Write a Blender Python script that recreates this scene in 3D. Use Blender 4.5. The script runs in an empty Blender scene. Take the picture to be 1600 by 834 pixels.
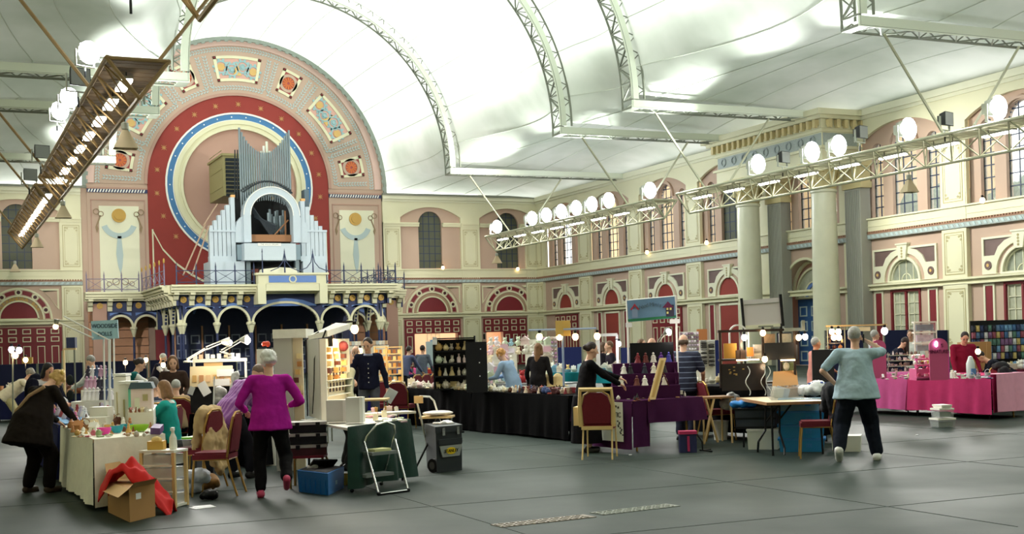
import bpy, bmesh, math, random
from mathutils import Vector, Matrix, geometry
from math import sin, cos, pi, radians, sqrt, atan2, hypot
random.seed(7)
S = bpy.context.scene
COL = S.collection
# ------------------------------------------------------------------ camera
FOC, YAW, ROLL, HORY, EYE = 1993.0, 0.4241, 0.028, 536.3, 1.65
FWD = Vector((sin(YAW), cos(YAW), 0)); RGT = Vector((cos(YAW), -sin(YAW), 0)); UP = Vector((0, 0, 1))
CXA = RGT*cos(ROLL) - UP*sin(ROLL); CYA = UP*cos(ROLL) + RGT*sin(ROLL)
cam_data = bpy.data.cameras.new('camera'); cam = bpy.data.objects.new('camera', cam_data); COL.objects.link(cam)
cam_data.sensor_width = 36; cam_data.lens = FOC/1600*36; cam_data.shift_y = (HORY-417)/1600
cam_data.clip_end = 500; cam_data.clip_start = .1
mw = Matrix.Identity(4)
for i, v in enumerate((CXA, CYA, -FWD)):
    for j in range(3): mw[j][i] = v[j]
mw[2][3] = EYE
cam.matrix_world = mw
S.camera = cam
# ------------------------------------------------------------------ world, lights, exposure
W = bpy.data.worlds.new('overcast_sky'); S.world = W; W.use_nodes = True
W.node_tree.nodes['Background'].inputs[0].default_value = (.97, 1, .96, 1)
W.node_tree.nodes['Background'].inputs[1].default_value = 3.0
S.view_settings.view_transform = 'Standard'; S.view_settings.look = 'None'
S.view_settings.exposure = 0.22; S.view_settings.gamma = 1; S.view_settings.use_curve_mapping = False
S.cycles.max_bounces = 7; S.cycles.diffuse_bounces = 5; S.cycles.transparent_max_bounces = 8
S.cycles.sample_clamp_indirect = 6; S.cycles.caustics_reflective = False; S.cycles.caustics_refractive = False

# ------------------------------------------------------------------ helpers
def ray(x, y): return FWD + CXA*((x-800)/FOC) + CYA*((HORY-y)/FOC)
CAM = Vector((0, 0, EYE))
def at_y(x, y, Y): return CAM + ray(x, y)*(Y/ray(x, y).y)            # a point on a plane across the hall
def at_x(x, y, X): return CAM + ray(x, y)*(X/ray(x, y).x)            # a point on a plane along the hall
def at_z(x, y, z=0): r = ray(x, y); return CAM + r*((z-EYE)/r.z)     # a point at a height
def at_d(x, y, d): return CAM + ray(x, y)*d                          # a point at a distance ahead
def spot(x, d):                                                      # floor point below column x at distance d
    p = at_d(x, HORY-.028*(x-800)+EYE*FOC/d, d); return Vector((p.x, p.y, 0))
def lin(c):
    return tuple(((v/255)/12.92 if v/255 <= .04045 else ((v/255+.055)/1.055)**2.4) for v in c) + (1,)
MATS = {}
def mat(name, rgb, rough=.6, metal=0, var=.0, scale=8, emit=0, bump=0, alpha=1, spec=.4):
    if name in MATS: return MATS[name]
    m = bpy.data.materials.new(name); m.use_nodes = True; MATS[name] = m
    nt = m.node_tree; b = nt.nodes['Principled BSDF']; L = nt.links
    c = lin(rgb)
    b.inputs['Base Color'].default_value = c; b.inputs['Roughness'].default_value = rough
    b.inputs['Metallic'].default_value = metal; b.inputs['Specular IOR Level'].default_value = spec
    if var or bump:
        tc = nt.nodes.new('ShaderNodeTexCoord'); n = nt.nodes.new('ShaderNodeTexNoise')
        n.inputs['Scale'].default_value = scale; n.inputs['Detail'].default_value = 5
        L.new(tc.outputs['Object'], n.inputs['Vector'])
        if var:
            mx = nt.nodes.new('ShaderNodeMix'); mx.data_type = 'RGBA'
            mx.inputs['A'].default_value = tuple(v*(1-var) for v in c[:3])+(1,)
            mx.inputs['B'].default_value = tuple(min(1, v*(1+var)) for v in c[:3])+(1,)
            L.new(n.outputs['Fac'], mx.inputs['Factor']); L.new(mx.outputs['Result'], b.inputs['Base Color'])
        if bump:
            bp = nt.nodes.new('ShaderNodeBump'); bp.inputs['Strength'].default_value = bump; bp.inputs['Distance'].default_value = .02
            L.new(n.outputs['Fac'], bp.inputs['Height']); L.new(bp.outputs['Normal'], b.inputs['Normal'])
    if emit:
        b.inputs['Emission Color'].default_value = c; b.inputs['Emission Strength'].default_value = emit
    if alpha < 1: b.inputs['Alpha'].default_value = alpha
    return m
def stripes(name, a, b_, period, axis=2, rough=.7, duty=.5):
    if name in MATS: return MATS[name]
    m = mat(name, a, rough); nt = m.node_tree; b = nt.nodes['Principled BSDF']; L = nt.links
    tc = nt.nodes.new('ShaderNodeTexCoord'); sx = nt.nodes.new('ShaderNodeSeparateXYZ'); L.new(tc.outputs['Object'], sx.inputs[0])
    mu = nt.nodes.new('ShaderNodeMath'); mu.operation = 'MULTIPLY'; mu.inputs[1].default_value = 1/period; L.new(sx.outputs[axis], mu.inputs[0])
    fr = nt.nodes.new('ShaderNodeMath'); fr.operation = 'FRACT'; L.new(mu.outputs[0], fr.inputs[0])
    gt = nt.nodes.new('ShaderNodeMath'); gt.operation = 'GREATER_THAN'; gt.inputs[1].default_value = duty; L.new(fr.outputs[0], gt.inputs[0])
    mx = nt.nodes.new('ShaderNodeMix'); mx.data_type = 'RGBA'; mx.inputs['A'].default_value = lin(a); mx.inputs['B'].default_value = lin(b_)
    L.new(gt.outputs[0], mx.inputs['Factor']); L.new(mx.outputs['Result'], b.inputs['Base Color'])
    return m
def glassy(name, tint, opacity, rough=.05):
    if name in MATS: return MATS[name]
    m = bpy.data.materials.new(name); m.use_nodes = True; MATS[name] = m; nt = m.node_tree; nt.nodes.clear()
    o = nt.nodes.new('ShaderNodeOutputMaterial'); t = nt.nodes.new('ShaderNodeBsdfTransparent'); p = nt.nodes.new('ShaderNodeBsdfPrincipled')
    p.inputs['Base Color'].default_value = lin(tint); p.inputs['Roughness'].default_value = rough
    x = nt.nodes.new('ShaderNodeMixShader'); x.inputs[0].default_value = opacity
    nt.links.new(t.outputs[0], x.inputs[1]); nt.links.new(p.outputs[0], x.inputs[2]); nt.links.new(x.outputs[0], o.inputs[0])
    return m

class MB:
    """collects simple solids and links them as one mesh object"""
    def __init__(s): s.v = []; s.f = []; s.M = None
    def add(s, vs, fs):
        n = len(s.v); s.v += [tuple(p) for p in vs]; s.f += [tuple(i+n for i in f) for f in fs]; return s
    def box(s, c, d, rz=0, rx=0, ry=0):
        x, y, z = (q/2 for q in d); P = [Vector((i, j, k)) for i in (-x, x) for j in (-y, y) for k in (-z, z)]
        if rz or rx or ry:
            R = Matrix.Rotation(rz, 3, 'Z') @ Matrix.Rotation(rx, 3, 'X') @ Matrix.Rotation(ry, 3, 'Y'); P = [R @ p for p in P]
        c = Vector(c); return s.add([p+c for p in P], [(0, 1, 3, 2), (4, 6, 7, 5), (0, 4, 5, 1), (2, 3, 7, 6), (0, 2, 6, 4), (1, 5, 7, 3)])
    def box2(s, a, b):
        return s.box([(p+q)/2 for p, q in zip(a, b)], [abs(q-p) for p, q in zip(a, b)])
    def rod(s, p, q, r=.02, r2=None, n=6, caps=True):
        p = Vector(p); q = Vector(q); d = q-p
        if d.length < 1e-6: return s
        d.normalize(); a = d.orthogonal().normalized(); b = d.cross(a); r2 = r if r2 is None else r2; vs = []
        for c, k in ((p, r), (q, r2)):
            for i in range(n):
                t = 2*pi*i/n; vs.append(c+(a*cos(t)+b*sin(t))*k)
        fs = [(i, (i+1) % n, n+(i+1) % n, n+i) for i in range(n)]
        if caps: fs += [tuple(range(n-1, -1, -1)), tuple(range(n, 2*n))]
        return s.add(vs, fs)
    def path(s, pts, r=.02, n=6):
        pts = [Vector(p) for p in pts]; N = len(pts); vs = []; up = None
        for i, p in enumerate(pts):
            d = (pts[min(i+1, N-1)]-pts[max(i-1, 0)]).normalized()
            a = d.orthogonal().normalized() if up is None else (up-d*up.dot(d)).normalized()
            up = a; b = d.cross(a); k = r[i] if isinstance(r, (list, tuple)) else r
            vs += [p+(a*cos(2*pi*j/n)+b*sin(2*pi*j/n))*k for j in range(n)]
        fs = [(i*n+j, i*n+(j+1) % n, (i+1)*n+(j+1) % n, (i+1)*n+j) for i in range(N-1) for j in range(n)]
        fs += [tuple(range(n-1, -1, -1)), tuple(range((N-1)*n, N*n))]
        return s.add(vs, fs)
    def lathe(s, prof, c=(0, 0, 0), n=12):
        c = Vector(c); vs = []
        for r, z in prof: vs += [c+Vector((r*cos(2*pi*j/n), r*sin(2*pi*j/n), z)) for j in range(n)]
        N = len(prof); fs = [(i*n+j, i*n+(j+1) % n, (i+1)*n+(j+1) % n, (i+1)*n+j) for i in range(N-1) for j in range(n)]
        if prof[0][0] > 1e-4: fs.append(tuple(range(n-1, -1, -1)))
        if prof[-1][0] > 1e-4: fs.append(tuple(range((N-1)*n, N*n)))
        return s.add(vs, fs)
    def ell(s, c, r, n=10, m=7, R=None):
        c = Vector(c); vs = []
        for i in range(m+1):
            t = pi*i/m
            for j in range(n):
                q = Vector((r[0]*sin(t)*cos(2*pi*j/n), r[1]*sin(t)*sin(2*pi*j/n), r[2]*cos(t)))
                vs.append(c+(R @ q if R else q))
        fs = [(i*n+j, (i+1)*n+j, (i+1)*n+(j+1) % n, i*n+(j+1) % n) for i in range(m) for j in range(n)]
        return s.add(vs, fs)
    def cap(s, p, q, r, r2=None, n=10):                   # a tapered limb with round ends
        p = Vector(p); q = Vector(q); r2 = r if r2 is None else r2; d = q-p; l = d.length
        if l < 1e-5: return s.ell(p, (r, r, r))
        d /= l; a = d.orthogonal().normalized(); b = d.cross(a); rings = []
        for k in range(1, 4): t = pi/2*k/4; rings.append((p-d*r*cos(t), r*sin(t)))
        rings += [(p, r), (p.lerp(q, .5), (r+r2)/2), (q, r2)]
        for k in range(3, 0, -1): t = pi/2*k/4; rings.append((q+d*r2*cos(t), r2*sin(t)))
        vs = [c+(a*cos(2*pi*j/n)+b*sin(2*pi*j/n))*k for c, k in rings for j in range(n)]; N = len(rings)
        fs = [(i*n+j, i*n+(j+1) % n, (i+1)*n+(j+1) % n, (i+1)*n+j) for i in range(N-1) for j in range(n)]
        fs += [tuple(range(n-1, -1, -1)), tuple(range((N-1)*n, N*n))]
        return s.add(vs, fs)
    def prism(s, poly, h0, h1, fr=None):                   # polygon (u,v) extruded along w from h0 to h1
        fr = fr or (lambda u, v, w: (u, v, w)); n = len(poly)
        vs = [fr(u, v, h0) for u, v in poly]+[fr(u, v, h1) for u, v in poly]
        fs = [(i, (i+1) % n, n+(i+1) % n, n+i) for i in range(n)]
        for t in geometry.tessellate_polygon([[Vector((u, v, 0)) for u, v in poly]]):
            fs += [tuple(t), tuple(n+i for i in t)]
        return s.add(vs, fs)
    def plate(s, outer, holes, h0, h1, fr):                # wall plate with holes and reveals
        loops = [outer]+holes; flat = [p for l in loops for p in l]; n = len(flat)
        vs = [fr(u, v, h0) for u, v in flat]+[fr(u, v, h1) for u, v in flat]; fs = []
        for t in geometry.tessellate_polygon([[Vector((u, v, 0)) for u, v in l] for l in loops]): fs += [tuple(t), tuple(n+i for i in t)]
        o = 0
        for l in loops:
            k = len(l); fs += [(o+i, o+(i+1) % k, n+o+(i+1) % k, n+o+i) for i in range(k)]; o += k
        return s.add(vs, fs)
    def ring(s, c, r0, r1, a0, a1, h0, h1, fr, n=24):      # arch band
        pts = [(c[0]+r1*cos(a0+(a1-a0)*i/n), c[1]+r1*sin(a0+(a1-a0)*i/n)) for i in range(n+1)]
        pin = [(c[0]+r0*cos(a0+(a1-a0)*i/n), c[1]+r0*sin(a0+(a1-a0)*i/n)) for i in range(n+1)]
        vs = []
        for h in (h0, h1): vs += [fr(u, v, h) for u, v in pts]+[fr(u, v, h) for u, v in pin]
        m = n+1; fs = []
        for i in range(n):
            fs += [(i, i+1, m+i+1, m+i), (2*m+i, 2*m+i+1, 3*m+i+1, 3*m+i), (i, i+1, 2*m+i+1, 2*m+i), (m+i, m+i+1, 3*m+i+1, 3*m+i)]
        fs += [(0, m, 3*m, 2*m), (n, m+n, 3*m+n, 2*m+n)]
        return s.add(vs, fs)
    def frame(s, u0, u1, v0, v1, t, h0, h1, fr):           # rectangular moulding
        return s.plate([(u0, v0), (u1, v0), (u1, v1), (u0, v1)], [[(u0+t, v0+t), (u1-t, v0+t), (u1-t, v1-t), (u0+t, v1-t)]], h0, h1, fr)
    def rect(s, u0, u1, v0, v1, h0, h1, fr): return s.prism([(u0, v0), (u1, v0), (u1, v1), (u0, v1)], h0, h1, fr)
    def mesh(s, name, smooth=False):
        me = bpy.data.meshes.new(name); me.from_pydata(s.v, [], s.f)
        if len(s.f) < 30000:
            bm = bmesh.new(); bm.from_mesh(me)
            if smooth: bmesh.ops.remove_doubles(bm, verts=bm.verts, dist=1e-5)
            bmesh.ops.recalc_face_normals(bm, faces=bm.faces); bm.to_mesh(me); bm.free()
        if smooth:
            for p in me.polygons: p.use_smooth = True
            me.set_sharp_from_angle(angle=radians(50))
        return me
    def build(s, name, m, parent=None, smooth=False): return link(name, s.mesh(name, smooth), m, parent)
def link(name, me, m, parent=None):
    if m is not None and not me.materials: me.materials.append(m)
    o = bpy.data.objects.new(name, me); COL.objects.link(o)
    if parent is not None: o.parent = parent
    return o
def tag(o, label, cat, group=None, kind=None):
    o['label'] = label; o['category'] = cat
    if group: o['group'] = group
    if kind: o['kind'] = kind
    return o
def struct(o): o['kind'] = 'structure'; return o
def root(name, label, cat, loc=(0, 0, 0), rz=0, group=None, kind=None):
    o = bpy.data.objects.new(name, None); COL.objects.link(o); o.location = loc; o.rotation_euler = (0, 0, rz)
    o.empty_display_size = .1
    return tag(o, label, cat, group, kind)
def dup(o, loc=None, rz=None, label=None, scale=None):
    def rec(a, par):
        c = a.copy(); COL.objects.link(c); c.parent = par
        if par is not None: c.matrix_parent_inverse = a.matrix_parent_inverse
        for k in a.children: rec(k, c)
        return c
    r = rec(o, None)
    if loc is not None: r.location = loc
    if rz is not None: r.rotation_euler = (0, 0, rz)
    if label: r['label'] = label
    if scale: r.scale = scale if hasattr(scale, '__len__') else (scale,)*3
    return r
def part(name, me, m, parent, loc=(0, 0, 0), rot=(0, 0, 0)):
    o = link(name, me, m, parent); o.location = loc; o.rotation_euler = rot; return o
def text(body, size, m, parent, loc, rot, name='lettering', ext=.003, align='CENTER', sx=1):
    cu = bpy.data.curves.new(name, 'FONT'); cu.body = body; cu.size = size; cu.extrude = ext; cu.align_x = align; cu.align_y = 'CENTER'
    cu.materials.append(m); o = bpy.data.objects.new(name, cu); COL.objects.link(o)
    if parent is not None: o.parent = parent
    me = bpy.data.meshes.new_from_object(o); bpy.data.objects.remove(o); me.name = name; o = bpy.data.objects.new(name, me); COL.objects.link(o); o['kind'] = 'stuff'
    if parent is not None: o.parent = parent
    o.location = loc; o.rotation_euler = rot; o.scale = (sx, 1, 1); return o
FACE = -YAW                                               # rz for which local +Y points away from the camera
def facing(deg): return -YAW-radians(deg)                 # 0 away from camera, 90 to picture right, 180 to camera
# ------------------------------------------------------------------ the hall: materials
XR, YE, XL, YB = 43.19, 90.22, -3.3, -10.0
ZS, ZF, ZT = 4.0, 6.56, 12.7
M_pink = mat('pink plaster', (192, 166, 149), .75, var=.06, scale=.6)
M_pinkd = mat('dusky pink plaster', (182, 146, 132), .75, var=.06, scale=.6)
M_cream = mat('cream paint', (222, 219, 188), .6, var=.05, scale=.8)
M_ivory = mat('ivory panel paint', (226, 225, 200), .6, var=.05, scale=.7)
M_line = mat('olive line paint', (176, 165, 120), .7)
M_crim = mat('crimson paint', (122, 34, 44), .55, var=.08, scale=2)
M_red = mat('venetian red plaster', (146, 54, 48), .7, var=.1, scale=1)
M_brick = mat('brick red tympanum paint', (146, 58, 50), .7, var=.06)
M_plum = mat('plum marbled panel', (112, 91, 88), .5, var=.25, scale=2)
M_blueb = mat('blue band paint', (70, 122, 174), .6, var=.08, scale=2)
M_pale = mat('pale blue paint', (178, 196, 198), .6)
M_white = mat('white paint', (240, 240, 235), .5)
M_gold = mat('gilt', (190, 152, 76), .5, metal=.2)
M_tan = mat('buff relief plaster', (206, 190, 142), .7)
M_fz = mat('grey blue frieze paint', (164, 174, 172), .6, var=.3, scale=14)
M_rust = mat('rust dentil paint', (160, 122, 100), .7)
M_bar = mat('dark blue iron', (38, 50, 78), .5)
M_navy = mat('navy paint', (48, 58, 98), .5, var=.05)
M_royal = mat('royal blue paint', (104, 136, 200), .55, var=.05)
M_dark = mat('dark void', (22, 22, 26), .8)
M_dpane = mat('dim window glass', (90, 94, 80), .5, var=.25, scale=.8, spec=.15)
M_marble = mat('cream marble', (226, 225, 200), .3, var=.12, scale=1.2)
M_reed = mat('grey green reeding', (166, 166, 156), .6)
M_steel = mat('white painted steel', (232, 238, 222), .5)
M_lat = mat('grey steel lattice', (128, 132, 120), .5)
PANE = glassy('clear glazing', (225, 235, 230), .18)
M_fp = mat('curtained door glass', (178, 180, 160), .2, var=.45, scale=3)
def frE(u, v, w): return (u, YE-w, v)
def frR(u, v, w): return (XR-w, u, v)
def arcpts(c, r, a0, a1, n): return [(c[0]+r*cos(a0+(a1-a0)*i/n), c[1]+r*sin(a0+(a1-a0)*i/n)) for i in range(n+1)]
def archpoly(c, hw, z0, zs, n=12, rise=None):              # round or segmental headed opening
    rise = hw if rise is None else rise; R = (hw*hw+rise*rise)/(2*rise); zc = zs+rise-R; a = math.asin(min(1, hw/R))
    if rise >= hw: a = pi/2; R = hw; zc = zs
    return [(c-hw, z0), (c+hw, z0)]+[(c+R*sin(a-2*a*i/n), zc+R*cos(a-2*a*i/n)) for i in range(n+1)]
# floor ------------------------------------------------------------
M_floor = mat('dark grey green floor', (46, 58, 53), .65, var=.22, scale=.9, bump=.05, spec=.18)
nt = M_floor.node_tree; pb = nt.nodes['Principled BSDF']
def floor_detail():
    L = nt.links; old = pb.inputs['Base Color'].links[0].from_socket
    tc = nt.nodes.new('ShaderNodeTexCoord'); n2 = nt.nodes.new('ShaderNodeTexNoise'); n2.inputs['Scale'].default_value = 60; n2.inputs['Detail'].default_value = 3
    L.new(tc.outputs['Object'], n2.inputs['Vector'])
    mx = nt.nodes.new('ShaderNodeMix'); mx.data_type = 'RGBA'; mx.blend_type = 'MULTIPLY'; mx.inputs['Factor'].default_value = .35
    L.new(old, mx.inputs['A']); L.new(n2.outputs['Color'], mx.inputs['B']); L.new(mx.outputs['Result'], pb.inputs['Base Color'])
    n3 = nt.nodes.new('ShaderNodeTexNoise'); n3.inputs['Scale'].default_value = .5; n3.inputs['Detail'].default_value = 6
    L.new(tc.outputs['Object'], n3.inputs['Vector'])
    mr = nt.nodes.new('ShaderNodeMapRange'); mr.inputs['To Min'].default_value = .42; mr.inputs['To Max'].default_value = .75
    L.new(n3.outputs['Fac'], mr.inputs['Value']); L.new(mr.outputs[0], pb.inputs['Roughness'])
floor_detail()
floor = struct(MB().box2((XL-.5, YB-.5, -.3), (XR+.5, YE+.6, 0)).build('floor', M_floor))
# slightly proud floor boards with open joints near the camera, and two cast gratings
M_seam = mat('black floor joint', (58, 68, 64), .8)
sm = MB()
for x in (4.6, 8.2, 11.8, 15.4): sm.box2((x-.006, 8, 0), (x+.006, 40, .003))
for y in (9.6, 12.3, 15.2, 18.6): sm.box2((-1, y-.006, 0), (24, y+.006, .0028))
sm.build('floor_joint', M_seam, floor)
M_grate = mat('worn iron grating', (128, 132, 122), .5, metal=.4, var=.5, scale=30)
M_grateb = mat('rust iron grating', (120, 108, 92), .5, metal=.3, var=.5, scale=30)
for (p, q, mm) in (((775, 822), (922, 806), M_grateb), ((932, 803), (1052, 789), M_grate)):
    a = at_z(*p); b = at_z(*q); d = (b-a); l = d.length; an = atan2(d.y, d.x); g = MB().box((0, 0, .003), (l, .22, .006))
    for i in range(int(l/.06)):
        for j in range(3): g.box((-l/2+.03+i*.06, -.07+j*.07, .008), (.02, .045, .006), rz=.5 if (i+j) % 2 else -.5)
    o = g.build('floor_grating', mm, floor); o.location = (a+b)/2; o.rotation_euler = (0, 0, an)
# hidden sides of the room ------------------------------------------
struct(MB().box2((XL-.4, YB, 0), (XL, YE+.4, 13.5)).build('wall_left', M_cream))
struct(MB().box2((XL-.4, YB-.4, 0), (XR+.4, YB, 24.5)).build('wall_back', M_cream))
# END WALL -----------------------------------------------------------
CX0, CZ0 = 19.95, 13.1
bays_e = [(5.05, 2.65), (34.2, 2.42), (40.6, 2.42)]       # centre, half width of each window bay
PIL_E = [(8.43, .68), (1.65, .7), (31.1, .68), (37.38, .73), (42.6, .55)]
holes = []
for c, hw in bays_e:
    holes.append(archpoly(c, .93, 7.49, 10.85, 14))
holes.append([(32.75, .02), (36.2, .02), (36.2, 2.85), (32.75, 2.85)])
holes.append([(38.6, .02), (40.0, .02), (40.0, 2.85), (38.6, 2.85)])
wall_end = struct(MB().plate([(XL-.4, 0), (XR+.4, 0), (XR+.4, 13.0), (30.6, 13.0)]+arcpts((CX0, CZ0), 10.7, 0, pi, 48)+[(9.3, 13.0), (XL-.4, 13.0)], holes, -.45, 0, frE).build('wall_end', M_pink))
def P(mb, name, m, par, **k): return mb.build(name, m, par, **k)
def inset_panel(par, u, v0, v1, hw, n, fr):                # painted line panel with scrolled corners on a pilaster
    mb = MB().frame(u-hw, u+hw, v0, v1, .035, n, n+.015, fr)
    mb.frame(u-hw+.12, u+hw-.12, v0+.12, v1-.12, .02, n, n+.01, fr)
    for sx in (-1, 1):
        for z, sz in ((v0, 1), (v1, -1)):
            for k in range(3):
                c = (u+sx*(hw-.2-.11*(k % 2)), z+sz*(.2+.12*(k//2)+.02*k))
                mb.ring(c, .03, .055, 0, 2*pi, n, n+.012, fr, 8)
    P(mb, 'inset_panel', M_line, par)
def pilaster(par, u, hw, fr, zt=ZT):
    mb = MB().rect(u-hw, u+hw, 0, ZS-.2, 0, .22, fr).rect(u-hw-.05, u+hw+.05, 0, .5, 0, .3, fr)
    mb.rect(u-hw, u+hw, ZS+.1, 6.35, 0, .22, fr).rect(u-hw, u+hw, 6.6, 10.65, 0, .22, fr)
    p = P(mb, 'pilaster', M_cream, par)
    for v0, v1 in ((.9, 3.6), (4.25, 6.2), (7.6, 10.4)): inset_panel(p, u, v0, v1, hw*.8, .22, fr)
    return p
def bands(par, u0, u1, fr, tops=True):                     # string course, frieze, sill band
    mb = MB()
    mb.rect(u0, u1, 3.82, 4.02, 0, .16, fr).rect(u0, u1, 4.0, 4.1, 0, .3, fr).rect(u0, u1, 3.78, 3.84, 0, .22, fr)
    P(mb, 'string_course', M_cream, par)
    P(MB().rect(u0, u1, 6.38, 6.62, 0, .24, fr), 'frieze', M_fz, par)
    mb = MB(); k = 0; x = u0+.1
    while x < u1-.15:                                      # running wave pieces along the frieze
        mb.prism([(x, 6.42), (x+.16, 6.42), (x+.26, 6.58), (x+.1, 6.58)], .24, .265, fr); x += .34
    o = P(mb, 'frieze_wave', M_pale, par); o['kind'] = 'stuff'
    mb = MB().rect(u0, u1, 6.62, 6.68, 0, .26, fr); x = u0
    while x < u1: mb.rect(x, min(x+.09, u1), 6.68, 6.76, 0, .28, fr); x += .17
    P(mb, 'dentil_course', M_rust, par)['kind'] = 'stuff'
    mb = MB().rect(u0, u1, 6.76, 7.38, 0, .2, fr).rect(u0, u1, 6.98, 7.02, .2, .225, fr).rect(u0, u1, 7.34, 7.42, 0, .3, fr)
    P(mb, 'sill_band', M_cream, par)
for u0, u1 in ((-3.3, 9.1), (30.42, XR)): bands(wall_end, u0, u1, frE)
for u, hw in PIL_E: pilaster(wall_end, u, hw, frE)
# cream upper wall with segmental headed pink recesses
for u0, u1, sel in ((-3.3, 9.1, bays_e[:1]), (30.42, XR, bays_e[1:])):
    P(MB().plate([(u0, 7.4), (u1, 7.4), (u1, 13.0), (u0, 13.0)], [archpoly(c, hw, 7.42, 11.3, 14, .78) for c, hw in sel], 0, .2, frE), 'upper_wall', M_cream, wall_end)
    mb = MB().rect(u0, u1, 12.62, 12.9, 0, .35, frE).rect(u0, u1, 12.45, 12.62, 0, .25, frE); P(mb, 'wall_cornice', M_ivory, wall_end)
def imposts(u0, u1, c=None):
    mb = MB()
    for a, b in ((u0, c-.95), (c+.95, u1)) if c else ((u0, u1),):
        mb.rect(a, b, 10.6, 10.78, 0, .27, frE).rect(a, b, 10.78, 10.9, 0, .34, frE)
    P(mb, 'impost_moulding', M_cream, wall_end)
for c, hw in bays_e: imposts(c-hw, c+hw, c)
for u, hw in PIL_E: imposts(u-hw, u+hw)
WN = [0]
BARMESH = {}
def grid_window(fr, c, hw, z0, zs, cols, rows, depth, pane_m, bar_m, arch=True, name=None, each=True):
    """arched window: iron bars and a separate pane in every light"""
    WN[0] += 1; win = struct(MB().plate(archpoly(c, hw+.06, z0-.04, zs, 14) if arch else [(c-hw-.06, z0-.04), (c+hw+.06, z0-.04), (c+hw+.06, zs+.06), (c-hw-.06, zs+.06)],
        [archpoly(c, hw, z0, zs, 14) if arch else [(c-hw, z0), (c+hw, z0), (c+hw, zs), (c-hw, zs)]], depth-.08, depth+.04, fr).build('window_%d' % WN[0], bar_m))
    mb = MB(); w = 2*hw/cols; h = (zs-z0)/rows; top = lambda u: zs+(sqrt(max(0, hw*hw-(u-c)**2)) if arch else 0)
    for i in range(1, cols): u = c-hw+i*w; mb.rect(u-.025, u+.025, z0, top(u), depth-.02, depth+.02, fr)
    for j in range(1, rows+(2 if arch else 0)):
        z = z0+j*h; e = hw if z <= zs else sqrt(max(.01, hw*hw-(z-zs)**2)); mb.rect(c-e, c+e, z-.025, z+.025, depth-.022, depth+.022, fr)
    mb.build('glazing_bar', bar_m, win)
    me = None
    for i in range(cols):
        for j in range(rows if each else 1):
            u = c-hw+i*w; z = z0+j*h; hh = h if each else zs-z0
            if me is None: me = MB().rect(0, w, 0, hh, depth-.008, depth, lambda a, b, q: Vector(fr(a, b, q))-Vector(fr(0, 0, 0))).mesh('pane')
            o = link('pane', me, pane_m, win); o.location = fr(u, z, 0)
    if arch:
        MB().prism([(c+hw*cos(pi*i/14), zs+hw*sin(pi*i/14)) for i in range(15)], depth-.008, depth, fr).build('arched_pane', pane_m, win)
    return win
for c, hw in bays_e: grid_window(frE, c, .93, 7.49, 10.85, 4, 6, -.25, M_dpane, M_bar)
# ground arcade on the end wall
def end_arch(c, hw):
    a = P(MB().ring((c, 4.13), 1.98, 2.1, 0, pi, 0, .1, frE).ring((c, 4.13), 1.5, 1.6, 0, pi, 0, .1, frE).ring((c, 4.13), 1.16, 1.26, 0, pi, 0, .12, frE).rect(c-1.26, c+1.26, 4.1, 4.2, 0, .12, frE), 'arch_moulding', M_cream, wall_end)
    P(MB().ring((c, 4.13), 1.6, 1.98, 0, pi, 0, .04, frE), 'arch_band', M_pink, wall_end)
    blk = MB(); rd = MB()
    for a0, a1 in ((2, 12), (28, 47), (63, 82), (98, 117), (133, 152), (168, 178)):
        a0, a1 = radians(a0), radians(a1)
        P(MB().ring((c, 4.13), 1.66, 1.92, a0, a1, .04, .07, frE, 5), 'arch_block', M_crim, a)
    for t in (20, 55, 90, 125, 160):
        t = radians(t); q = (c+1.79*cos(t), 4.13+1.79*sin(t))
        P(MB().ring(q, .13, .21, 0, 2*pi, .04, .1, frE, 12), 'roundel', M_cream, a)
        P(MB().ring(q, .0, .12, 0, 2*pi, .04, .06, frE, 10), 'roundel_boss', mat('deep maroon paint', (64, 18, 26), .5), a)
    P(MB().ring((c, 4.13), 1.26, 1.5, 0, pi, 0, .03, frE), 'inner_band', mat('dull buff band', (166, 140, 116), .7), wall_end)
    P(MB().prism(arcpts((c, 4.2), 1.12, 0, pi, 20), 0, .05, frE), 'lunette', M_crim, wall_end)
    for sx in (-1, 1):
        x = c+sx*(hw-.12)
        out = [(x, 6.15), (x-sx*1.25, 6.15), (x-sx*.95, 5.95), (x-sx*.55, 5.55), (x-sx*.2, 5.0), (x, 4.75)]
        cx = sum(p[0] for p in out)/6; cz = sum(p[1] for p in out)/6
        P(MB().plate(out, [[(cx+(p[0]-cx)*.78, cz+(p[1]-cz)*.78) for p in out]], 0, .06, frE), 'spandrel_frame', M_cream, wall_end)
    return a
for c, hw in bays_e: end_arch(c, hw)
DN = [0]
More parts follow.
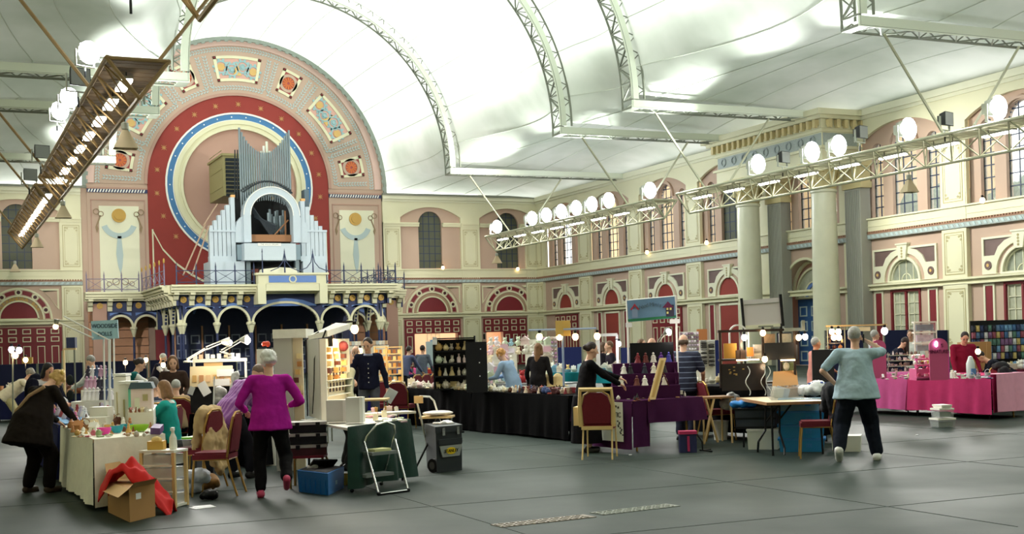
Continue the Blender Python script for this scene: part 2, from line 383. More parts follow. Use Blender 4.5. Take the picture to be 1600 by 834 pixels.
def coffer_door(fr, u0, u1, z0, z1, cols, leaf, n=.08, lows=None):
    """crimson door: two rows of framed squares over tall framed panels"""
    DN[0] += 1; h2 = .52
    d = struct(MB().rect(u0, u1, z1-2*h2-.02, z1, 0, n, fr).build('door_%d' % DN[0], M_crim))
    w = (u1-u0)/cols; fm = None
    for i in range(cols):
        for j in range(2):
            u = u0+(i+.5)*w; z = z1-(j+.5)*h2-.02
            if fm is None: fm = MB().frame(-w*.3, w*.3, -.17, .17, .055, n, n+.05, lambda a, b, q: Vector(fr(a, b, q))-Vector(fr(0, 0, 0))).mesh('square_moulding')
            link('square_moulding', fm, M_cream, d).location = fr(u, z, 0)
    for a, b in leaf:
        MB().rect(a, b, z0, z1-2*h2-.02, 0, n*.9, fr).build('door_leaf', M_crim, d)
        k = max(1, round((b-a)/w))
        for i in range(k):
            u = a+(i+.5)*(b-a)/k; ww = (b-a)/k*.27
            for q0, q1 in ((z0+1.15, z1-2*h2-.2), (z0+.15, z0+1.0)): MB().frame(u-ww, u+ww, q0, q1, .05, n*.9, n*.9+.05, fr).build('tall_moulding', M_cream, d)
    return d
coffer_door(frE, 31.95, 36.45, 0, 3.62, 6, [(31.95, 32.7), (36.22, 36.45)])
coffer_door(frE, 38.35, 42.0, 0, 3.62, 5, [(40.02, 42.0)])
coffer_door(frE, 2.4, 7.7, 0, 3.6, 6, [(2.4, 7.7)])
# bright lobby behind the open end doors
M_lobby = mat('peach lobby wall', (248, 222, 196), .8)
lob = struct(MB().box2((31, YE+4.5, 0), (43, YE+4.7, 3.4)).box2((31, YE+.45, 3.4), (43, YE+4.7, 3.5)).box2((30.9, YE+.45, 0), (31, YE+4.7, 3.5)).box2((43, YE+.45, 0), (43.1, YE+4.7, 3.5)).box2((31, YE+.45, -.05), (43, YE+4.7, .0)).build('wall_lobby', M_lobby))
M_lobp = mat('grey lobby window paint', (190, 200, 185), .5)
for x in (33.2, 35.4, 39.4):
    f = MB().frame(x, x+1.1, 1.2, 3.0, .07, 0, .05, lambda u, v, w: (u, YE+4.5-w, v))
    for k in range(1, 3): f.rect(x+k*.37-.02, x+k*.37+.02, 1.2, 3.0, 0, .04, lambda u, v, w: (u, YE+4.5-w, v))
    for k in range(1, 4): f.rect(x, x+1.1, 1.2+k*.45-.02, 1.2+k*.45+.02, 0, .04, lambda u, v, w: (u, YE+4.5-w, v))
    f.build('lobby_window_frame', M_lobp, lob)
l = bpy.data.lights.new('lobby_ceiling_light', 'AREA'); l.shape = 'RECTANGLE'; l.size = 8; l.size_y = 2; l.energy = 170; l.color = (1, .86, .7)
lo = bpy.data.objects.new('lobby_ceiling_light', l); COL.objects.link(lo); lo.location = (37, YE+2.6, 3.35)
# THE PAINTED ARCH ----------------------------------------------------
C0 = (CX0, CZ0+.2)
arch = struct(MB().ring(C0, 5.2, 6.42, 0, 2*pi, 0, .05, frE, 64).build('trim_1', M_red)); arch.name = 'trim_1'
# the red field runs down to the gallery floor
P(MB().plate([(13.5, 5.2), (26.35, 5.2)]+arcpts(C0, 6.41, 0, pi, 48), [arcpts(C0, 5.22, 0, 2*pi, 48)[:-1]], 0, .045, frE), 'red_field', M_red, arch)
P(MB().ring(C0, 4.72, 5.1, 0, 2*pi, 0, .12, frE, 64), 'blue_ring', M_blueb, arch)
P(MB().ring(C0, 5.1, 5.22, 0, 2*pi, 0, .16, frE, 64).ring(C0, 4.66, 4.72, 0, 2*pi, 0, .14, frE, 64), 'white_fillet', M_white, arch)
P(MB().ring(C0, 4.38, 4.66, 0, 2*pi, 0, .28, frE, 64).ring(C0, 4.2, 4.38, 0, 2*pi, 0, .2, frE, 64).ring(C0, 4.02, 4.2, 0, 2*pi, 0, .3, frE, 64), 'cream_ring', M_cream, arch)
P(MB().prism(arcpts(C0, 4.05, 0, 2*pi, 48)[:-1], 0, .03, frE), 'pink_disc', M_pinkd, arch)
star = MB()
for k in range(8):
    t = pi*k/4; r = .26 if k % 2 else .2
    star.prism([(0, 0), (.06*cos(t-.6), .06*sin(t-.6)), (r*cos(t), r*sin(t)), (.06*cos(t+.6), .06*sin(t+.6))], .05, .075, lambda u, v, w: (u, -w, v))
star = star.mesh('gilt_star')
M_starp = mat('dull gold leaf', (190, 140, 90), .6)
for i in range(17):
    t = radians(-38+i*256/16); o = link('gilt_star', star, M_starp, arch); o.location = (C0[0]+5.82*cos(t), YE, C0[1]+5.82*sin(t))
dots = MB()
for i in range(30):
    t = 2*pi*i/30; dots.ring((C0[0]+4.91*cos(t), C0[1]+4.91*sin(t)), 0, .05, 0, 2*pi, .12, .135, frE, 6)
P(dots, 'white_star_dots', M_white, arch)['kind'] = 'stuff'
for sx in (-1, 1):                                        # the thin painted spandrel lines below the ring
    x = C0[0]+sx*6.2; q = [(x, 9.7), (x, 6.0)]; mb = MB().rect(min(x, x-sx*.1), max(x, x-sx*.1), 5.9, 10.2, .045, .07, frE)
    ps = [(x-sx*.05, 10.2), (x-sx*.7, 8.9), (x-sx*1.6, 7.9), (x-sx*2.6, 7.15), (x-sx*3.6, 6.6)]
    for a, b in zip(ps, ps[1:]): mb.prism([(a[0], a[1]), (b[0], b[1]), (b[0], b[1]-.16), (a[0], a[1]-.16)], .045, .072, frE)
    P(mb, 'spandrel_line', M_cream, arch)
# outer pink arch ring with framed panels
trim2 = struct(MB().ring(C0, 6.42, 10.5, 0, pi, 0, .03, frE, 64).build('trim_2', M_pink)); trim2.name = 'trim_2'
P(MB().ring(C0, 6.42, 6.62, 0, pi, 0, .14, frE, 64), 'archivolt', M_pinkd, trim2)
P(MB().ring(C0, 9.95, 10.45, 0, pi, 0, .12, frE, 64), 'outer_archivolt', mat('pale pink paint', (222, 190, 180), .6), trim2)
ch = MB()                                                  # rope mouldings of small leaves
def rope_arc(r, a0, a1, st=.2):
    n = int(abs(a1-a0)*r/st)
    for i in range(n):
        t = a0+(a1-a0)*(i+.5)/n
        for s_ in (-1, 1):
            c = (C0[0]+(r+s_*.09)*cos(t), C0[1]+(r+s_*.09)*sin(t)); e = t+pi/2-s_*.6; dx, dy = cos(e)*.09, sin(e)*.09; nx, ny = -dy*.42, dx*.42
            ch.prism([(c[0]-dx-nx, c[1]-dy-ny), (c[0]+dx-nx, c[1]+dy-ny), (c[0]+dx+nx, c[1]+dy+ny), (c[0]-dx+nx, c[1]-dy+ny)], .03, .065, frE)
def rope_rad(t, r0, r1, st=.2):
    n = int((r1-r0)/st)
    for i in range(n):
        r = r0+(r1-r0)*(i+.5)/n
        for s_ in (-1, 1):
            c = (C0[0]+r*cos(t)-s_*.09*sin(t), C0[1]+r*sin(t)+s_*.09*cos(t)); e = t+s_*.6; dx, dy = cos(e)*.09, sin(e)*.09; nx, ny = -dy*.42, dx*.42
            ch.prism([(c[0]-dx-nx, c[1]-dy-ny), (c[0]+dx-nx, c[1]+dy-ny), (c[0]+dx+nx, c[1]+dy+ny), (c[0]-dx+nx, c[1]-dy+ny)], .03, .065, frE)
rope_arc(9.72, 0, pi)
secs = [(2, 20, 's'), (22, 53, 'l'), (55, 73, 's'), (75, 105, 'l'), (107, 125, 's'), (127, 158, 'l'), (160, 178, 's')]
for a, b, k in secs:
    rope_rad(radians(a+.6), 7.1, 9.4); rope_rad(radians(b-.6), 7.1, 9.4); rope_arc(7.0, radians(a), radians(b))
o = P(ch, 'leaf_moulding', M_pale, trim2); o['kind'] = 'stuff'
M_scroll = mat('blue grey scroll relief', (150, 186, 192), .6); M_buff = mat('buff relief', (214, 176, 110), .6)
for a, b, k in secs:
    a, b = radians(a+4.2), radians(b-4.2); r0, r1 = 7.45, 9.25; n = 10; pad = .2
    p = P(MB().ring(C0, r1-pad, r1, a, b, .03, .1, frE, n).ring(C0, r0, r0+pad, a, b, .03, .1, frE, n).ring(C0, r0, r1, a, a+pad/8, .03, .1, frE, 1).ring(C0, r0, r1, b-pad/8, b, .03, .1, frE, 1), 'arch_panel_frame', M_cream, trim2)
    for t in (a+.012, b-.012):
        for r in (r0+.1, r1-.1): P(MB().ring((C0[0]+r*cos(t), C0[1]+r*sin(t)), 0, .07, 0, 2*pi, .1, .13, frE, 8), 'corner_boss', M_crim, p)
    m_ = (a+b)/2; rm = (r0+r1)/2
    if k == 's':
        c = (C0[0]+rm*cos(m_), C0[1]+rm*sin(m_))
        P(MB().ring(C0, r0+pad, r1-pad, a+pad/8, b-pad/8, .03, .05, frE, 6), 'panel_field', mat('old rose paint', (168, 84, 84), .7), p)
        P(MB().ring(c, .46, .66, 0, 2*pi, .05, .1, frE, 20), 'rosette_ring', M_pink, p)
        ro = MB()
        for i in range(12):
            t = 2*pi*i/12; ro.prism([(c[0]+.1*cos(t-.3), c[1]+.1*sin(t-.3)), (c[0]+.44*cos(t-.17), c[1]+.44*sin(t-.17)), (c[0]+.44*cos(t+.17), c[1]+.44*sin(t+.17)), (c[0]+.1*cos(t+.3), c[1]+.1*sin(t+.3))], .05, .09, frE)
        P(ro, 'rosette', mat('orange rosette paint', (206, 110, 60), .6), p)
    else:
        P(MB().ring(C0, r0+pad, r1-pad, a+pad/8, b-pad/8, .03, .045, frE, 10), 'panel_field', mat('pale rose paint', (214, 168, 156), .7), p)
        for i, tt in enumerate((.14, .38, .62, .86)):
            t = a+(b-a)*tt; r = rm+(.12 if i % 2 else -.12); c = (C0[0]+r*cos(t), C0[1]+r*sin(t))
            sc = MB().ring(c, .36, .46, 0, 2*pi, .045, .09, frE, 18)
            for q in range(10):
                g = 2*pi*q/10; sc.ring((c[0]+.52*cos(g), c[1]+.52*sin(g)), .0, .1, 0, 2*pi, .045, .08, frE, 6)
            sc.ring(c, .16, .24, .5, 2*pi, .045, .085, frE, 10)
            P(sc, 'scroll', M_scroll, p)
            P(MB().ring(c, 0, .14 if i in (1, 2) else .26, 0, 2*pi, .045, .1, frE, 10), 'scroll_flower', M_scroll if i in (1, 2) else M_buff, p)
        c = (C0[0]+(rm-.2)*cos(m_), C0[1]+(rm-.2)*sin(m_)); ax = (cos(m_), sin(m_)); ay = (-ax[1], ax[0])
        P(MB().prism([(c[0]+ax[0]*u+ay[0]*v, c[1]+ax[1]*u+ay[1]*v) for u, v in ((-.3, -.3), (-.3, .3), (.1, .18), (.55, .05), (.55, -.05), (.1, -.18))], .045, .085, frE), 'palmette', M_buff, p)
# piers of the arch, left and right, with the trophy panels
for sx in (-1, 1):
    u0, u1 = sorted((CX0+sx*6.43, CX0+sx*10.42)); c = (u0+u1)/2+sx*-.05
    pr = P(MB().rect(u0, u1, 0, 12.95, 0, .06, frE), 'arch_pier', M_pink, trim2)
    mb = MB().rect(u0, u1, 12.66, 12.9, .06, .12, frE); P(mb, 'rope_band', M_navy, pr)
    mb = MB(); x = u0+.05
    while x < u1-.15: mb.prism([(x, 12.68), (x+.09, 12.68), (x+.17, 12.88), (x+.08, 12.88)], .12, .15, frE); x += .19
    P(mb, 'rope_twist', M_white, pr)['kind'] = 'stuff'
    mb = MB().rect(u0, u1, 12.9, 13.02, .06, .16, frE); P(mb, 'pier_cap', M_pinkd, pr)
    P(MB().frame(u0+.22, u1-.18, 5.6, 12.2, .07, .06, .1, frE), 'pier_frame', M_pinkd, pr)
    P(MB().rect(u0+.75, u1-.62, 5.6, 11.75, .06, .1, frE), 'trophy_panel', M_ivory, pr)
    for zc, k in ((11.1, 1),):
        P(MB().ring((c, zc), 0, .47, 0, 2*pi, .1, .16, frE, 20).ring((c, zc), 0, .3, 0, 2*pi, .16, .2, frE, 14), 'gilt_medallion', M_gold, pr)
    mb = MB().ring((c, 10.75), .85, 1.22, pi+.35, 2*pi-.35, .1, .14, frE, 14)
    mb.prism([(c-.12, 9.7), (c+.12, 9.7), (c+.22, 8.4), (c+.14, 7.6), (c+.02, 7.1), (c-.14, 7.7), (c-.24, 8.5)], .1, .14, frE)
    P(mb, 'drapery_swag', M_pale, pr)
    mb = MB()
    for s2 in (-1, 1):
        x = c+s2*1.05; mb.ring((x+s2*.12, 11.2), .14, .19, 0, 2*pi, .1, .125, frE, 12).ring((x+s2*.42, 11.35), .16, .21, 0, 2*pi, .1, .125, frE, 12)
        mb.prism([(x+s2*.1, 11.1), (x+s2*.2, 11.1), (x+s2*.5, 10.3), (x+s2*.4, 9.9), (x+s2*.3, 10.2), (x+s2*.36, 10.4)], .1, .125, frE)
        mb.ring((c+s2*.3, 6.6), .2, .25, 0, 2*pi, .1, .12, frE, 10); mb.ring((c+s2*.75, 6.45), .14, .18, 0, 2*pi, .1, .12, frE, 8)
    P(mb, 'painted_ribbon', mat('brown ribbon paint', (150, 128, 100), .7), pr)
# ------------------------------------------------------------------ RIGHT WALL
BAYS_R = [(85.5, 'A'), (78.35, 'B'), (71.1, 'C'), (63.9, 'D'), (56.35, 'E'), (48.8, 'F'), (41.45, 'G'), (34.1, 'H'), (26.75, 'I'), (19.4, 'J')]
PIL_R = [(89.6, .6), (82.1, .88), (74.75, .88), (67.5, .85), (45.25, .78), (37.9, .78), (30.5, .78), (23.1, .78)]
Y0 = YB
holes = []
for c, k in BAYS_R:
    if k in 'FGHIJ': holes += [[(c-1.0, .02), (c+1.0, .02), (c+1.0, 3.72), (c-1.0, 3.72)], [(c+1.0*cos(pi*i/14), 4.2+1.0*sin(pi*i/14)) for i in range(15)]]
    if k == 'E': holes += [archpoly(c+.3, 1.85, .02, 3.9, 16)]
wall_right = struct(MB().plate([(Y0, 0), (YE+.4, 0), (YE+.4, 7.4), (Y0, 7.4)], holes, -.45, 0, frR).build('wall_right', M_pink))
bands(wall_right, Y0, YE, frR)
for u, hw in PIL_R: pilaster(wall_right, u, hw, frR)
P(MB().rect(52.05, 53.2, 0, 12.5, 0, .12, frR).rect(59.1, 60.6, 0, 12.5, 0, .12, frR), 'plain_pilaster', M_cream, wall_right)
P(MB().plate([(Y0, 7.4), (YE, 7.4), (YE, 13.4), (Y0, 13.4)], [archpoly(c, 2.95, 7.42, 11.25, 16, .8) for c, k in BAYS_R], 0, .2, frR), 'upper_wall', M_cream, wall_right)
mb = MB().rect(Y0, YE, 12.62, 12.95, 0, .4, frR).rect(Y0, YE, 12.45, 12.62, 0, .28, frR)
P(mb, 'wall_cornice', M_ivory, wall_right)
for u, hw in PIL_R:
    P(MB().rect(u-hw, u+hw, 10.6, 10.78, 0, .27, frR).rect(u-hw, u+hw, 10.78, 10.9, 0, .34, frR), 'impost_moulding', M_cream, wall_right)
for c, k in BAYS_R:                                        # pink recess wall with three lancets
    cw = [(c, .86, 10.8), (c+1.95, .42, 10.75), (c-1.95, .42, 10.75)]
    P(MB().plate([(c-3.05, 7.3), (c+3.05, 7.3), (c+3.05, 12.3), (c-3.05, 12.3)], [archpoly(u, w_, 7.42, z_, 12) for u, w_, z_ in cw], -.5, -.12, frR), 'recess_wall', M_pink, wall_right)
    P(MB().ring((c, 10.8), .9, 1.06, 0, pi, -.12, .02, frR, 16), 'window_hood', M_pink, wall_right)
    for u, w_, z_ in cw:
        if k in 'HIJ' and u != c: continue
        grid_window(frR, u, w_, 7.42, z_, 3 if u == c else 2, 6, -.34, M_dpane if (k == 'D' and u == c) else PANE, M_bar, each=k in 'FGABCE')
def kiosk_arch(c, k):                                      # ground storey arch, spandrels, keystone
    fr_ = P(MB().plate([(c-2.25, 4.15), (c+2.25, 4.15), (c+2.25, 5.82), (c-2.25, 5.82)],
        [[(c-2.13, 4.98), (c-1.5, 4.98), (c-1.28, 5.34), (c-.9, 5.6), (c-.45, 5.72), (c-2.13, 5.72)], [(c+2.13, 4.98), (c+2.13, 5.72), (c+.45, 5.72), (c+.9, 5.6), (c+1.28, 5.34), (c+1.5, 4.98)],
         [(c-1.42, 4.17), (c+1.42, 4.17)]+[(c+1.42*cos(pi*i/16), 4.2+1.3*sin(pi*i/16)) for i in range(1, 16)]], 0, .09, frR), 'arch_frame', M_ivory, wall_right)
    for sx in (-1, 1):
        P(MB().prism([(c+sx*2.15, 4.96), (c+sx*2.15, 5.74), (c+sx*.4, 5.74), (c+sx*.9, 5.62), (c+sx*1.3, 5.34), (c+sx*1.52, 4.96)], 0, .03, frR), 'spandrel_panel', M_plum, wall_right)
        q = (c+sx*1.87, 4.55)
        P(MB().ring(q, .09, .2, 0, 2*pi, .09, .13, frR, 12), 'rosette', M_plum, fr_); P(MB().ring(q, 0, .08, 0, 2*pi, .09, .14, frR, 8), 'rosette_eye', M_buff, fr_)
    P(MB().ring((c, 4.2), 1.02, 1.15, 0, pi, 0, .12, frR, 18).rect(c-1.15, c+1.15, 4.12, 4.2, 0, .12, frR), 'lunette_moulding', M_ivory, wall_right)
    P(MB().prism([(c-.24, 5.2), (c+.24, 5.2), (c+.36, 5.92), (c-.36, 5.92)], 0, .2, frR).rect(c-.42, c+.42, 5.92, 6.0, 0, .24, frR), 'keystone', M_ivory, wall_right)
    mb = MB()
    for j in range(4): mb.ring((c, 5.34+.14*j), .02, .06, 0, 2*pi, .2, .22, frR, 8)
    P(mb, 'keystone_scroll', M_line, wall_right)
    if k in 'ABCD': P(MB().prism([(c+1.02*cos(pi*i/16), 4.2+1.02*sin(pi*i/16)) for i in range(17)], 0, .04, frR), 'lunette', M_brick, wall_right)
def side_panels(c, w=1.9):
    for sx in (-1, 1):
        u = c+sx*w
        P(MB().frame(u-.33, u+.33, .4, 3.74, .1, 0, .07, frR), 'panel_frame', M_ivory, wall_right)
        P(MB().rect(u-.22, u+.22, .5, 3.64, 0, .04, frR), 'red_panel', M_crim, wall_right)
for c, k in BAYS_R:
    if k != 'E': kiosk_arch(c, k)
    if k in 'AC': coffer_door(frR, c-1.85, c+1.85, 0, 3.68, 4, [(c-1.85, c+1.85)])
    if k in 'BD':
        side_panels(c)
        DN[0] += 1; d = struct(MB().rect(c-.95, c+.95, 0, 3.55, 0, .06, frR).build('door_%d' % DN[0], M_brick))
        MB().frame(c-1.06, c+1.06, -.1, 3.68, .12, 0, .1, frR).build('door_frame', M_ivory, d)
    if k in 'FGHIJ':
        side_panels(c)
        DN[0] += 1; d = struct(MB().frame(c-1.05, c+1.05, -.12, 3.75, .11, -.2, .06, frR).rect(c-.06, c+.06, 0, 3.7, -.2, .03, frR).build('door_%d' % DN[0], M_crim))
        for sx in (-1, 1):
            a, b = sorted((c+sx*.08, c+sx*.93)); lf = MB().frame(a, b, .02, 3.65, .07, -.15, -.05, frR)
            lf.rect((a+b)/2-.02, (a+b)/2+.02, .9, 3.6, -.14, -.06, frR)
            for j in range(5): lf.rect(a, b, .9+j*.55-.02, .9+j*.55+.02, -.14, -.06, frR)
            lf.rect(a, b, .05, .9, -.14, -.07, frR)
            lv = lf.build('door_leaf', M_ivory, d)
            for i in range(2):
                for j in range(5):
                    MB().rect(a+.05+i*.39, a+.42+i*.39, .93+j*.55, 1.43+j*.55, -.12, -.11, frR).build('pane', M_fp, lv)
        WN[0] += 1; w_ = struct(MB().ring((c, 4.2), .95, 1.02, 0, pi, -.2, .0, frR, 16).rect(c-1.0, c+1.0, 4.14, 4.22, -.2, 0, frR).build('window_%d' % WN[0], M_ivory))
        bars = MB()
        for j in range(1, 4):
            u = c-.98+j*.49; bars.rect(u-.02, u+.02, 4.2, 4.2+sqrt(.98**2-(u-c)**2), -.14, -.06, frR)
        bars.ring((c, 4.2), .3, .34, 0, pi, -.14, -.06, frR, 10); bars.build('glazing_bar', M_ivory, w_)
        MB().prism(arcpts((c, 4.2), .97, 0, pi, 14), -.11, -.1, frR).build('lunette_pane', mat('grey door glass', (150, 156, 142), .15, var=.4, scale=2), w_)
# column bay: arched porch with blue door
c = 56.65
porch = struct(MB().ring((c, 3.9), 1.85, 1.98, 0, pi, 0, .1, frR, 20).ring((c, 3.9), 1.7, 1.85, 0, pi, -.6, -.45, frR, 20).build('trim_3', M_cream)); porch.name = 'trim_3'
MB().rect(c-2.4, c+2.4, 0, 6.2, -.8, -.7, frR).build('porch_back_wall', M_pinkd, porch)
DN[0] += 1; d = struct(MB().rect(c-1.5, c+1.5, 0, 3.62, -.7, -.6, frR).build('door_%d' % DN[0], mat('door blue', (50, 88, 142), .5))); fm = MB().frame(-.32, .32, -.28, .28, .07, 0, .04, lambda a, b, w: (-w, a, b)).mesh('square_moulding')
for i in range(3):
    for j in range(4): link('square_moulding', fm, M_pale, d).location = (XR+.6, c-1+i, .5+j*.82)
WN[0] += 1; w_ = struct(MB().ring((c, 3.75), 1.5, 1.62, 0, pi, -.7, -.55, frR, 18).ring((c, 3.75), .78, .86, 0, pi, -.7, -.55, frR, 14).rect(c-1.6, c+1.6, 3.65, 3.75, -.7, -.5, frR).build('window_%d' % WN[0], M_cream))
MB().ring((c, 3.75), .6, .78, 0, pi, -.7, -.58, frR, 14).build('blue_arch', M_royal, w_)
MB().prism(arcpts((c, 3.75), 1.5, 0, pi, 16), -.7, -.65, frR).build('fanlight_pane', M_fp, w_)
sg = tag(MB().box((XR+.48, c-1.25, 4.15), (.06, .5, .22)).build('exit_sign', mat('green exit sign', (30, 140, 70), .4, emit=.6)), 'small green lit exit sign in the arched porch between the two columns', 'sign')
# great columns
def column(y, xc):
    prof = [(.84, 0), (.84, .5), (.76, .55), (.8, .75), (.7, .85), (.7, 1.0), (.68, 3), (.62, 8.85), (.68, 8.9), (.68, 9.0), (.62, 9.05)]
    col_ = struct(MB().lathe(prof, (xc, y, 0), 28).build('column', M_marble, None, True)); col_['label'] = 'cream marble column'
    cp = MB().lathe([(.62, 9.05), (.66, 9.5), (.84, 10.05), (.9, 10.1), (.9, 10.25)], (xc, y, 0), 20).box((xc, y, 10.32), (1.9, 1.9, .16))
    for r, z, n, h in ((.68, 9.1, 10, .45), (.77, 9.45, 10, .5)):
        for i in range(n):
            t = 2*pi*(i+(.5 if r > .7 else 0))/n; p = Vector((xc+r*cos(t), y+r*sin(t), z)); o_ = Vector((cos(t), sin(t), 0)); s_ = Vector((-sin(t), cos(t), 0))
            cp.add([p-s_*.17, p+s_*.17, p+s_*.12+UP*h*.8+o_*.06, p-s_*.12+UP*h*.8+o_*.06, p+UP*h+o_*.22, p+UP*h*.85+o_*.24], [(0, 1, 2, 3), (3, 2, 4), (2, 5, 4)])
    for i in (-1, 1):
        for j in (-1, 1): cp.ring((0, 0), .1, .2, 0, 2*pi, -.15, .15, lambda u, v, w, i=i, j=j: (xc+i*.8+u*.7-w*j*.0, y+j*.8+u*.7*-i*j+w*.7, 10.05+v), 10)
    cp.build('capital', mat('buff capital', (214, 200, 150), .6), col_)
    # reeded grey pilaster behind
    pb_ = MB().rect(y-1.55, y-.3, 0, 9.0, .0, .6, frR)
    k = 0
    for i in range(9): pb_.rod((XR-.6, y-1.5+.14*i, .6), (XR-.6, y-1.5+.14*i, 8.9), .055, n=6)
    rp = pb_.build('reeded_pilaster', M_reed, col_)
    MB().rect(y-1.7, y-.2, 9.0, 9.3, 0, .7, frR).rect(y-1.6, y-.25, 9.3, 10.1, 0, .66, frR).rect(y-1.75, y-.15, 10.1, 10.4, 0, .8, frR).build('pilaster_capital', mat('buff capital', (214, 200, 150)), col_)
    return col_
column(59.4, 41.5); column(52.75, 41.5)
ent = struct(MB().box2((40.75, 51.8, 10.4), (XR, 61.3, 11.0)).box2((40.6, 51.65, 11.0), (XR, 61.45, 11.12)).box2((40.8, 51.85, 11.12), (XR, 61.25, 11.85)).box2((40.35, 51.4, 12.45), (XR, 61.7, 12.62)).box2((40.1, 51.2, 12.62), (XR, 61.9, 12.9)).box2((40.7, 51.75, 11.85), (XR, 61.35, 12.0)).box2((40.6, 51.65, 12.0), (XR, 61.45, 12.45)).build('trim_4', M_cream)); ent.name = 'trim_4'
fz = MB().box2((40.79, 51.9, 11.18), (40.8, 61.2, 11.8)).box2((40.85, 51.84, 11.18), (XR, 51.85, 11.8)); fz.build('entablature_frieze', M_fz, ent)
mm = MB().box((0, 0, 0), (.3, .2, .28)).box((-.06, 0, -.2), (.18, .2, .14)).mesh('modillion')
for i in range(19): link('modillion', mm, M_tan, ent).location = (40.48, 51.9+i*.51, 12.28)
mm2 = MB().box((0, 0, 0), (.2, .3, .28)).box((0, -.06, -.2), (.2, .18, .14)).mesh('modillion')
for i in range(5): link('modillion', mm2, M_tan, ent).location = (41.0+i*.5, 51.53, 12.28)
wr = MB().ring((0, 0), .16, .24, 0, 2*pi, 0, .05, lambda u, v, w: (-w, u, v), 12).mesh('wreath')
for i in range(9): link('wreath', wr, mat('slate blue wreath', (150, 160, 160)), ent).location = (40.79, 52.6+i*1.0, 11.5)
# outside the right windows: sunlit court wall, hedge and terrace balustrade
M_ext = mat('tan brick court wall', (246, 208, 156), .9, var=.12, scale=1)
struct(MB().box2((51, 54.5, 0), (51.5, 97, 16)).build('exterior_court_wall', M_ext))
struct(MB().box2((49.5, 36, 0), (50, 52.5, 7.6)).box2((50.5, 49.5, 0), (51, 53.5, 13)).build('exterior_terrace_wall', M_ext))
struct(MB().box2((XR+.5, -10, -.3), (58, 97, -.05)).build('exterior_ground', M_seam))
hd = MB(); rr = random.Random(3)
for i in range(70): y = 20+rr.random()*33; hd.ell((46.6+rr.random()*1.5, y, 7.3+rr.random()*1.2), (.5, .6+rr.random()*.4, .5+rr.random()*.5), 7, 5)
tag(hd.box2((46.4, 20, 0), (48.4, 53, 7.4)).build('hedge', mat('grey green hedge', (98, 112, 88), .9, var=.4, scale=3)), 'grey green hedge outside the tall right hand windows', 'hedge', kind='stuff')
# ------------------------------------------------------------------ CEILING: fabric liner, trusses
def fabric():
    m = bpy.data.materials.new('white translucent liner'); m.use_nodes = True; nt = m.node_tree; nt.nodes.clear(); L = nt.links
    o = nt.nodes.new('ShaderNodeOutputMaterial'); d = nt.nodes.new('ShaderNodeBsdfDiffuse'); t = nt.nodes.new('ShaderNodeBsdfTranslucent'); x = nt.nodes.new('ShaderNodeMixShader')
    tc = nt.nodes.new('ShaderNodeTexCoord'); n = nt.nodes.new('ShaderNodeTexNoise'); n.inputs['Scale'].default_value = .22; n.inputs['Detail'].default_value = 4
    cr = nt.nodes.new('ShaderNodeValToRGB'); cr.color_ramp.elements[0].position = .3; cr.color_ramp.elements[1].position = .62
    cr.color_ramp.elements[0].color = (.62, .68, .6, 1); cr.color_ramp.elements[1].color = (.87, .9, .85, 1)
    L.new(tc.outputs['Object'], n.inputs['Vector']); L.new(n.outputs['Fac'], cr.inputs[0])
    L.new(cr.outputs[0], d.inputs[0]); L.new(cr.outputs[0], t.inputs[0]); x.inputs[0].default_value = .5
    L.new(d.outputs[0], x.inputs[1]); L.new(t.outputs[0], x.inputs[2]); L.new(x.outputs[0], o.inputs[0]); return m
M_fab = fabric(); M_welt = mat('grey welt', (206, 212, 200), .7)
TR = [(76.3, 1.0), (60.55, 1.0), (52.95, 1.0), (36.7, 1.0), (29.1, 1.0), (12.9, 1.0), (-3.3, 1.0)]
RN, CTX, CTZ = 10.75, 19.95, 13.05
def profile(f):
    """half section of the liner from crown to wall; f = 0 tight at a truss, 1 billowed mid bay"""
    pts = []; R = RN+.75*f; n = 22
    for i in range(n+1):
        a = pi/2*(1-i/n); pts.append((R*cos(a), R*sin(a)+.05))
    xw = XR-CTX-.1; zs = .32+1.0*f; out = []
    for x, z in pts:                                       # the lower haunch eases into the aisle
        k = max(0, (1.05*(1.2+4.2*f)-z)/(1.2+4.2*f)); out.append((x+k*k*(.25+2.3*f), max(z, zs*(.25+.75*min(1, k+.2)) if False else z)))
    zl = .36+.9*f
    out = [(x, z if z > zl else zl-(zl-z)*.12) for x, z in out]
    x0, z0 = out[-1]
    for i in range(1, 15):
        t = i/14; out.append((x0+(xw-x0)*t, z0*(1-t)+(-.12)*t+sin(pi*t)*.75*f))
    return out
ylist = [YE-.02]+[t for t, _ in TR]+[YB]
ceiling = None
seams = [6, 10, 14, 18, 21, 25, 29, 33]
for bi in range(len(ylist)-1):
    ya, yb = ylist[bi], ylist[bi+1]; N = 14; mb = MB(); rows = []
    tight0 = 1
    for j in range(N+1):
        t = j/N; f = sin(pi*t)**.8
        if bi == 0: f = sin(pi/2*(t if t < .5 else 1-t)*2)*.55
        h = profile(f); full = [(CTX-x, CTZ+z) for x, z in reversed(h[1:])]+[(CTX+x, CTZ+z) for x, z in h]
        full[0] = (XL, full[0][1]); rows.append([(x, ya+(yb-ya)*t, z) for x, z in full])
    n = len(rows[0]); mb.add([p for r in rows for p in r], [(j*n+i, j*n+i+1, (j+1)*n+i+1, (j+1)*n+i) for j in range(N) for i in range(n-1)])
    me = mb.mesh('ceiling', True); o = struct(link('ceiling' if ceiling is None else 'liner_bay', me, M_fab, ceiling))
    if ceiling is None: ceiling = o
    wl = MB()
    for i in range(2, n-2, 3): wl.path([Vector(r[i])+Vector((0, 0, -.02)) for r in rows], .022, 4)
    wl.build('liner_seam', M_welt, ceiling)['kind'] = 'stuff'
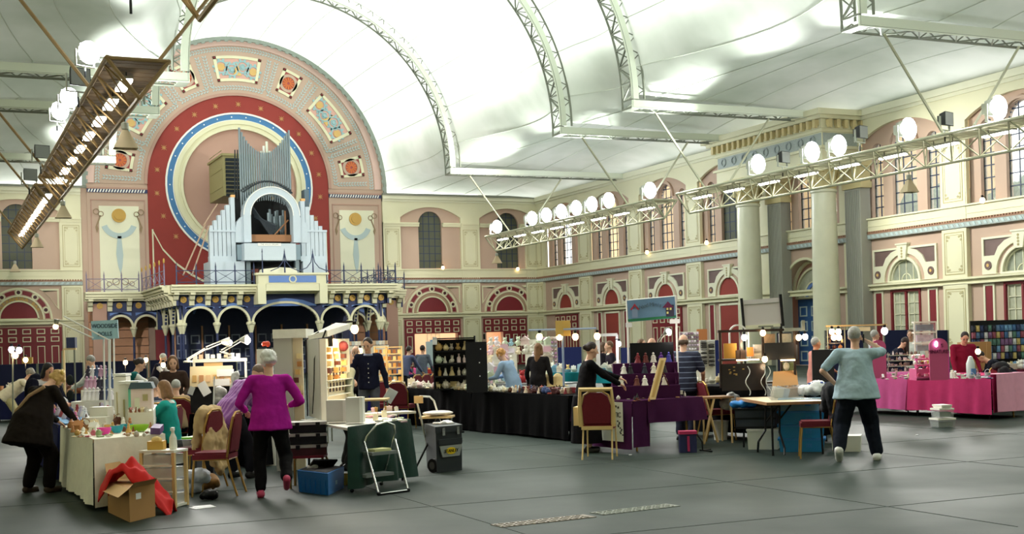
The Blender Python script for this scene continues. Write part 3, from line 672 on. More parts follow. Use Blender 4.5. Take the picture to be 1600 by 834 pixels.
M_roof = mat('grey roof decking', (150, 150, 145), .9)  # unseen aisle roof, its height and reach set to shade the liner below
struct(MB().box2((31.9, YB, 16.7), (XR+.5, YE, 16.9)).box2((XL-.5, YB, 16.7), (8.1, YE, 16.9)).build('aisle_roof', M_roof)).name = 'roof'
# arched trusses
def arch_truss(Y):
    R = 10.35; C = (CTX, CTZ); y0, y1 = Y-.5, Y+.5
    A = [pi*i/72 for i in range(73)]
    fr0 = lambda u, v, w: (u, w, v)
    leg = 12.62
    flange = MB().ring(C, R-.06, R+.3, 0, pi, y0-.05, y0+.03, fr0, 72)
    flange.box2((CTX+R-.06, y0-.05, 12.6), (XR-.2, y0+.03, 12.98)).box2((XL, y0-.05, 12.6), (CTX-R+.06, y0+.03, 12.98))
    t = struct(flange.build('arch_truss', M_steel, ceiling))
    ch = MB()
    for y in (y0, y1):
        for r in (R, R+.62): ch.path([(C[0]+r*cos(a), y, C[1]+r*sin(a)) for a in A], .06, 5)
        ch.rod((CTX+R, y, 12.65), (XR-.2, y, 12.65), .055, n=5).rod((XL, y, 12.65), (CTX-R, y, 12.65), .055, n=5)
        ch.rod((CTX+R, y, 12.65), (CTX+R, y, C[1]), .055, n=5).rod((CTX-R, y, 12.65), (CTX-R, y, C[1]), .055, n=5)
    ch.box2((CTX+R-.05, y0, 12.6), (CTX+R+.4, y1, 12.7)).box2((CTX-R-.4, y0, 12.6), (CTX-R+.05, y1, 12.7))
    ch.build('truss_chord', M_lat, t)
    lt = MB(); q = lambda a, y, r=R: (C[0]+r*cos(a), y, C[1]+r*sin(a))
    n = 40
    for i in range(n):
        a, b = pi*i/n, pi*(i+1)/n; ys = (y0, y1) if i % 2 else (y1, y0)
        lt.rod(q(a, ys[0]), q(b, ys[1]), .05, n=4); lt.rod(q(a, y0), q(a, y1), .05, n=4)
        for y in (y0, y1): lt.rod(q(a, y), q((a+b)/2, y, R+.62), .03, n=4).rod(q((a+b)/2, y, R+.62), q(b, y), .03, n=4)
    for x0, x1 in ((CTX+R, XR-.3), (XL, CTX-R)):
        k = 14
        for i in range(k):
            a, b = x0+(x1-x0)*i/k, x0+(x1-x0)*(i+1)/k; ys = (y0, y1) if i % 2 else (y1, y0)
            lt.rod((a, ys[0], 12.65), (b, ys[1], 12.65), .035, n=4)
            for y in (y1,): lt.rod((a, y, 12.65), ((a+b)/2, y, 12.95), .03, n=4).rod(((a+b)/2, y, 12.95), (b, y, 12.65), .03, n=4)
    lt.build('lattice', M_lat, t)
for Y, _ in TR[:6]: arch_truss(Y)
# steel angle where the liner meets the end wall
mb = MB().ring((CTX, CTZ), 10.5, 10.75, 0, pi, YE-.5, YE-.3, lambda u, v, w: (u, w, v), 60)
for i in range(60):
    t = pi*(i+.5)/60; mb.box((CTX+10.45*cos(t), YE-.52, CTZ+10.45*sin(t)), (.12, .05, .26), ry=-t)
mb.build('liner_edge_clamp', mat('grey clamp', (140, 150, 142), .5), ceiling)
mb = MB().box2((30.4, YE-.45, 12.9), (XR, YE-.25, 13.05)).box2((XL, YE-.45, 12.9), (9.5, YE-.25, 13.05)); mb.build('liner_edge_batten', M_lat, ceiling)
# ------------------------------------------------------------------ LIGHTING RIGS
M_rig = mat('pale rig steel', (205, 205, 180), .45, metal=.2); M_rigb = mat('brown rig steel', (150, 124, 84), .55, metal=.2)
M_deck = mat('brown rig walkway', (112, 92, 66), .7, var=.2, scale=6)
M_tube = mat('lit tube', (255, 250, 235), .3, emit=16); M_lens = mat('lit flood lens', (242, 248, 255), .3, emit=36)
M_off = mat('dark flood lens', (120, 124, 120), .15); M_blk = mat('black metal', (34, 36, 38), .5); M_body = mat('grey lamp body', (176, 178, 168), .5)
M_horn = mat('buff horn', (196, 178, 148), .6)
def rig(name, L, X, Ym, mm, label, group):
    t = root(name, label, 'lighting truss', (X, Ym, 8.0), 0, group); h = L/2; n = round(L/1.4)
    for x, z in ((0, 0), (-.75, .95), (.75, .95)): MB().rod((x, -h, z), (x, h, z), .06, n=6).build('chord', mm, t)
    for sx in (-1, 1):
        lt = MB()
        for i in range(n):
            a, b = -h+L*i/n, -h+L*(i+1)/n
            lt.rod((0, a, 0), (sx*.75, (a+b)/2, .95), .03, n=4).rod((sx*.75, (a+b)/2, .95), (0, b, 0), .03, n=4)
        lt.build('lattice', mm, t)
    dk = MB(); k = int(L/.5)
    for i in range(k): dk.box((0, -h+(i+.5)*L/k, .97), (1.5, L/k-.06, .05))
    for i in range(n): dk.rod((-.75, -h+L*i/n, 1.0), (.75, -h+L*(i+1)/n, 1.0), .03, n=4)
    dk.build('walkway', M_deck if mm is M_rigb else mm, t)
    for y in (-h, h): MB().rod((-.75, y, .95), (.75, y, .95), .05).rod((-.75, y, .95), (0, y, 0), .05).rod((.75, y, .95), (0, y, 0), .05).build('end_frame', mm, t)
    return t
RX, LX = 35.0, 4.75
rigs = {}
for X, side, mm in ((RX, 'right', M_rig), (LX, 'left', M_rigb)):
    for k, (a, b) in enumerate(((57.6, 79.8), (32.6, 55.2), (2.4, 24.6))):
        if side == 'right' and k == 2: continue
        lab = {'right': ('pale steel lighting truss along the right wall near the far corner, seven floods on top', 'pale steel lighting truss crossing in front of the two marble columns'),
               'left': ('far brown lighting truss with an unbroken row of tubes, end by the left window', 'long brown lighting truss seen from below, with eight separate tubes', 'nearest brown lighting truss cut by the top edge of the view')}[side][k]
        t = rig('lighting_truss', b-a, X, (a+b)/2, mm, lab, 'hanging lighting trusses'); rigs[side, k] = t
        for Y in (76.3, 60.55, 52.95, 36.7, 29.1, 12.9):
            if a < Y < b:
                o = 1 if side == 'right' else -1; hr = MB(); y = Y-(a+b)/2
                for x1, x0 in ((-3.2*o, -.5*o), (3.4*o, .7*o)): hr.rod((x1, y, 4.55), (x0, y, 1.0), .055, n=5)
                hr.build('hanger_rod', mm, t)
ORD = 'first second third fourth fifth sixth seventh eighth ninth tenth eleventh twelfth thirteenth fourteenth fifteenth sixteenth seventeenth'.split()
def strip_light():
    t = root('strip_light', '', 'lamp'); MB().box((0, 0, .06), (.22, 1.5, .07)).build('housing', M_body, t)
    MB().box((0, 0, 0), (.2, 1.44, .07)).build('tube', M_tube, t)
    for y in (-.5, .5): MB().rod((0, y, .09), (0, y, .25), .015, n=4).build('hanger', M_blk, t)
    return t
st0 = strip_light(); first = True
for X, side in ((RX, 'right'), (LX-.1, 'left')):
    for k, (a, b, n) in enumerate(((59.5, 78.5, 8), (34.5, 54, 8), (6, 23.4, 8))):
        if side == 'right' and k == 2: continue
        if side == 'left' and k == 0: n = 10
        lab = {'right': ('strip light under the far right truss', 'strip light under the truss before the columns'), 'left': ('strip light in the close row, far left truss', 'bright strip light along the long left truss', 'strip light under the nearest left truss')}[side][k]
        for i in range(n):
            y = a+(b-a)*i/(n-1); o = st0 if first else dup(st0); first = False
            o.location = (X, y, 8.68); o.scale = (1.3 if side == 'left' else 1, 1, 1); o['label'] = lab+', '+ORD[n-1-i]+' from the near end'; o['group'] = 'strip lights under the %s trusses, section %d' % (side, k+1)
def floodlight(lit):
    t = root('floodlight', '', 'floodlight'); m = MB()
    m.add([(-.2, -.05, -.2), (.2, -.05, -.2), (.2, -.05, .2), (-.2, -.05, .2), (-.3, -.35, -.26), (.3, -.35, -.26), (.3, -.35, .26), (-.3, -.35, .26)], [(0, 1, 2, 3), (0, 1, 5, 4), (1, 2, 6, 5), (2, 3, 7, 6), (3, 0, 4, 7)])
    m.box((0, 0, 0), (.3, .12, .3)).build('housing', M_body if lit else M_blk, t)
    (MB().ell((0, -.38, 0), (.36, .22, .36), 16, 10) if lit else MB().box((0, -.35, 0), (.56, .02, .48))).build('lens', M_lens if lit else M_off, t)  # lit lens swollen into a ball to imitate glare
    MB().box((-.33, -.15, -.15), (.03, .08, .5)).box((.33, -.15, -.15), (.03, .08, .5)).box((0, -.15, -.4), (.69, .1, .03)).rod((0, -.15, -.4), (0, -.15, -.55), .03).build('yoke', M_body, t); return t
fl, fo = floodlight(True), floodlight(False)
def put_flood(src, used, x, y, X, aim, lab, grp):
    p = at_x(x, y, X); o = src if not used[0] else dup(src); used[0] = True
    if src is fl: o.scale = (1.25,)*3 if x > 500 else (.85,)*3
    o.location = (p.x, p.y, max(9.05+.55*o.scale.x, p.z)); o.rotation_euler = (0, 0, aim); o['label'] = lab; o['group'] = grp
    ss = o.scale.x
    if 9.06-o.location.z < -.56*ss: MB().rod((0, -.15, -.55), (0, -.15, (9.05-o.location.z)/ss), .03).build('stand', M_blk, o)
u1, u0 = [False], [False]
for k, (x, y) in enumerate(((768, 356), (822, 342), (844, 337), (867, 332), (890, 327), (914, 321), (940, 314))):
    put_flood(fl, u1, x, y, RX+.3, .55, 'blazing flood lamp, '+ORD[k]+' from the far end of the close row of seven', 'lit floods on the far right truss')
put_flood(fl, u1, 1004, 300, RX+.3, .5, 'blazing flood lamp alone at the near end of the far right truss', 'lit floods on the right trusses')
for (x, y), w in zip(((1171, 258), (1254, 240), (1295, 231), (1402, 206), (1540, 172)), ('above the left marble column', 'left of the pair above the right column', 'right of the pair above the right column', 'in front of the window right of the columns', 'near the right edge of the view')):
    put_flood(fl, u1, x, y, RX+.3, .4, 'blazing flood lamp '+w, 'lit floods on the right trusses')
for (x, y), w in zip(((128, 85), (99, 155), (85, 175)), ('highest of the three on the long left truss', 'second down the long left truss', 'lowest of the three on the long left truss')):
    put_flood(fl, u1, x, y, LX-1.0, .5, 'blazing flood lamp, '+w, 'lit floods on the left truss')
for (x, y), w in zip(((1338, 208), (1218, 247), (1470, 188), (118, 125), (200, 30), (62, 290), (44, 310)), ('between the columns and next window', 'above the gap between the columns', 'in front of the pilaster right of the columns', 'upper left truss beside a lit one', 'top of the long left truss', 'far left truss, upper of two', 'far left truss, lower of two')):
    put_flood(fo, u0, x, y, RX-.3 if x > 500 else LX-.9, .3, 'unlit dark flood lamp, '+w, 'unlit floods')
def horn():
    t = root('horn_speaker', '', 'loudspeaker'); m = MB()
    m.add([(-.12, 0, .5), (.12, 0, .5), (.12, .2, .5), (-.12, .2, .5), (-.5, -.25, -.3), (.5, -.25, -.3), (.5, .45, -.3), (-.5, .45, -.3)], [(0, 1, 5, 4), (1, 2, 6, 5), (2, 3, 7, 6), (3, 0, 4, 7)])
    m.build('flare', M_horn, t); MB().lathe([(.1, .5), (.16, .55), (.16, .8), (.05, .85)], (0, .1, 0), 10).build('driver', M_body, t); MB().rod((0, .1, .84), (0, .1, 1.0), .025).build('bracket', M_blk, t); return t
h0 = horn(); h0.scale = (.62,)*3; hu = False
for x, y, X, lab in ((775, 374, RX-.2, 'buff horn speaker under the far end of the right truss'), (1418, 232, RX, 'buff horn speaker under the right truss beside the lit window'), (22, 372, LX-.5, 'buff horn speaker at the tip of the far left truss'), (57, 362, LX+.5, 'buff horn speaker just below the row of far left tubes'), (98, 316, LX+.6, 'buff horn speaker below the gap in the left truss'), (195, 198, LX+.6, 'buff horn speaker beneath the middle of the long left truss')):
    X = RX if X > 20 else LX; p = at_x(x, y, X); o = h0 if not hu else dup(h0); hu = True; o.location = (X, p.y-.1, 7.32); o['label'] = lab; o['group'] = 'horn speakers on the trusses'
# rig beams onto liner and right wall, plus added fill for stalls, end wall
def spotlamp(loc, to, e, size=1.2, col=(1, 1, .95)):
    l = bpy.data.lights.new('flood_or_fill_beam', 'SPOT'); l.energy = e; l.spot_size = size; l.spot_blend = .8; l.shadow_soft_size = 1.8 if to[2] == 0 else .3; l.color = col
    o = bpy.data.objects.new('flood_or_fill_beam', l); COL.objects.link(o); o.location = loc; o.rotation_euler = (Vector(to)-Vector(loc)).to_track_quat('-Z', 'Y').to_euler()
for i, y in enumerate((74, 68, 62, 52, 46, 40)):
    spotlamp((RX-.9, y, 9.9), (23, y-2, 23), 4500, 1.5, (.95, 1, .93)); spotlamp((LX+.9, y, 9.9), (17, y-2, 23), 4500, 1.5, (.95, 1, .93))
for y in (70, 56, 44, 36): spotlamp((RX-.6, y, 9.3), (16, y-14, 0), 4600, 1.7, (1, .98, .92)); spotlamp((LX+.6, y, 9.3), (12, y-14, 0), 4200, 1.7, (1, .98, .92))  # added downward fill from the rigs, brightens the stalls
for p, q, e in (((LX+.6, 78, 9.3), (6, 90, 6), 1700), ((RX-.6, 79, 9.3), (36, 90, 6), 1500), ((LX+.9, 64, 9.9), (18, 88, 10), 6500), ((RX-.9, 64, 9.9), (22, 88, 10), 5000)): spotlamp(p, q, e, 1.3, (1, .95, .86))  # added fill to lift the underlit end wall and organ
for y in (28, 20): spotlamp((LX+.6, y, 9.0), (9, y-6, 0), 3000, 1.9, (1, .98, .92))  # more added fill, over the near left stalls
for y in (48, 40, 34): spotlamp((RX+.6, y, 9.8), (XR, y-3, 7), 2600, 1.7, (1, .98, .86))
# ------------------------------------------------------------------ ORGAN GALLERY
GY, GB = 79.0, 87.5; GZ = 5.28
gal = struct(MB().box2((13.2, GY, 5.0), (27.0, YE, GZ)).box2((9.4, GB, 5.0), (13.2, YE-.1, GZ)).box2((27.0, GB, 5.0), (30.5, YE-.1, GZ)).build('balcony', M_navy))
gal['label'] = 'organ balcony'
def frG(Y): return lambda u, v, w: (u, Y-w, v)
def frS(X, s): return lambda u, v, w: (X+s*w, u, v)
fronts = [(frG(GY), 12.95, 27.25, 'f'), (frG(GB), 8.9, 13.3, 'b'), (frG(GB), 26.9, 30.9, 'b'), (frS(13.35, -1), GY-.3, GB, 's'), (frS(26.85, 1), GY-.3, GB, 's')]
corb = lambda fr: MB().prism([(0, 0), (.72, 0), (.72, -.14), (.5, -.2), (.4, -.42), (.24, -.5), (.2, -.78), (0, -.78)], -.15, .15, lambda u, v, w: Vector(fr(w, v, u))-Vector(fr(0, 0, 0)))
for fr, a, b, k in fronts:
    MB().rect(a, b, 5.28, 5.42, 0, .75, fr).rect(a, b, 5.42, 5.62, 0, .85, fr).rect(a, b, 5.62, 5.74, 0, .98, fr).rect(a, b, 5.16, 5.28, 0, .5, fr).build('cornice', M_cream, gal)
    MB().rect(a+(.3 if k != 's' else 0), b-(.3 if k == 'f' else 0), 4.5, 5.2, -.1, .02, fr).build('corbel_frieze', M_navy, gal)
    cm = corb(fr).mesh('corbel'); rm = MB().ring((0, 0), .1, .2, 0, 2*pi, .02, .1, lambda u, v, w: Vector(fr(u, v, w))-Vector(fr(0, 0, 0)), 12).ring((0, 0), 0, .09, 0, 2*pi, .02, .07, lambda u, v, w: Vector(fr(u, v, w))-Vector(fr(0, 0, 0)), 8).mesh('gilt_roundel')
    n = int((b-a-.7)/.95); st = (b-a-.7)/n
    for i in range(n+1):
        u = a+.35+i*st
        if k == 'f' and 18.0 < u < 22.3: continue
        link('corbel', cm, M_cream, gal).location = fr(u, 5.28, 0)
        if i < n and not (k == 'f' and 17.2 < u < 22.3): link('gilt_roundel', rm, M_gold, gal).location = fr(u+st/2, 4.86, 0)
def arcade(fr, spans, top, nm, cols=True):
    """spandrel plate with arch openings, archivolts, capitals and thin columns"""
    a, b = spans[0][0], spans[-1][1]; hl = []
    for s0, s1 in spans:
        r = (s1-s0)/2-.12; c = (s0+s1)/2; big = r > 1.5; rise = 1.15 if big else r
        hl.append([(c-r, 3.2)]+[(c+r*cos(pi-pi*i/16), 3.42+rise*sin(pi-pi*i/16)) for i in range(17)]+[(c+r, 3.2)])
    # one outline with scalloped lower edge
    out = [(a, top)]+[(a, 3.2)]
    for h in hl: out += h
    out += [(b, 3.2), (b, top)]
    MB().prism(out, -.14, 0, fr).build('spandrel_wall', M_navy, gal)
    for s0, s1 in spans:
        r = (s1-s0)/2-.12; c = (s0+s1)/2; rise = 1.15 if r > 1.5 else r; mb = MB(); P0 = []
        n = 18; pts = [(c+r*cos(pi*i/n), 3.42+rise*sin(pi*i/n)) for i in range(n+1)]; po = [(c+(r+.14)*cos(pi*i/n), 3.42+(rise+.14)*sin(pi*i/n)) for i in range(n+1)]
        vs = []
        for w in (-.2, .1): vs += [fr(u, v, w) for u, v in po]+[fr(u, v, w) for u, v in pts]
        m = n+1; fs = []
        for i in range(n): fs += [(i, i+1, m+i+1, m+i), (2*m+i, 2*m+i+1, 3*m+i+1, 3*m+i), (i, i+1, 2*m+i+1, 2*m+i), (m+i, m+i+1, 3*m+i+1, 3*m+i)]
        mb.add(vs, fs).build('archivolt', M_cream, gal)
        MB().prism([(c-r*.98, top-.12), (c-r*.98, 3.75+rise*.62), (c-r*.55, 3.62+rise*1.0), (c, 3.66+rise*1.08), (c+r*.55, 3.62+rise*1.0), (c+r*.98, 3.75+rise*.62), (c+r*.98, top-.12)], 0, .03, fr).build('spandrel_panel', M_royal, gal)
    edges = sorted({s for sp in spans for s in sp})
    for e in edges:
        p = fr(e, 0, -.05)
        MB().lathe([(.06, 2.75), (.1, 2.9), (.12, 2.95), (.2, 3.25), (.24, 3.3), (.24, 3.42), (.16, 3.46)], (p[0], p[1], 0), 10).build('capital', M_cream, gal)
        MB().lathe([(.14, 0), (.14, .3), (.08, .36), (.075, 2.78)], (p[0], p[1], 0), 8).build('column', M_navy, gal)
arcade(frG(GY), [(13.75, 15.8), (15.8, 17.85), (17.95, 22.25), (22.35, 24.3), (24.3, 26.25)], 4.52, 'f')
for fr in (frS(13.55, -1), frS(26.5, 1)): arcade(fr, [(79.1, 81.9), (81.9, 84.7), (84.7, 87.5)], 4.52, 's')
arcade(frG(GB), [(10.35, 12.0), (12.0, 13.65)], 4.52, 'b'); arcade(frG(GB), [(26.6, 28.1), (28.1, 29.6)], 4.52, 'b')
MB().box2((9.4, GB-.05, 0), (10.3, GB+.2, 5.0)).box2((29.65, GB-.05, 0), (30.5, GB+.2, 5.0)).build('end_pier', M_pinkd, gal)
# rooms under the balcony
M_terra = mat('terracotta boarding', (212, 160, 128), .7, var=.08)
for u0, u1 in ((9.4, 13.3), (26.9, 30.4)):
    for j in range(9): MB().box2((u0, YE-.25+.02*(j % 2), .02+j*.55), (u1, YE-.1, .55+j*.55-.02)).build('wall_board', M_terra, gal)
MB().box2((13.4, 86.4, 0), (26.8, 86.6, 5.0)).build('undercroft_wall', M_navy, gal)
MB().box2((13.2, 86.2, 0), (14.1, 86.4, 3.2)).build('red_screen', M_crim, gal)
fm = MB().frame(-.3, .3, -.3, .3, .08, 0, .05, lambda a, b, w: (a, -w, b)).mesh('square_moulding'); M_lav = mat('grey blue line paint', (160, 170, 196), .6)
for i in range(13):
    for j in range(3): link('square_moulding', fm, M_lav, gal).location = (14.9+i*.9, 86.4, .6+j*.95)
for i in range(7): MB().box2((14.4+i*1.8, 86.25, 0), (14.5+i*1.8, 86.4, 3.4)).build('undercroft_post', M_terra, gal)
mb = MB().ring((20.1, 2.6), 4.6, 4.75, .35, pi-.35, 0, .1, lambda u, v, w: (u, 86.35-w, v), 20); mb.build('undercroft_arch', M_royal, gal)
# centre parapet with blue panel
MB().box2((18.15, GY-1.2, 5.74), (22.45, GY-.5, 6.3)).box2((18.0, GY-1.3, 6.3), (22.6, GY-.4, 6.42)).box2((18.1, GY-1.25, 4.5), (18.6, GY, 5.74)).box2((22.0, GY-1.25, 4.5), (22.5, GY, 5.74)).box2((18.62, GY-1.22, 5.3), (21.98, GY, 5.73)).build('centre_parapet', M_cream, gal)
pf = lambda u, v, w: (u, GY-1.2-w, v)
MB().rect(18.8, 21.8, 5.82, 6.24, 0, .03, pf).build('blue_panel', M_royal, gal); MB().ring((20.3, 6.03), .17, .25, 0, 2*pi, 0, .06, pf, 14).build('panel_roundel', M_cream, gal)
# railings: each run is a part with posts, rails and braces
M_rail = mat('dark blue railing', (48, 58, 92), .5); M_railp = mat('violet grey railing', (122, 112, 138), .5)
def railing(p, q, n, m, z=5.74, gold=False):
    p = Vector(p); q = Vector(q); rl = MB().rod((*p, z+.85), (*q, z+.85), .025).rod((*p, z+.15), (*q, z+.15), .025)
    for i in range(n):
        a = p.lerp(q, i/n); b = p.lerp(q, (i+1)/n); rl.rod((*a, z+.15), (*b, z+.85), .018, n=4).rod((*a, z+.85), (*b, z+.15), .018, n=4)
    run = rl.build('railing', m, gal)
    for i in range(n+1):
        a = p.lerp(q, i/n); MB().rod((*a, z-.05), (*a, z+1.05), .05, .04).rod((*a, z+1.05), (*a, z+1.4), .05, .0).build('post', m, run)
        if gold: MB().ell((a.x, a.y, z+1.45), (.06, .06, .16), 6, 5).build('gilt_finial', M_gold, run)
railing((13.3, GY-.75), (18.0, GY-.75), 4, M_rail); railing((22.6, GY-.75), (27.2, GY-.75), 4, M_rail)
railing((9.0, GB-.75), (12.3, GB-.75), 3, M_railp); railing((12.5, GB-.75), (12.6, GY-.6), 5, M_railp, gold=True)
railing((27.2, GY-.7), (27.6, GB-.7), 5, M_rail); railing((27.6, GB-.75), (30.8, GB-.75), 3, M_rail)
cr = MB()
for x, s_ in ((19.9, -1), (19.9, 1), (21.7, -1), (21.7, 1)):
    cr.path([(x, GY-.9, 7.7), (x+s_*.12, GY-.9, 7.1), (x+s_*.4, GY-.9, 6.75), (x+s_*.9, GY-.9, 6.55)], .03, 5)
for x in (18.5, 19.9, 21.7): cr.rod((x, GY-.9, 6.4), (x, GY-.9, 7.7), .05, .02).rod((x, GY-.9, 7.7), (x, GY-.9, 8.0), .04, 0)
cr.build('crest_railing', M_rail, gal)
# ------------------------------------------------------------------ PIPE ORGAN
OY = 81.5
M_org = mat('powder blue organ case', (190, 202, 214), .5, var=.04); M_pipe = mat('slate grey pipe metal', (128, 142, 150), .38, metal=.35); M_pd = mat('dark pipe mouth', (38, 46, 54), .6)
M_olive = mat('olive swell box', (150, 142, 98), .6, var=.08); M_or = mat('orange pipe cap', (224, 170, 110), .6)
org = root('pipe_organ', 'tall pipe organ with grey pipes and powder blue case on the balcony', 'organ', (20, OY, GZ)); OO = Vector((20, OY, GZ))
def o_(x, y, Y=OY): return at_y(x, y, Y)-OO
def obox(x0, x1, y0, y1, Y, dep, name, m, par=None):
    a = o_((x0+x1)/2, y0, Y); b = o_((x0+x1)/2, y1, Y); l = o_(x0, (y0+y1)/2, Y); r = o_(x1, (y0+y1)/2, Y)
    return MB().box2((l.x, l.y, max(b.z, 0)), (r.x, l.y+dep, a.z)).build(name, m, par or org)
obox(329, 383, 408, 452, OY-.3, 2.2, 'left_chest', M_org); obox(474, 512, 408, 452, OY-.3, 2.2, 'right_chest', M_org)
L = [(327, 334, 352), (334, 340.5, 344), (340.5, 347, 336), (347, 353.5, 328), (353.5, 360.5, 320), (360.5, 368, 308)]
Rr = [(470, 477.5, 314), (477.5, 485, 323), (485, 491.5, 336), (491.5, 498, 345), (498, 504.5, 353), (504.5, 510.5, 360)]
for x0, x1, y in L+Rr:
    p = obox(x0+.4, x1-.4, y, 400, OY, .5, 'flat_pipe', M_org)
    obox(x0+1, x1-1, 401.5, 403, OY-.02, .1, 'pipe_mouth', M_pd, p)
    if y in (308, 314): obox(x0+.8, x1-.8, y-4, y, OY+.05, .4, 'orange_cap', M_or, p)
obox(327, 370, 359, 362, OY-.08, .1, 'pipe_band', M_org); obox(470, 511, 359, 362, OY-.08, .1, 'pipe_band', M_org)
obox(328, 369, 400, 408, OY-.1, .6, 'pipe_rack', M_org); obox(470, 511, 400, 408, OY-.1, .6, 'pipe_rack', M_org)
a = o_(379, 336); b = o_(467.5, 336); c = (a.x+b.x)/2; ro = (b.x-a.x)/2; ri = (o_(456, 336).x-o_(390.5, 336).x)/2; zs = o_(425, 292).z-ro; zb = o_(425, 379).z
fo_ = lambda u, v, w: (u, -w, v)
MB().ring((c, zs), ri, ro, 0, pi, -.6, .25, fo_, 30).rect(c-ro, c-ri, zb, zs, -.6, .25, fo_).rect(c+ri, c+ro, zb, zs, -.6, .25, fo_).build('arch_case', M_org, org, smooth=True)
MB().ring((c, zs), ri, ri+.05, 0, pi, .25, .3, fo_, 24).ring((c, zs), ro-.05, ro, 0, pi, .25, .3, fo_, 24).build('arch_bead', M_white, org)
for s_ in (-1, 1): MB().prism([(c+s_*ro, zb), (c+s_*(ro+.5), zb), (c+s_*(ro+.5), zb+.9), (c+s_*(ro+.4), zb+1.3), (c+s_*(ro+.15), zb+1.6), (c+s_*ro, zb+1.7)], -.4, .1, fo_).build('shoulder', M_org, org)
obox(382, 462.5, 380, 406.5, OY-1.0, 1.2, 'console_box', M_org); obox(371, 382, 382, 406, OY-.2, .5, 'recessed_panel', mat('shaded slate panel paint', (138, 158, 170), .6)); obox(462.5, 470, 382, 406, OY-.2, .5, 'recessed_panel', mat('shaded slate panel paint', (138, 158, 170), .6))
q = o_(421, 381.8, OY-1.02); MB().box((q.x, q.y, q.z), (1.5, .02, .17)).build('name_strip', M_white, org)
text('THE WILLIS ORGAN', .13, mat('grey lettering', (120, 130, 140)), org, (q.x, q.y-.015, q.z), (pi/2, 0, 0))
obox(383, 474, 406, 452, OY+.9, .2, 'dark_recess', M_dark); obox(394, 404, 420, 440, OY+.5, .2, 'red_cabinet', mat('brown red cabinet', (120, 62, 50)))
obox(385, 392, 406, 452, OY-.1, .4, 'frame_post', M_pipe); obox(462, 468, 406, 452, OY-.1, .4, 'frame_post', M_pipe)
# covered console
l = o_(405, 418, OY-1.2); r = o_(462, 418, OY-1.2); cs = MB(); w = (r.x-l.x); cs.box2((l.x, -1.7, 0), (r.x, -.9, 1.25)).prism([(l.x, 1.25), (l.x+w*.04, 1.5), (l.x+w*.5, 1.62), (l.x+w*.96, 1.55), (r.x, 1.25)], .95, 1.65, fo_)
cs.build('dust_sheet', mat('cream dust sheet', (222, 220, 200), .8, var=.08, scale=4), org)
# tall display pipes in a shallow V
tops = [199, 206, 213, 219, 224, 228, 231, 234, 236, 238, 238, 238, 238, 238, 236, 233, 230, 227, 223, 218, 212, 207, 203]
for i, y in enumerate(tops):
    x = 377.2+i*3.52; p0 = o_(x, 300-14*(1-((i-11)/11)**2)); t = o_(x, y); r = .058+.014*abs(i-11)/11
    pp = MB().lathe([(.035, p0.z-1.1), (r, p0.z), (r, t.z)], (p0.x, .15, 0), 8).build('display_pipe', M_pipe, org, smooth=True)
    MB().box((p0.x, .15-r, p0.z+.12), (r*1.1, .03, .14)).build('pipe_mouth', M_pd, pp)
a = o_(379, 300); b = o_(457, 300)
MB().path([(a.x+(b.x-a.x)*i/12, -.0, a.z+.75*sin(pi*i/12)) for i in range(13)], .05, 5).build('pipe_stay', M_pd, org)
for x, y, m in ((412, 228, M_white), (416.5, 221, M_steel), (408, 236, M_white), (421, 236, M_white), (424, 240, M_gold)):
    t = o_(x, y, OY+1); MB().lathe([(.08, t.z-3), (.08, t.z)], (t.x, 1.0, 0), 8).build('inner_pipe', m, org, smooth=True)
# swell box with louvres
sp = o_(348, 243, 84.5); sq = o_(376, 306, 84.5); back = at_x(327, 275, sp.x+20).y-OY
box = MB().box2((sp.x, sp.y, sq.z), (o_(400, 270, 84.5).x, back, sp.z)).build('swell_box', M_olive, org)
MB().box2((sp.x-.1, sp.y-.1, sp.z), (o_(400, 270, 84.5).x, back+.1, sp.z+.15)).build('swell_cap', M_olive, box)
lz = sp.z
while lz > sq.z+.25: lz -= .26; MB().box(((sp.x+sq.x)/2+.1, sp.y-.05, lz), (sq.x-sp.x-.1, .06, .2), rx=.4).build('louvre', M_pd, box)
for k in range(3): MB().box2((sp.x-.03, sp.y+.3, sq.z+.6+k*1.2), (sp.x, back-.3, sq.z+.64+k*1.2)).build('side_batten', M_olive, box)
for x in (367, 371): MB().rod(o_(x, 234, OY+1), o_(x, 310, OY+1), .04).build('steel_stay', M_pd, org)
obox(476, 483, 296, 324, OY+.8, .8, 'side_cabinet', mat('slate cabinet', (92, 110, 124)))
# inside the arch
MB().box2((c-ro, 2.2, 0), (c+ro, 2.3, zs+ro-.1)).build('inner_back', M_dark, org)  # near-black board stands in for the dark depth inside the case
for i in range(9): MB().lathe([(.03, zb+.6), (.09, zb+1.2), (.09, zs+.3+.25*sin(i*1.7))], (c+.1+i*.13, 1.2+.1*(i % 3), 0), 8).build('inner_pipe', M_pipe, org, smooth=True)
MB().box2((c-ri, .3, zb+.1), (c+ri, .8, zb+.55)).build('oak_beam', mat('brown organ oak', (150, 104, 70), .6), org)
dr = MB()
for i in range(7): dr.rod((c-1.0+i*.02, .9, zs+.6-.1*i), (c+.2+.05*i, .8, zb+.5+.1*i), .09, .14, 6)
dr.build('wind_trunk', M_pd, org); MB().rod((c+1.1, .7, zb+.4), (c+1.1, .7, zs+.4), .06).rod((c+.3, .7, zb+.5), (c+1.3, .7, zs-.2), .05).build('tracker_rod', mat('brown organ oak', (150, 104, 70)), org)
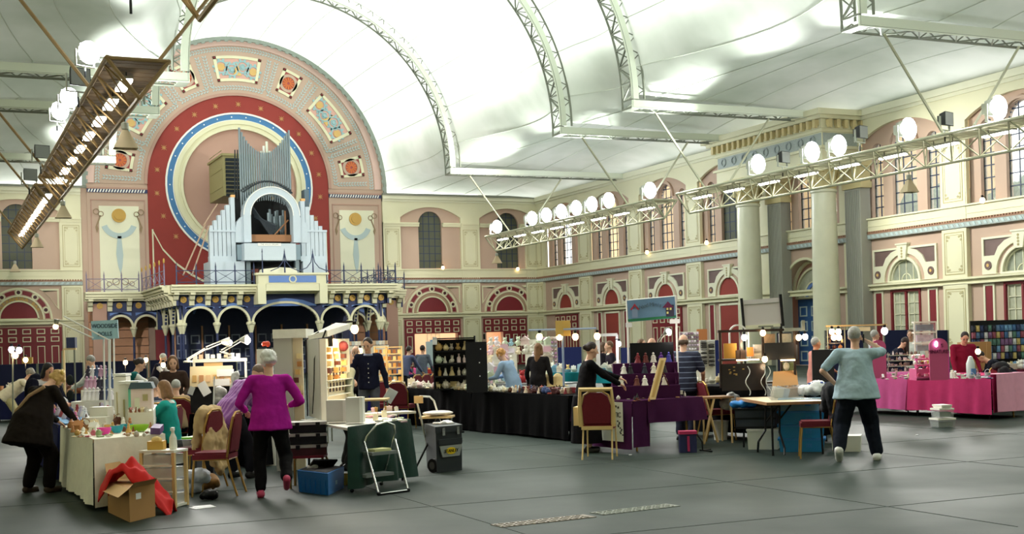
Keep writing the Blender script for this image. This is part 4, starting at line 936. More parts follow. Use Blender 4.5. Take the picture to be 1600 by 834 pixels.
# steel ladder stair to the left of the organ
stl = tag(MB().rod(o_(327, 352)+OO, o_(300, 430)+OO, .05).rod(o_(321, 350)+OO, o_(286, 430)+OO, .05).rod(o_(340, 318)+OO, o_(318, 352)+OO, .04).build('access_ladder', mat('tan ladder rails', (176, 150, 128), .6)), 'thin tan access ladder rising against the left end of the organ', 'ladder')
# ------------------------------------------------------------------ PEOPLE
def remesh(mb, vox, sm=4, wr=0, ws=.12):
    me = bpy.data.meshes.new('tmp'); me.from_pydata(mb.v, [], mb.f); o = bpy.data.objects.new('tmp', me); COL.objects.link(o)
    m = o.modifiers.new('r', 'REMESH'); m.mode = 'VOXEL'; m.voxel_size = vox
    if sm: s_ = o.modifiers.new('s', 'SMOOTH'); s_.factor = .5; s_.iterations = sm
    if wr:
        if 'folds' not in bpy.data.textures: bpy.data.textures.new('folds', 'MUSGRAVE' if False else 'CLOUDS')
        tx = bpy.data.textures['folds'].copy(); tx.noise_scale = ws; tx.noise_depth = 2; q = o.modifiers.new('d', 'DISPLACE'); q.texture = tx; q.strength = wr; q.mid_level = .5
    r = bpy.data.meshes.new_from_object(o.evaluated_get(bpy.context.evaluated_depsgraph_get())); bpy.data.objects.remove(o); bpy.data.meshes.remove(me)
    r.polygons.foreach_set('use_smooth', [True]*len(r.polygons)); return r
def ik(S_, T, a, b, pole):
    d = T-S_; L = d.length
    if L > (a+b)*.995: T = S_+d*((a+b)*.995/L); d = T-S_; L = d.length
    if L < abs(a-b)+.02: L = abs(a-b)+.02
    u = d.normalized(); x = (a*a-b*b+L*L)/(2*L); h = sqrt(max(0, a*a-x*x)); p = pole-u*pole.dot(u)
    p = p.normalized() if p.length > 1e-4 else u.orthogonal().normalized()
    return S_+u*x+p*h, T
SKIN = (226, 178, 152)
def cloth_mat(rgb, bump=.5): return mat('cloth %d %d %d' % rgb, rgb, .85, var=.1, scale=9, bump=bump, spec=.04)
def person(label, p, face, H=1.68, lean=0, top=(60, 60, 70), legs=(30, 30, 34), hair=(90, 70, 50), skin=SKIN, hands=((-.24, .1, .8), (.24, .1, .8)), feet=((-.1, .02), (.1, -.02)), pitch=0, yaw=0, sleeve='long', hem=.02, seat=None, hairstyle='short', fat=1.0, skirt=None, top_m=None, vest=None, collar=None, shoe=(24, 24, 26), vox=.016, side=0, poles=None, lift=(0, 0), flare=0, legw=1, shoew=1):
    k = H/1.7; V3 = Vector; X = V3((1, 0, 0))
    th = radians(lean); sp = V3((sin(radians(side)), sin(th), cos(th))).normalized(); fw = V3((0, cos(th), -sin(th))); R = Matrix((X, fw, sp)).transposed()
    P_ = V3((0, -.12*sin(th), (seat+.11) if seat is not None else .515*H))
    if seat is None and lean > 0: P_.y -= .1*sin(th)
    N = P_+sp*.305*H; Sh = [P_+sp*.275*H+X*s*.108*H*min(fat, 1.15) for s in (-1, 1)]
    hd_t = th*.45+radians(pitch); hup = V3((0, sin(hd_t), cos(hd_t))); HC = N+hup*.098*H+V3((0, .01, 0))
    HR = Matrix.Rotation(-radians(yaw), 3, 'Z') @ Matrix.Rotation(-hd_t, 3, 'X'); hp = lambda x, y, z: HC+HR @ V3((x*k, y*k, z*k))
    body = MB(); RA = Matrix.Rotation(0, 3, 'X')
    f2 = fat*.55+.45
    def loft(mb, rings):
        n = 18; vs = [c+(X*cos(2*pi*j/n)*a+(q-X*q.x)*sin(2*pi*j/n)*b) for c, a, b, q in rings for j in range(n)]; M_ = len(rings)
        mb.add(vs, [(i*n+j, i*n+(j+1) % n, (i+1)*n+(j+1) % n, (i+1)*n+j) for i in range(M_-1) for j in range(n)]+[tuple(range(n-1, -1, -1)), tuple(range((M_-1)*n, M_*n))])
    def torso(mb, g, drop=0, fl=0):
        Y_ = V3((0, 1, 0)); rg = []
        if drop:
            hd = (sp*min(1, th*1.1)+V3((0, 0, 1))*(1-min(1, th*1.1))).normalized(); rg = [(P_-hd*drop, .1*H*fat+g+fl, .078*H*fat+g+fl*.8, (fw*min(1, th*1.1)+Y_*(1-min(1, th*1.1))).normalized())]
        else: rg = [(P_-sp*.03*H, .099*H*fat+g, .074*H*fat+g, fw)]
        rg += [(P_+sp*.035*H, .097*H*fat+g+fl*.55, .073*H*fat+g+fl*.4, fw), (P_+sp*.11*H+fw*.012*(fat-.9)*2, .087*H*fat+g+fl*.3, .067*H*fat+g+fl*.2, fw), (P_+sp*.19*H+fw*.008, .096*H*f2+g, .067*H*f2+g, fw), (P_+sp*.25*H, .097*H*f2+g, .057*H*f2+g, fw), (P_+sp*.285*H, .075*H*f2+g, .044*H+g, fw), (P_+sp*.305*H, .04*H+g*.6, .036*H+g*.5, fw)]
        loft(mb, rg); mb.cap(Sh[0]+X*.012, Sh[1]-X*.012, .034*H+g)
    torso(body, 0)
    body.cap(N-sp*.02, HC-hup*.05*k, .034*H, .03*H)
    body.ell(HC+HR @ V3((0, -.008*k, .02*k)), (.075*k, .092*k, .1*k), 14, 10, HR); body.ell(hp(0, .03, -.058), (.055*k, .058*k, .058*k), 12, 8, HR)
    body.cap(hp(0, .088, .012), hp(0, .108, -.024), .009*k, .014*k); body.ell(hp(0, .078, -.088), (.022*k, .02*k, .018*k), 8, 6, HR)
    for s in (-1, 1): body.ell(hp(s*.078, -.005, -.01), (.012*k, .02*k, .033*k), 8, 6, HR); body.ell(hp(s*.04, .062, -.02), (.024*k, .022*k, .026*k), 8, 6, HR)
    ua, fa = .172*H, .15*H; arms = []
    for i, s in enumerate((-1, 1)):
        T = V3(hands[i]); e, w = ik(Sh[i], T, ua, fa, V3((poles or {}).get(i, (s*.55, -.6, -.5)))); arms.append((Sh[i], e, w)); d = (w-e).normalized()
        body.cap(Sh[i], e, .031*H*fat**.5, .024*H); body.cap(e, w, .024*H, .0165*H)
        body.ell(w+d*.045*k, (.036*k, .017*k, .052*k), 10, 7, d.to_track_quat('Z', 'Y').to_matrix())
    th_, sh_ = .25*H, .24*H; lg = []
    for i, s in enumerate((-1, 1)):
        hip = P_+X*s*.052*H-V3((0, 0, .02)); f = V3((feet[i][0], feet[i][1], .075*k+lift[i])); e, a_ = ik(hip, f, th_, sh_, V3((s*.12, 1, .25 if seat is not None else 0))); lg.append((hip, e, a_))
        body.cap(hip, e, .05*H*fat**.4, .033*H); body.cap(e, a_, .035*H, .022*H)
    me = remesh(body, vox, 3)
    fm = MB()                                                  # five unequal bent fingers rooted in each palm
    for i, (s0, e, w) in enumerate(arms):
        s = (-1, 1)[i]; d = (w-e).normalized(); q = d.to_track_quat('Z', 'Y').to_matrix(); a = q @ V3((1, 0, 0)); b = q @ V3((0, 1, 0)); b = b if b.z < 0 else -b; c = w+d*.075*k
        for j, (o, l) in enumerate(((-.027, .062), (-.009, .074), (.009, .07), (.026, .054))):
            r0 = c+a*o*k; r1 = r0+(d*.55*l+b*.1*l)*k; r2 = r1+(d*.4*l+b*.45*l)*k; fm.cap(r0-d*.012, r1, .0088*k, .008*k, 6).cap(r1, r2, .008*k, .0065*k, 6)
        tb = w+d*.03*k-a*s*.028*k; t1 = tb+(d*.035-a*s*.028)*k; fm.cap(tb, t1, .0105*k, .0095*k, 6).cap(t1, t1+(d*.03+b*.012)*k, .0095*k, .0075*k, 6)
    bm = bmesh.new(); bm.from_mesh(me); fmm = fm.mesh('f', True); bm.from_mesh(fmm); bm.to_mesh(me); bm.free(); me.name = 'person'
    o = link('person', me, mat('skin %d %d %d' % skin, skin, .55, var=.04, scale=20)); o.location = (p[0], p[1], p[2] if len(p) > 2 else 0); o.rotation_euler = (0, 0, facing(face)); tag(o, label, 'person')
    # clothes
    tb = MB(); g = .014; torso(tb, g, (.1+hem) if seat is None else 0, flare+.006)
    if sleeve != 'none':
        for s0, e, w in arms:
            if sleeve == 'long': tb.cap(s0, e, .036*H*fat**.5, .031*H).cap(e, w-(w-e)*.06, .031*H, .024*H)
            else: tb.cap(s0, s0.lerp(e, .8), .04*H*fat**.5, .037*H)
    tm = top_m or cloth_mat(top); ob = link('shirt' if sleeve == 'short' else 'top', remesh(tb, vox*1.1, 5, .032, .15), tm, o)
    if vest:
        vb = MB(); torso(vb, g+.012); link('waistcoat', remesh(vb, vox*1.2, 5), cloth_mat(vest), o)
    if collar: MB().lathe([(.05*H, -.02), (.06*H, 0), (.045*H, .03), (.04*H, .028)], N-sp*.02, 12).build('collar', cloth_mat(collar, 0), o, smooth=True)
    lb = MB(); lb.ell(P_, (.094*H*fat+.006, .066*H*fat+.006, .072*H), 12, 8, R)
    if skirt:
        lb.lathe([(.1*H*fat, P_.z), (.115*H*fat, P_.z-.15), (skirt[1], skirt[0]), (skirt[1]-.02, skirt[0])], (P_.x, P_.y, 0), 16); sk = remesh(lb, vox*1.2, 4); link('skirt', sk, cloth_mat(legs), o)
    else:
        for h_, e, a_ in lg: lb.cap(h_, e, .056*H*fat**.5*(legw*.5+.5), .044*H*legw).cap(e, a_+(e-a_)*.1, .043*H*legw, .034*H*legw)
        link('trousers', remesh(lb, vox*1.1, 4, .03, .14), cloth_mat(legs), o)
    for i, (h_, e, a_) in enumerate(lg):
        s = (-1, 1)[i]; fd = V3((s*.12, 1, 0)).normalized(); t = a_+fd*.145*k*shoew-V3((0, 0, .035*k)); heel = a_-fd*.035*shoew-V3((0, 0, .035*k))
        if lift[i] > .05: fd = V3((0, .75, -.65)); t = a_+fd*.16*k; heel = a_-fd*.02
        sb = MB().cap(a_, heel, .04*k*shoew, .042*k*shoew).cap(heel, t, .044*k*shoew, .036*k*shoew).box((heel+t)/2-V3((0, 0, .026*k)), (.075*k, .2*k, .03*k)) if lift[i] < .05 else MB().cap(heel, t, .046*k*shoew, .036*k*shoew)
        link('shoe', remesh(sb, .012, 3), mat('shoe %d %d %d' % shoe, shoe, .5), o)
    # hair and face
    if hairstyle != 'bald':
        hb = MB(); hb.ell(hp(0, -.022, .036), (.083*k, .092*k, .096*k), 14, 10, HR)
        if hairstyle in ('bob', 'long'): 
            for s in (-1, 1): hb.cap(hp(s*.062, -.01, .05), hp(s*.074, -.0, -.1), .03*k, .034*k)
            hb.cap(hp(0, -.055, .03), hp(0, -.06, -.1 if hairstyle == 'bob' else -.3), .062*k, .06*k)
        if hairstyle == 'curly':
            rr = random.Random(len(label))
            for i in range(40):
                v = V3((rr.gauss(0, 1), rr.gauss(-.3, 1), rr.gauss(.5, .8))).normalized(); hb.ell(hp(v.x*.08, -.02+v.y*.085, .035+v.z*.09), (.03*k,)*3, 6, 5)
        if hairstyle == 'hang':
            for s in (-1, 1): hb.cap(hp(s*.06, .01, .06), HC+HR @ V3((s*.07*k, .05, 0))-V3((0, 0, .24)), .035*k, .03*k)
            hb.cap(hp(0, -.05, .05), HC-V3((0, -.02, .2)), .06*k, .04*k)
        if hairstyle == 'bun': hb.ell(hp(0, -.115, .02), (.04*k, .035*k, .045*k), 8, 6)
        link('hair', remesh(hb, .011, 3), mat('hair %d %d %d' % hair, hair, .6, var=.25, scale=30, bump=.6), o)
    else:
        hb = MB()
        for s in (-1, 1): hb.ell(hp(s*.06, -.03, -.01), (.03*k, .06*k, .045*k), 10, 7, HR)
        hb.ell(hp(0, -.075, -.01), (.06*k, .03*k, .05*k), 10, 7, HR); link('hair', remesh(hb, .011, 3), mat('hair %d %d %d' % hair, hair, .6, var=.25, scale=30), o)
    M_eye = mat('dark eye', (40, 32, 30), .2); M_lip = mat('lip', (176, 96, 90), .5)
    for s in (-1, 1): MB().ell(hp(s*.032, .079, .004), (.013*k, .008*k, .008*k), 8, 6, HR).build('eye', M_eye, o); MB().ell(hp(s*.034, .082, .027), (.02*k, .007*k, .005*k), 8, 5, HR).build('eyebrow', mat('hair %d %d %d' % hair, hair, .6), o)
    MB().ell(hp(0, .082, -.055), (.024*k, .008*k, .006*k), 8, 6, HR).build('mouth', M_lip, o)
    o['_h'] = 0
    return o, dict(HC=HC, HR=HR, arms=arms, P=P_, k=k, N=N, Sh=Sh, sp=sp, fw=fw)
BLACK = (30, 29, 32)
def at_person(o, pt): return o.matrix_basis @ Vector(pt)
# --- left row of stalls
o, J = person('woman in a long black coat with blonde hair bending over the white table', spot(62, 15.5), 32, 1.62, lean=27, top=(34, 29, 27), legs=(28, 24, 24), hair=(196, 160, 100), hands=((-.16, .42, .84), (.2, .42, .84)), feet=((-.16, -.05), (.12, .05)), pitch=50, yaw=30, hairstyle='curly', hem=.16, fat=1.35, flare=.1, shoe=(60, 45, 35), legw=1.35, vox=.013)
P1 = J['Sh'][0]+Vector((.06, -.0, .06)); st = MB().path([J['Sh'][1]+J['fw']*-.12+Vector((-.05, 0, 0)), J['P']+J['sp']*.3-J['fw']*.17, J['P']+J['sp']*.1-J['fw']*.16+Vector((-.14, 0, 0)), J['P']-J['fw']*.06+Vector((-.23, 0, 0))], .022, 6); st.build('bag_strap', cloth_mat((170, 140, 110)), o)
MB().ell(J['HC']+J['HR'] @ Vector((.0, -.06, .12)), (.05, .03, .03), 8, 6).ell(J['HC']+J['HR'] @ Vector((.06, -.05, .11)), (.03, .03, .03), 8, 6).build('hair_clip', mat('gold clip', (214, 182, 90), .4), o)
o, J = person('black-haired woman in a dark jacket over a pale top, beside the coat woman', spot(66, 19.2), 120, 1.62, lean=22, top=(206, 204, 206), vest=None, legs=BLACK, hair=(24, 20, 22), hands=((-.1, .45, .95), (.2, .4, .95)), pitch=18, hairstyle='bob', skin=(206, 150, 122), fat=1.1)
MB().cap(J['Sh'][0], J['arms'][0][1], .085, .07).cap(J['Sh'][1], J['arms'][1][1], .085, .07).ell(J['P']+J['sp']*.25-J['fw']*.1, (.22, .1, .3)).build('jacket', cloth_mat((26, 26, 40)), o)
person('grey-haired woman in a cream jacket bending at the far left stall', spot(26, 27.5), 75, 1.62, lean=52, top=(226, 214, 192), legs=(186, 176, 136), hair=(150, 142, 132), hands=((-.1, .6, .85), (.25, .6, .85)), hem=.02, fat=1.15, pitch=10, hairstyle='curly')
person('white-shirted grey-haired man standing behind the far left stall', spot(157, 25.5), -80, 1.7, lean=18, top=(236, 238, 242), legs=(60, 60, 70), hair=(150, 148, 144), hands=((-.15, .5, 1.0), (.15, .55, 1.02)), pitch=15)
person('woman in a teal waistcoat with white sleeves serving behind the left stalls', spot(209, 22.5), 75, 1.62, lean=14, top=(232, 232, 228), vest=(36, 104, 104), legs=BLACK, hair=(48, 36, 34), sleeve='short', hands=((-.1, .45, .98), (.15, .5, 1.0)), pitch=20, hairstyle='bun')
person('white-haired man in a dark waistcoat under the balcony arches', spot(247, 33), 95, 1.7, lean=20, top=(232, 228, 232), vest=(34, 34, 52), legs=BLACK, hair=(206, 204, 200), hands=((-.1, .5, .98), (.2, .5, .98)), pitch=15)
person('brown-haired woman in a dark brown cardigan facing out behind the seated pair', spot(274, 21.5), 165, 1.63, lean=6, top=(64, 50, 44), legs=BLACK, hair=(116, 80, 52), hands=((-.15, .3, .95), (.15, .3, .95)), pitch=16, hairstyle='bob')
person('seated person with short grey hair and beige top behind the teal cardigan', spot(279, 19.6), -20, 1.5, lean=8, top=(178, 152, 118), legs=BLACK, hair=(182, 182, 178), seat=.42, feet=((-.12, .5), (.12, .5)), hands=((-.15, .4, .72), (.15, .4, .72)), pitch=12)
person('seated grey-haired man in a navy jumper with pale stripes', spot(246, 17.9), -30, 1.66, lean=6, top_m=stripes('navy and pale striped knit', (36, 44, 72), (150, 160, 178), .11, 2, duty=.78), legs=BLACK, hair=(92, 88, 84), seat=.42, feet=((-.12, .5), (.12, .5)), hands=((-.2, .4, .75), (.15, .42, .78)), pitch=6, yaw=30)
o, J = person('seated woman in a teal cardigan with a brown bob', spot(268, 16.6), -88, 1.62, lean=4, top=(42, 158, 150), legs=(34, 32, 36), hair=(140, 104, 70), seat=.42, feet=((-.1, .5), (.1, .46)), hands=((-.08, .36, .94), (.08, .38, .9)), pitch=12, hairstyle='bob', collar=(236, 236, 232), vox=.013)
# --- middle
o, J = person('person in a violet striped shirt bending away over the stall', spot(375, 16.6), 35, 1.72, lean=48, top_m=stripes('violet striped shirting', (132, 74, 150), (168, 118, 180), .045, 0, duty=.6), legs=(36, 37, 44), hair=(120, 100, 84), hands=((-.15, .6, .8), (.2, .6, .85)), feet=((-.14, 0), (.14, .05)), hem=.16, fat=1.1, pitch=30, vox=.013)
o, J = person('white-haired woman in a magenta cardigan walking away', spot(425, 14.35), -12, 1.66, lean=5, top=(172, 34, 150), legs=(26, 25, 28), hair=(228, 228, 226), hands=((-.27, .22, .97), (.24, .18, 1.02)), feet=((-.12, .0), (.16, -.26)), lift=(0, .14), pitch=8, hairstyle='curly', hem=.0, fat=1.13, flare=.045, shoe=(200, 70, 110), legw=1.12, yaw=-14, vox=.012)
o, J = person('dark-haired man in a navy cardigan holding a sheet of paper', spot(579, 23.5), 176, 1.86, lean=3, top=(30, 32, 52), legs=(78, 80, 88), hair=(48, 36, 30), hands=((-.34, .12, .86), (.26, .28, 1.06)), pitch=22, yaw=20, hem=-.02, collar=(150, 160, 190), vox=.013)
bt = MB()
for i in range(5): bt.ell((0, 0, 0) if False else J['P']+J['sp']*(.06+i*.085)+J['fw']*.148, (.011, .008, .011), 6, 5)
bt.build('button', mat('pale button', (220, 220, 215)), o)
w = J['arms'][0][2]; pg = tag(MB().box((0, 0, 0), (.2, .006, .26), rx=.3, ry=.5).build('paper_sheet', mat('white paper', (244, 244, 248), .6)), 'folded white paper held by the man in the navy cardigan', 'paper'); pg.location = at_person(o, w+Vector((-.05, .06, -.14)))
person('dark-clothed man just behind the man in the navy cardigan', spot(556, 26), 150, 1.72, lean=8, top=(38, 34, 42), legs=BLACK, hair=(70, 56, 46), hands=((-.2, .25, .9), (.2, .2, .9)), pitch=15, yaw=20, hairstyle='bald')
person('person in a grey-green coat half hidden by the lit white cabinet', spot(541, 17.3), 60, 1.68, lean=6, top=(162, 166, 152), legs=(60, 60, 62), hair=(150, 140, 130), hands=((-.2, .1, .8), (.27, .05, .85)), hem=.2, hairstyle='short')
person('bent man in a slate blue shirt near the open lobby door', spot(634, 37), 40, 1.75, lean=30, top=(92, 98, 132), legs=(50, 52, 62), hair=(60, 50, 46), hands=((-.2, .5, .9), (.2, .5, .9)), fat=1.15)
person('figure in blue grey standing before the open lobby door', spot(661, 38), 20, 1.7, lean=12, top=(100, 108, 124), legs=(50, 52, 62), hair=(60, 50, 46), hands=((-.2, .3, .9), (.2, .3, .9)))
o, J = person('ginger-blonde woman in a light blue shirt leaning among the white goods', spot(800, 25.3), -60, 1.62, lean=22, top=(156, 184, 220), legs=(50, 52, 70), hair=(206, 150, 84), hands=((-.15, .4, .95), (.1, .45, .95)), pitch=25, hairstyle='curly', fat=1.1)
person('woman with very long brown hair and black coat seen from behind', spot(843, 25.4), 25, 1.66, lean=6, top=(36, 34, 36), legs=BLACK, hair=(128, 92, 60), hands=((-.25, .1, .8), (.25, .1, .8)), hairstyle='long', hem=.3, pitch=4)
o, J = person('dark-haired woman in a black dress arranging miniatures on the purple stand', spot(920, 19.0), 84, 1.66, lean=7, top=(24, 23, 26), legs=(24, 23, 26), hair=(46, 32, 30), hands=((-.12, .52, 1.08), (.12, .5, .98)), skirt=(.14, .24), pitch=12, hairstyle='bun', fat=1.12, vox=.013)
person('woman with brown hair and dark jacket talking, left of the far pair', spot(945, 31), 110, 1.64, lean=2, top=(40, 36, 44), legs=BLACK, hair=(94, 70, 54), hands=((-.2, .25, .95), (.2, .25, .95)), hairstyle='bob')
person('woman in a dark cardigan over cream, right of the far pair', spot(957, 28.5), -100, 1.66, lean=2, top=(40, 34, 44), legs=BLACK, hair=(110, 80, 60), hands=((-.2, .25, .95), (.2, .25, .95)), pitch=6, collar=(222, 214, 196))
person('brown-haired visitor behind the purple stand under the banner, on its left', spot(1006, 25.5), 130, 1.68, top=(70, 60, 52), legs=BLACK, hair=(104, 74, 50), hands=((-.2, .2, .9), (.2, .2, .9)), hairstyle='bob')
person('balding fair visitor behind the purple stand under the banner', spot(1022, 26.5), -120, 1.7, top=(120, 90, 100), legs=BLACK, hair=(196, 160, 120), hands=((-.2, .2, .9), (.2, .2, .9)), hairstyle='bald')
o, J = person('balding man in a navy polo shirt with pale stripes, back turned', spot(1071, 20.8), 20, 1.74, lean=3, top_m=stripes('navy polo with thin stripes', (28, 34, 58), (120, 132, 160), .085, 2, duty=.86), legs=(40, 42, 56), hair=(84, 66, 52), sleeve='short', hands=((-.28, .15, .85), (.27, .25, .92)), hairstyle='bald', fat=1.25, pitch=8)
# --- right
person('grey-haired stallholder lit orange behind the dark display back', spot(1276, 24.5), 75, 1.62, lean=4, top=(206, 140, 130), legs=BLACK, hair=(190, 186, 180), hands=((-.2, .3, .95), (.2, .3, .95)), skin=(236, 170, 130))  # orange lamp light is put into this skin colour
o, J = person('grey-haired man in a pale blue short-sleeved shirt walking with a phone', spot(1341, 16.55), 14, 1.76, lean=2, top=(168, 192, 206), legs=(30, 34, 44), hair=(176, 174, 170), sleeve='short', hands=((-.26, .06, 1.0), (.17, .15, 1.54)), poles={1: (.9, 0, -1), 0: (-.9, -.5, .1)}, feet=((-.24, -.24), (.24, .14)), lift=(.07, 0), hem=.0, fat=1.32, flare=.06, pitch=3, yaw=18, shoe=(232, 232, 230), legw=1.42, shoew=1.3, vox=.012)
MB().box((0, 0, 0), (.02, .055, .11)).build('phone', M_blk, o).location = J['HC']+Vector((.11, .06, -.03))
person('woman with long dark hair and red scarf bending over the pink stall', spot(1398, 27.6), 95, 1.66, lean=30, top=(34, 33, 46), legs=BLACK, hair=(52, 34, 30), hands=((-.1, .45, .95), (.15, .5, .95)), pitch=25, hairstyle='hang', collar=(200, 50, 44), fat=1.1)
person('dark-haired man in a white shirt beyond the pink stall', spot(1427, 30.5), -150, 1.74, lean=4, top=(232, 236, 232), legs=(50, 50, 60), hair=(96, 74, 58), hands=((-.2, .25, .95), (.2, .25, .95)), pitch=14)
person('woman in a crimson jumper with cropped dark hair looking down', spot(1507, 25.6), 178, 1.67, lean=6, top=(132, 30, 58), legs=(50, 30, 44), hair=(44, 28, 28), hands=((-.27, .2, .82), (.25, .24, .82)), pitch=30, fat=1.2, yaw=12, vox=.013)
person('grey curly-haired woman in blue behind the cardboard box', spot(1546, 29.5), 95, 1.6, top=(130, 150, 180), legs=BLACK, hair=(176, 172, 164), hands=((-.2, .2, .9), (.2, .2, .9)), hairstyle='curly', pitch=5)
person('dark-haired person in black stooping at the right end of the pink stall', spot(1572, 25.4), -75, 1.66, lean=52, top=(30, 32, 42), legs=BLACK, hair=(40, 32, 34), hands=((-.15, .6, .75), (.2, .6, .75)), seat=.6, feet=((-.15, .35), (.15, .35)), pitch=30, fat=1.25)
person('grey-haired man with glasses standing behind the walking man', spot(1369, 29), 80, 1.74, lean=2, top=(196, 200, 208), legs=BLACK, hair=(170, 168, 164), hands=((-.2, .25, .95), (.2, .25, .95)))
# ------------------------------------------------------------------ STALLS: furniture builders
M_gil = mat('brass chair frame', (176, 138, 74), .35, metal=.6); M_maroon = mat('maroon upholstery', (112, 26, 42), .8, var=.15, scale=30)
M_chr = mat('chrome tube', (214, 216, 214), .15, metal=.9); M_wht = mat('white board', (236, 234, 224), .55, var=.03); M_ply = mat('pale plywood', (214, 180, 128), .6, var=.1, scale=5)
M_brn = mat('brown table edge', (158, 116, 76), .5, var=.1); M_wood = mat('pale beech', (222, 190, 134), .5, var=.1, scale=6); M_card = mat('brown cardboard', (178, 134, 86), .8, var=.06, scale=5)
M_frost = glassy('frosted drawer plastic', (214, 214, 210), .62, .3); M_clear = glassy('clear plastic', (206, 212, 216), .3, .15); M_bpl = mat('black plastic', (24, 25, 28), .45, spec=.2); M_paper = mat('white paper', (244, 244, 248), .6)
M_bulb = mat('lit bulb', (255, 214, 150), .3, emit=9); M_cool = mat('lit lamp head', (240, 236, 255), .3, emit=8)
def banquet_chair(label, loc, rz, m=M_maroon, fr=M_gil, group='banquet chairs'):
    t = root('banquet_chair', label, 'chair', (loc[0], loc[1], 0), rz, group)
    MB().box((0, 0, .45), (.42, .42, .06)).box((0, 0, .485), (.38, .38, .03)).build('seat', m, t)
    bk = [(-.19, .5), (.19, .5), (.2, .75), (.16, .88), (.08, .93), (-.08, .93), (-.16, .88), (-.2, .75)]
    MB().prism([(a, b) for a, b in bk], -.025, .025, lambda u, v, w: (u, -.2-(v-.5)*.16+w, v)).build('backrest', m, t)
    pts = [(a*1.08, -.2-(b-.5)*.16, b) for a, b in ((-.19, .44), (-.19, .5), (-.2, .75), (-.16, .9), (-.08, .95), (.08, .95), (.16, .9), (.2, .75), (.19, .5), (.19, .44))]
    MB().path(pts, .014, 6).build('back_frame', fr, t)
    MB().path([(-.2, -.2, .42), (.2, -.2, .42), (.2, .2, .42), (-.2, .2, .42), (-.2, -.2, .42)], .013, 5).build('seat_frame', fr, t)
    for x in (-1, 1):
        MB().path([(x*.2, .19, .42), (x*.205, .21, .2), (x*.21, .22, 0)], .013, 6).build('leg', fr, t)
        MB().path([(x*.2, -.19, .43), (x*.205, -.24, .2), (x*.21, -.3, 0)], .013, 6).build('leg', fr, t)
    return t
def clothobj(label, poly, ztop, hems, m, group=None, waves=None, name='tablecloth', seed=1, sag=0):
    """cloth draped over a table: flat top and pleated skirts; poly counter-clockwise"""
    rr = random.Random(seed); mb = MB(); n = len(poly); pl = [Vector((p[0], p[1], 0)) for p in poly]
    mb.add([(p.x, p.y, ztop+.012) for p in pl], [tuple(range(n))])
    for i in range(n):
        a, b = pl[i], pl[(i+1) % n]; hem = hems[i] if isinstance(hems, (list, tuple)) else hems
        if hem is None: continue
        d = b-a; L = d.length; d = d/L; o = Vector((d.y, -d.x, 0)); k = max(4, int(L/.055)); rows = 7; vs = []
        ph = [rr.random()*6.28 for _ in range(3)]; w1, w2 = rr.uniform(9, 13), rr.uniform(17, 24)
        for r in range(rows+1):
            f = r/rows
            for j in range(k+1):
                s = j/k*L; e = min(1, min(j, k-j)/3+.35) ; wv = (sin(s*w1+ph[0])*.6+sin(s*w2+ph[1])*.4+.6*sin(s*3+ph[2]))
                off = .012+f*(.035+.036*wv*(waves if waves is not None else 1))
                z = ztop+.012-(ztop-hem)*f*(1+.02*sin(s*2+ph[2])) 
                v = a+d*s+o*off; ex = (1-j/k)-(j/k); v = v-d*(off*.7*(1 if j == 0 else -1 if j == k else 0)); vs.append((v.x, v.y, max(z, .006)))
        mb.add(vs, [(r*(k+1)+j, r*(k+1)+j+1, (r+1)*(k+1)+j+1, (r+1)*(k+1)+j) for r in range(rows) for j in range(k)])
    o = mb.build(name, m, None, smooth=True); return tag(o, label, 'tablecloth', group)
def table(label, poly, ztop=.74, m=M_ply, group='trestle tables', leg=M_bpl, inset=.03, ht=.03):
    c = Vector((sum(p[0] for p in poly)/len(poly), sum(p[1] for p in poly)/len(poly), 0)); pp = [((p[0]-c.x)*(1-inset), (p[1]-c.y)*(1-inset)) for p in poly]
    t = root('trestle_table', label, 'table', c, 0, group); MB().prism(pp, ztop-ht, ztop).build('tabletop', m, t)
    for x, y in pp: MB().rod((x*.82, y*.86, ztop-ht), (x*.84, y*.9, 0), .016).build('leg', leg, t)
    return t
def quad(A, B, dep):
    """table outline from front edge A->B (world xy) going back by dep"""
    a, b = Vector((A[0], A[1])), Vector((B[0], B[1])); d = (b-a).normalized(); n = Vector((-d.y, d.x)); return [tuple(a), tuple(b), tuple(b+n*dep), tuple(a+n*dep)]
MESH = {}
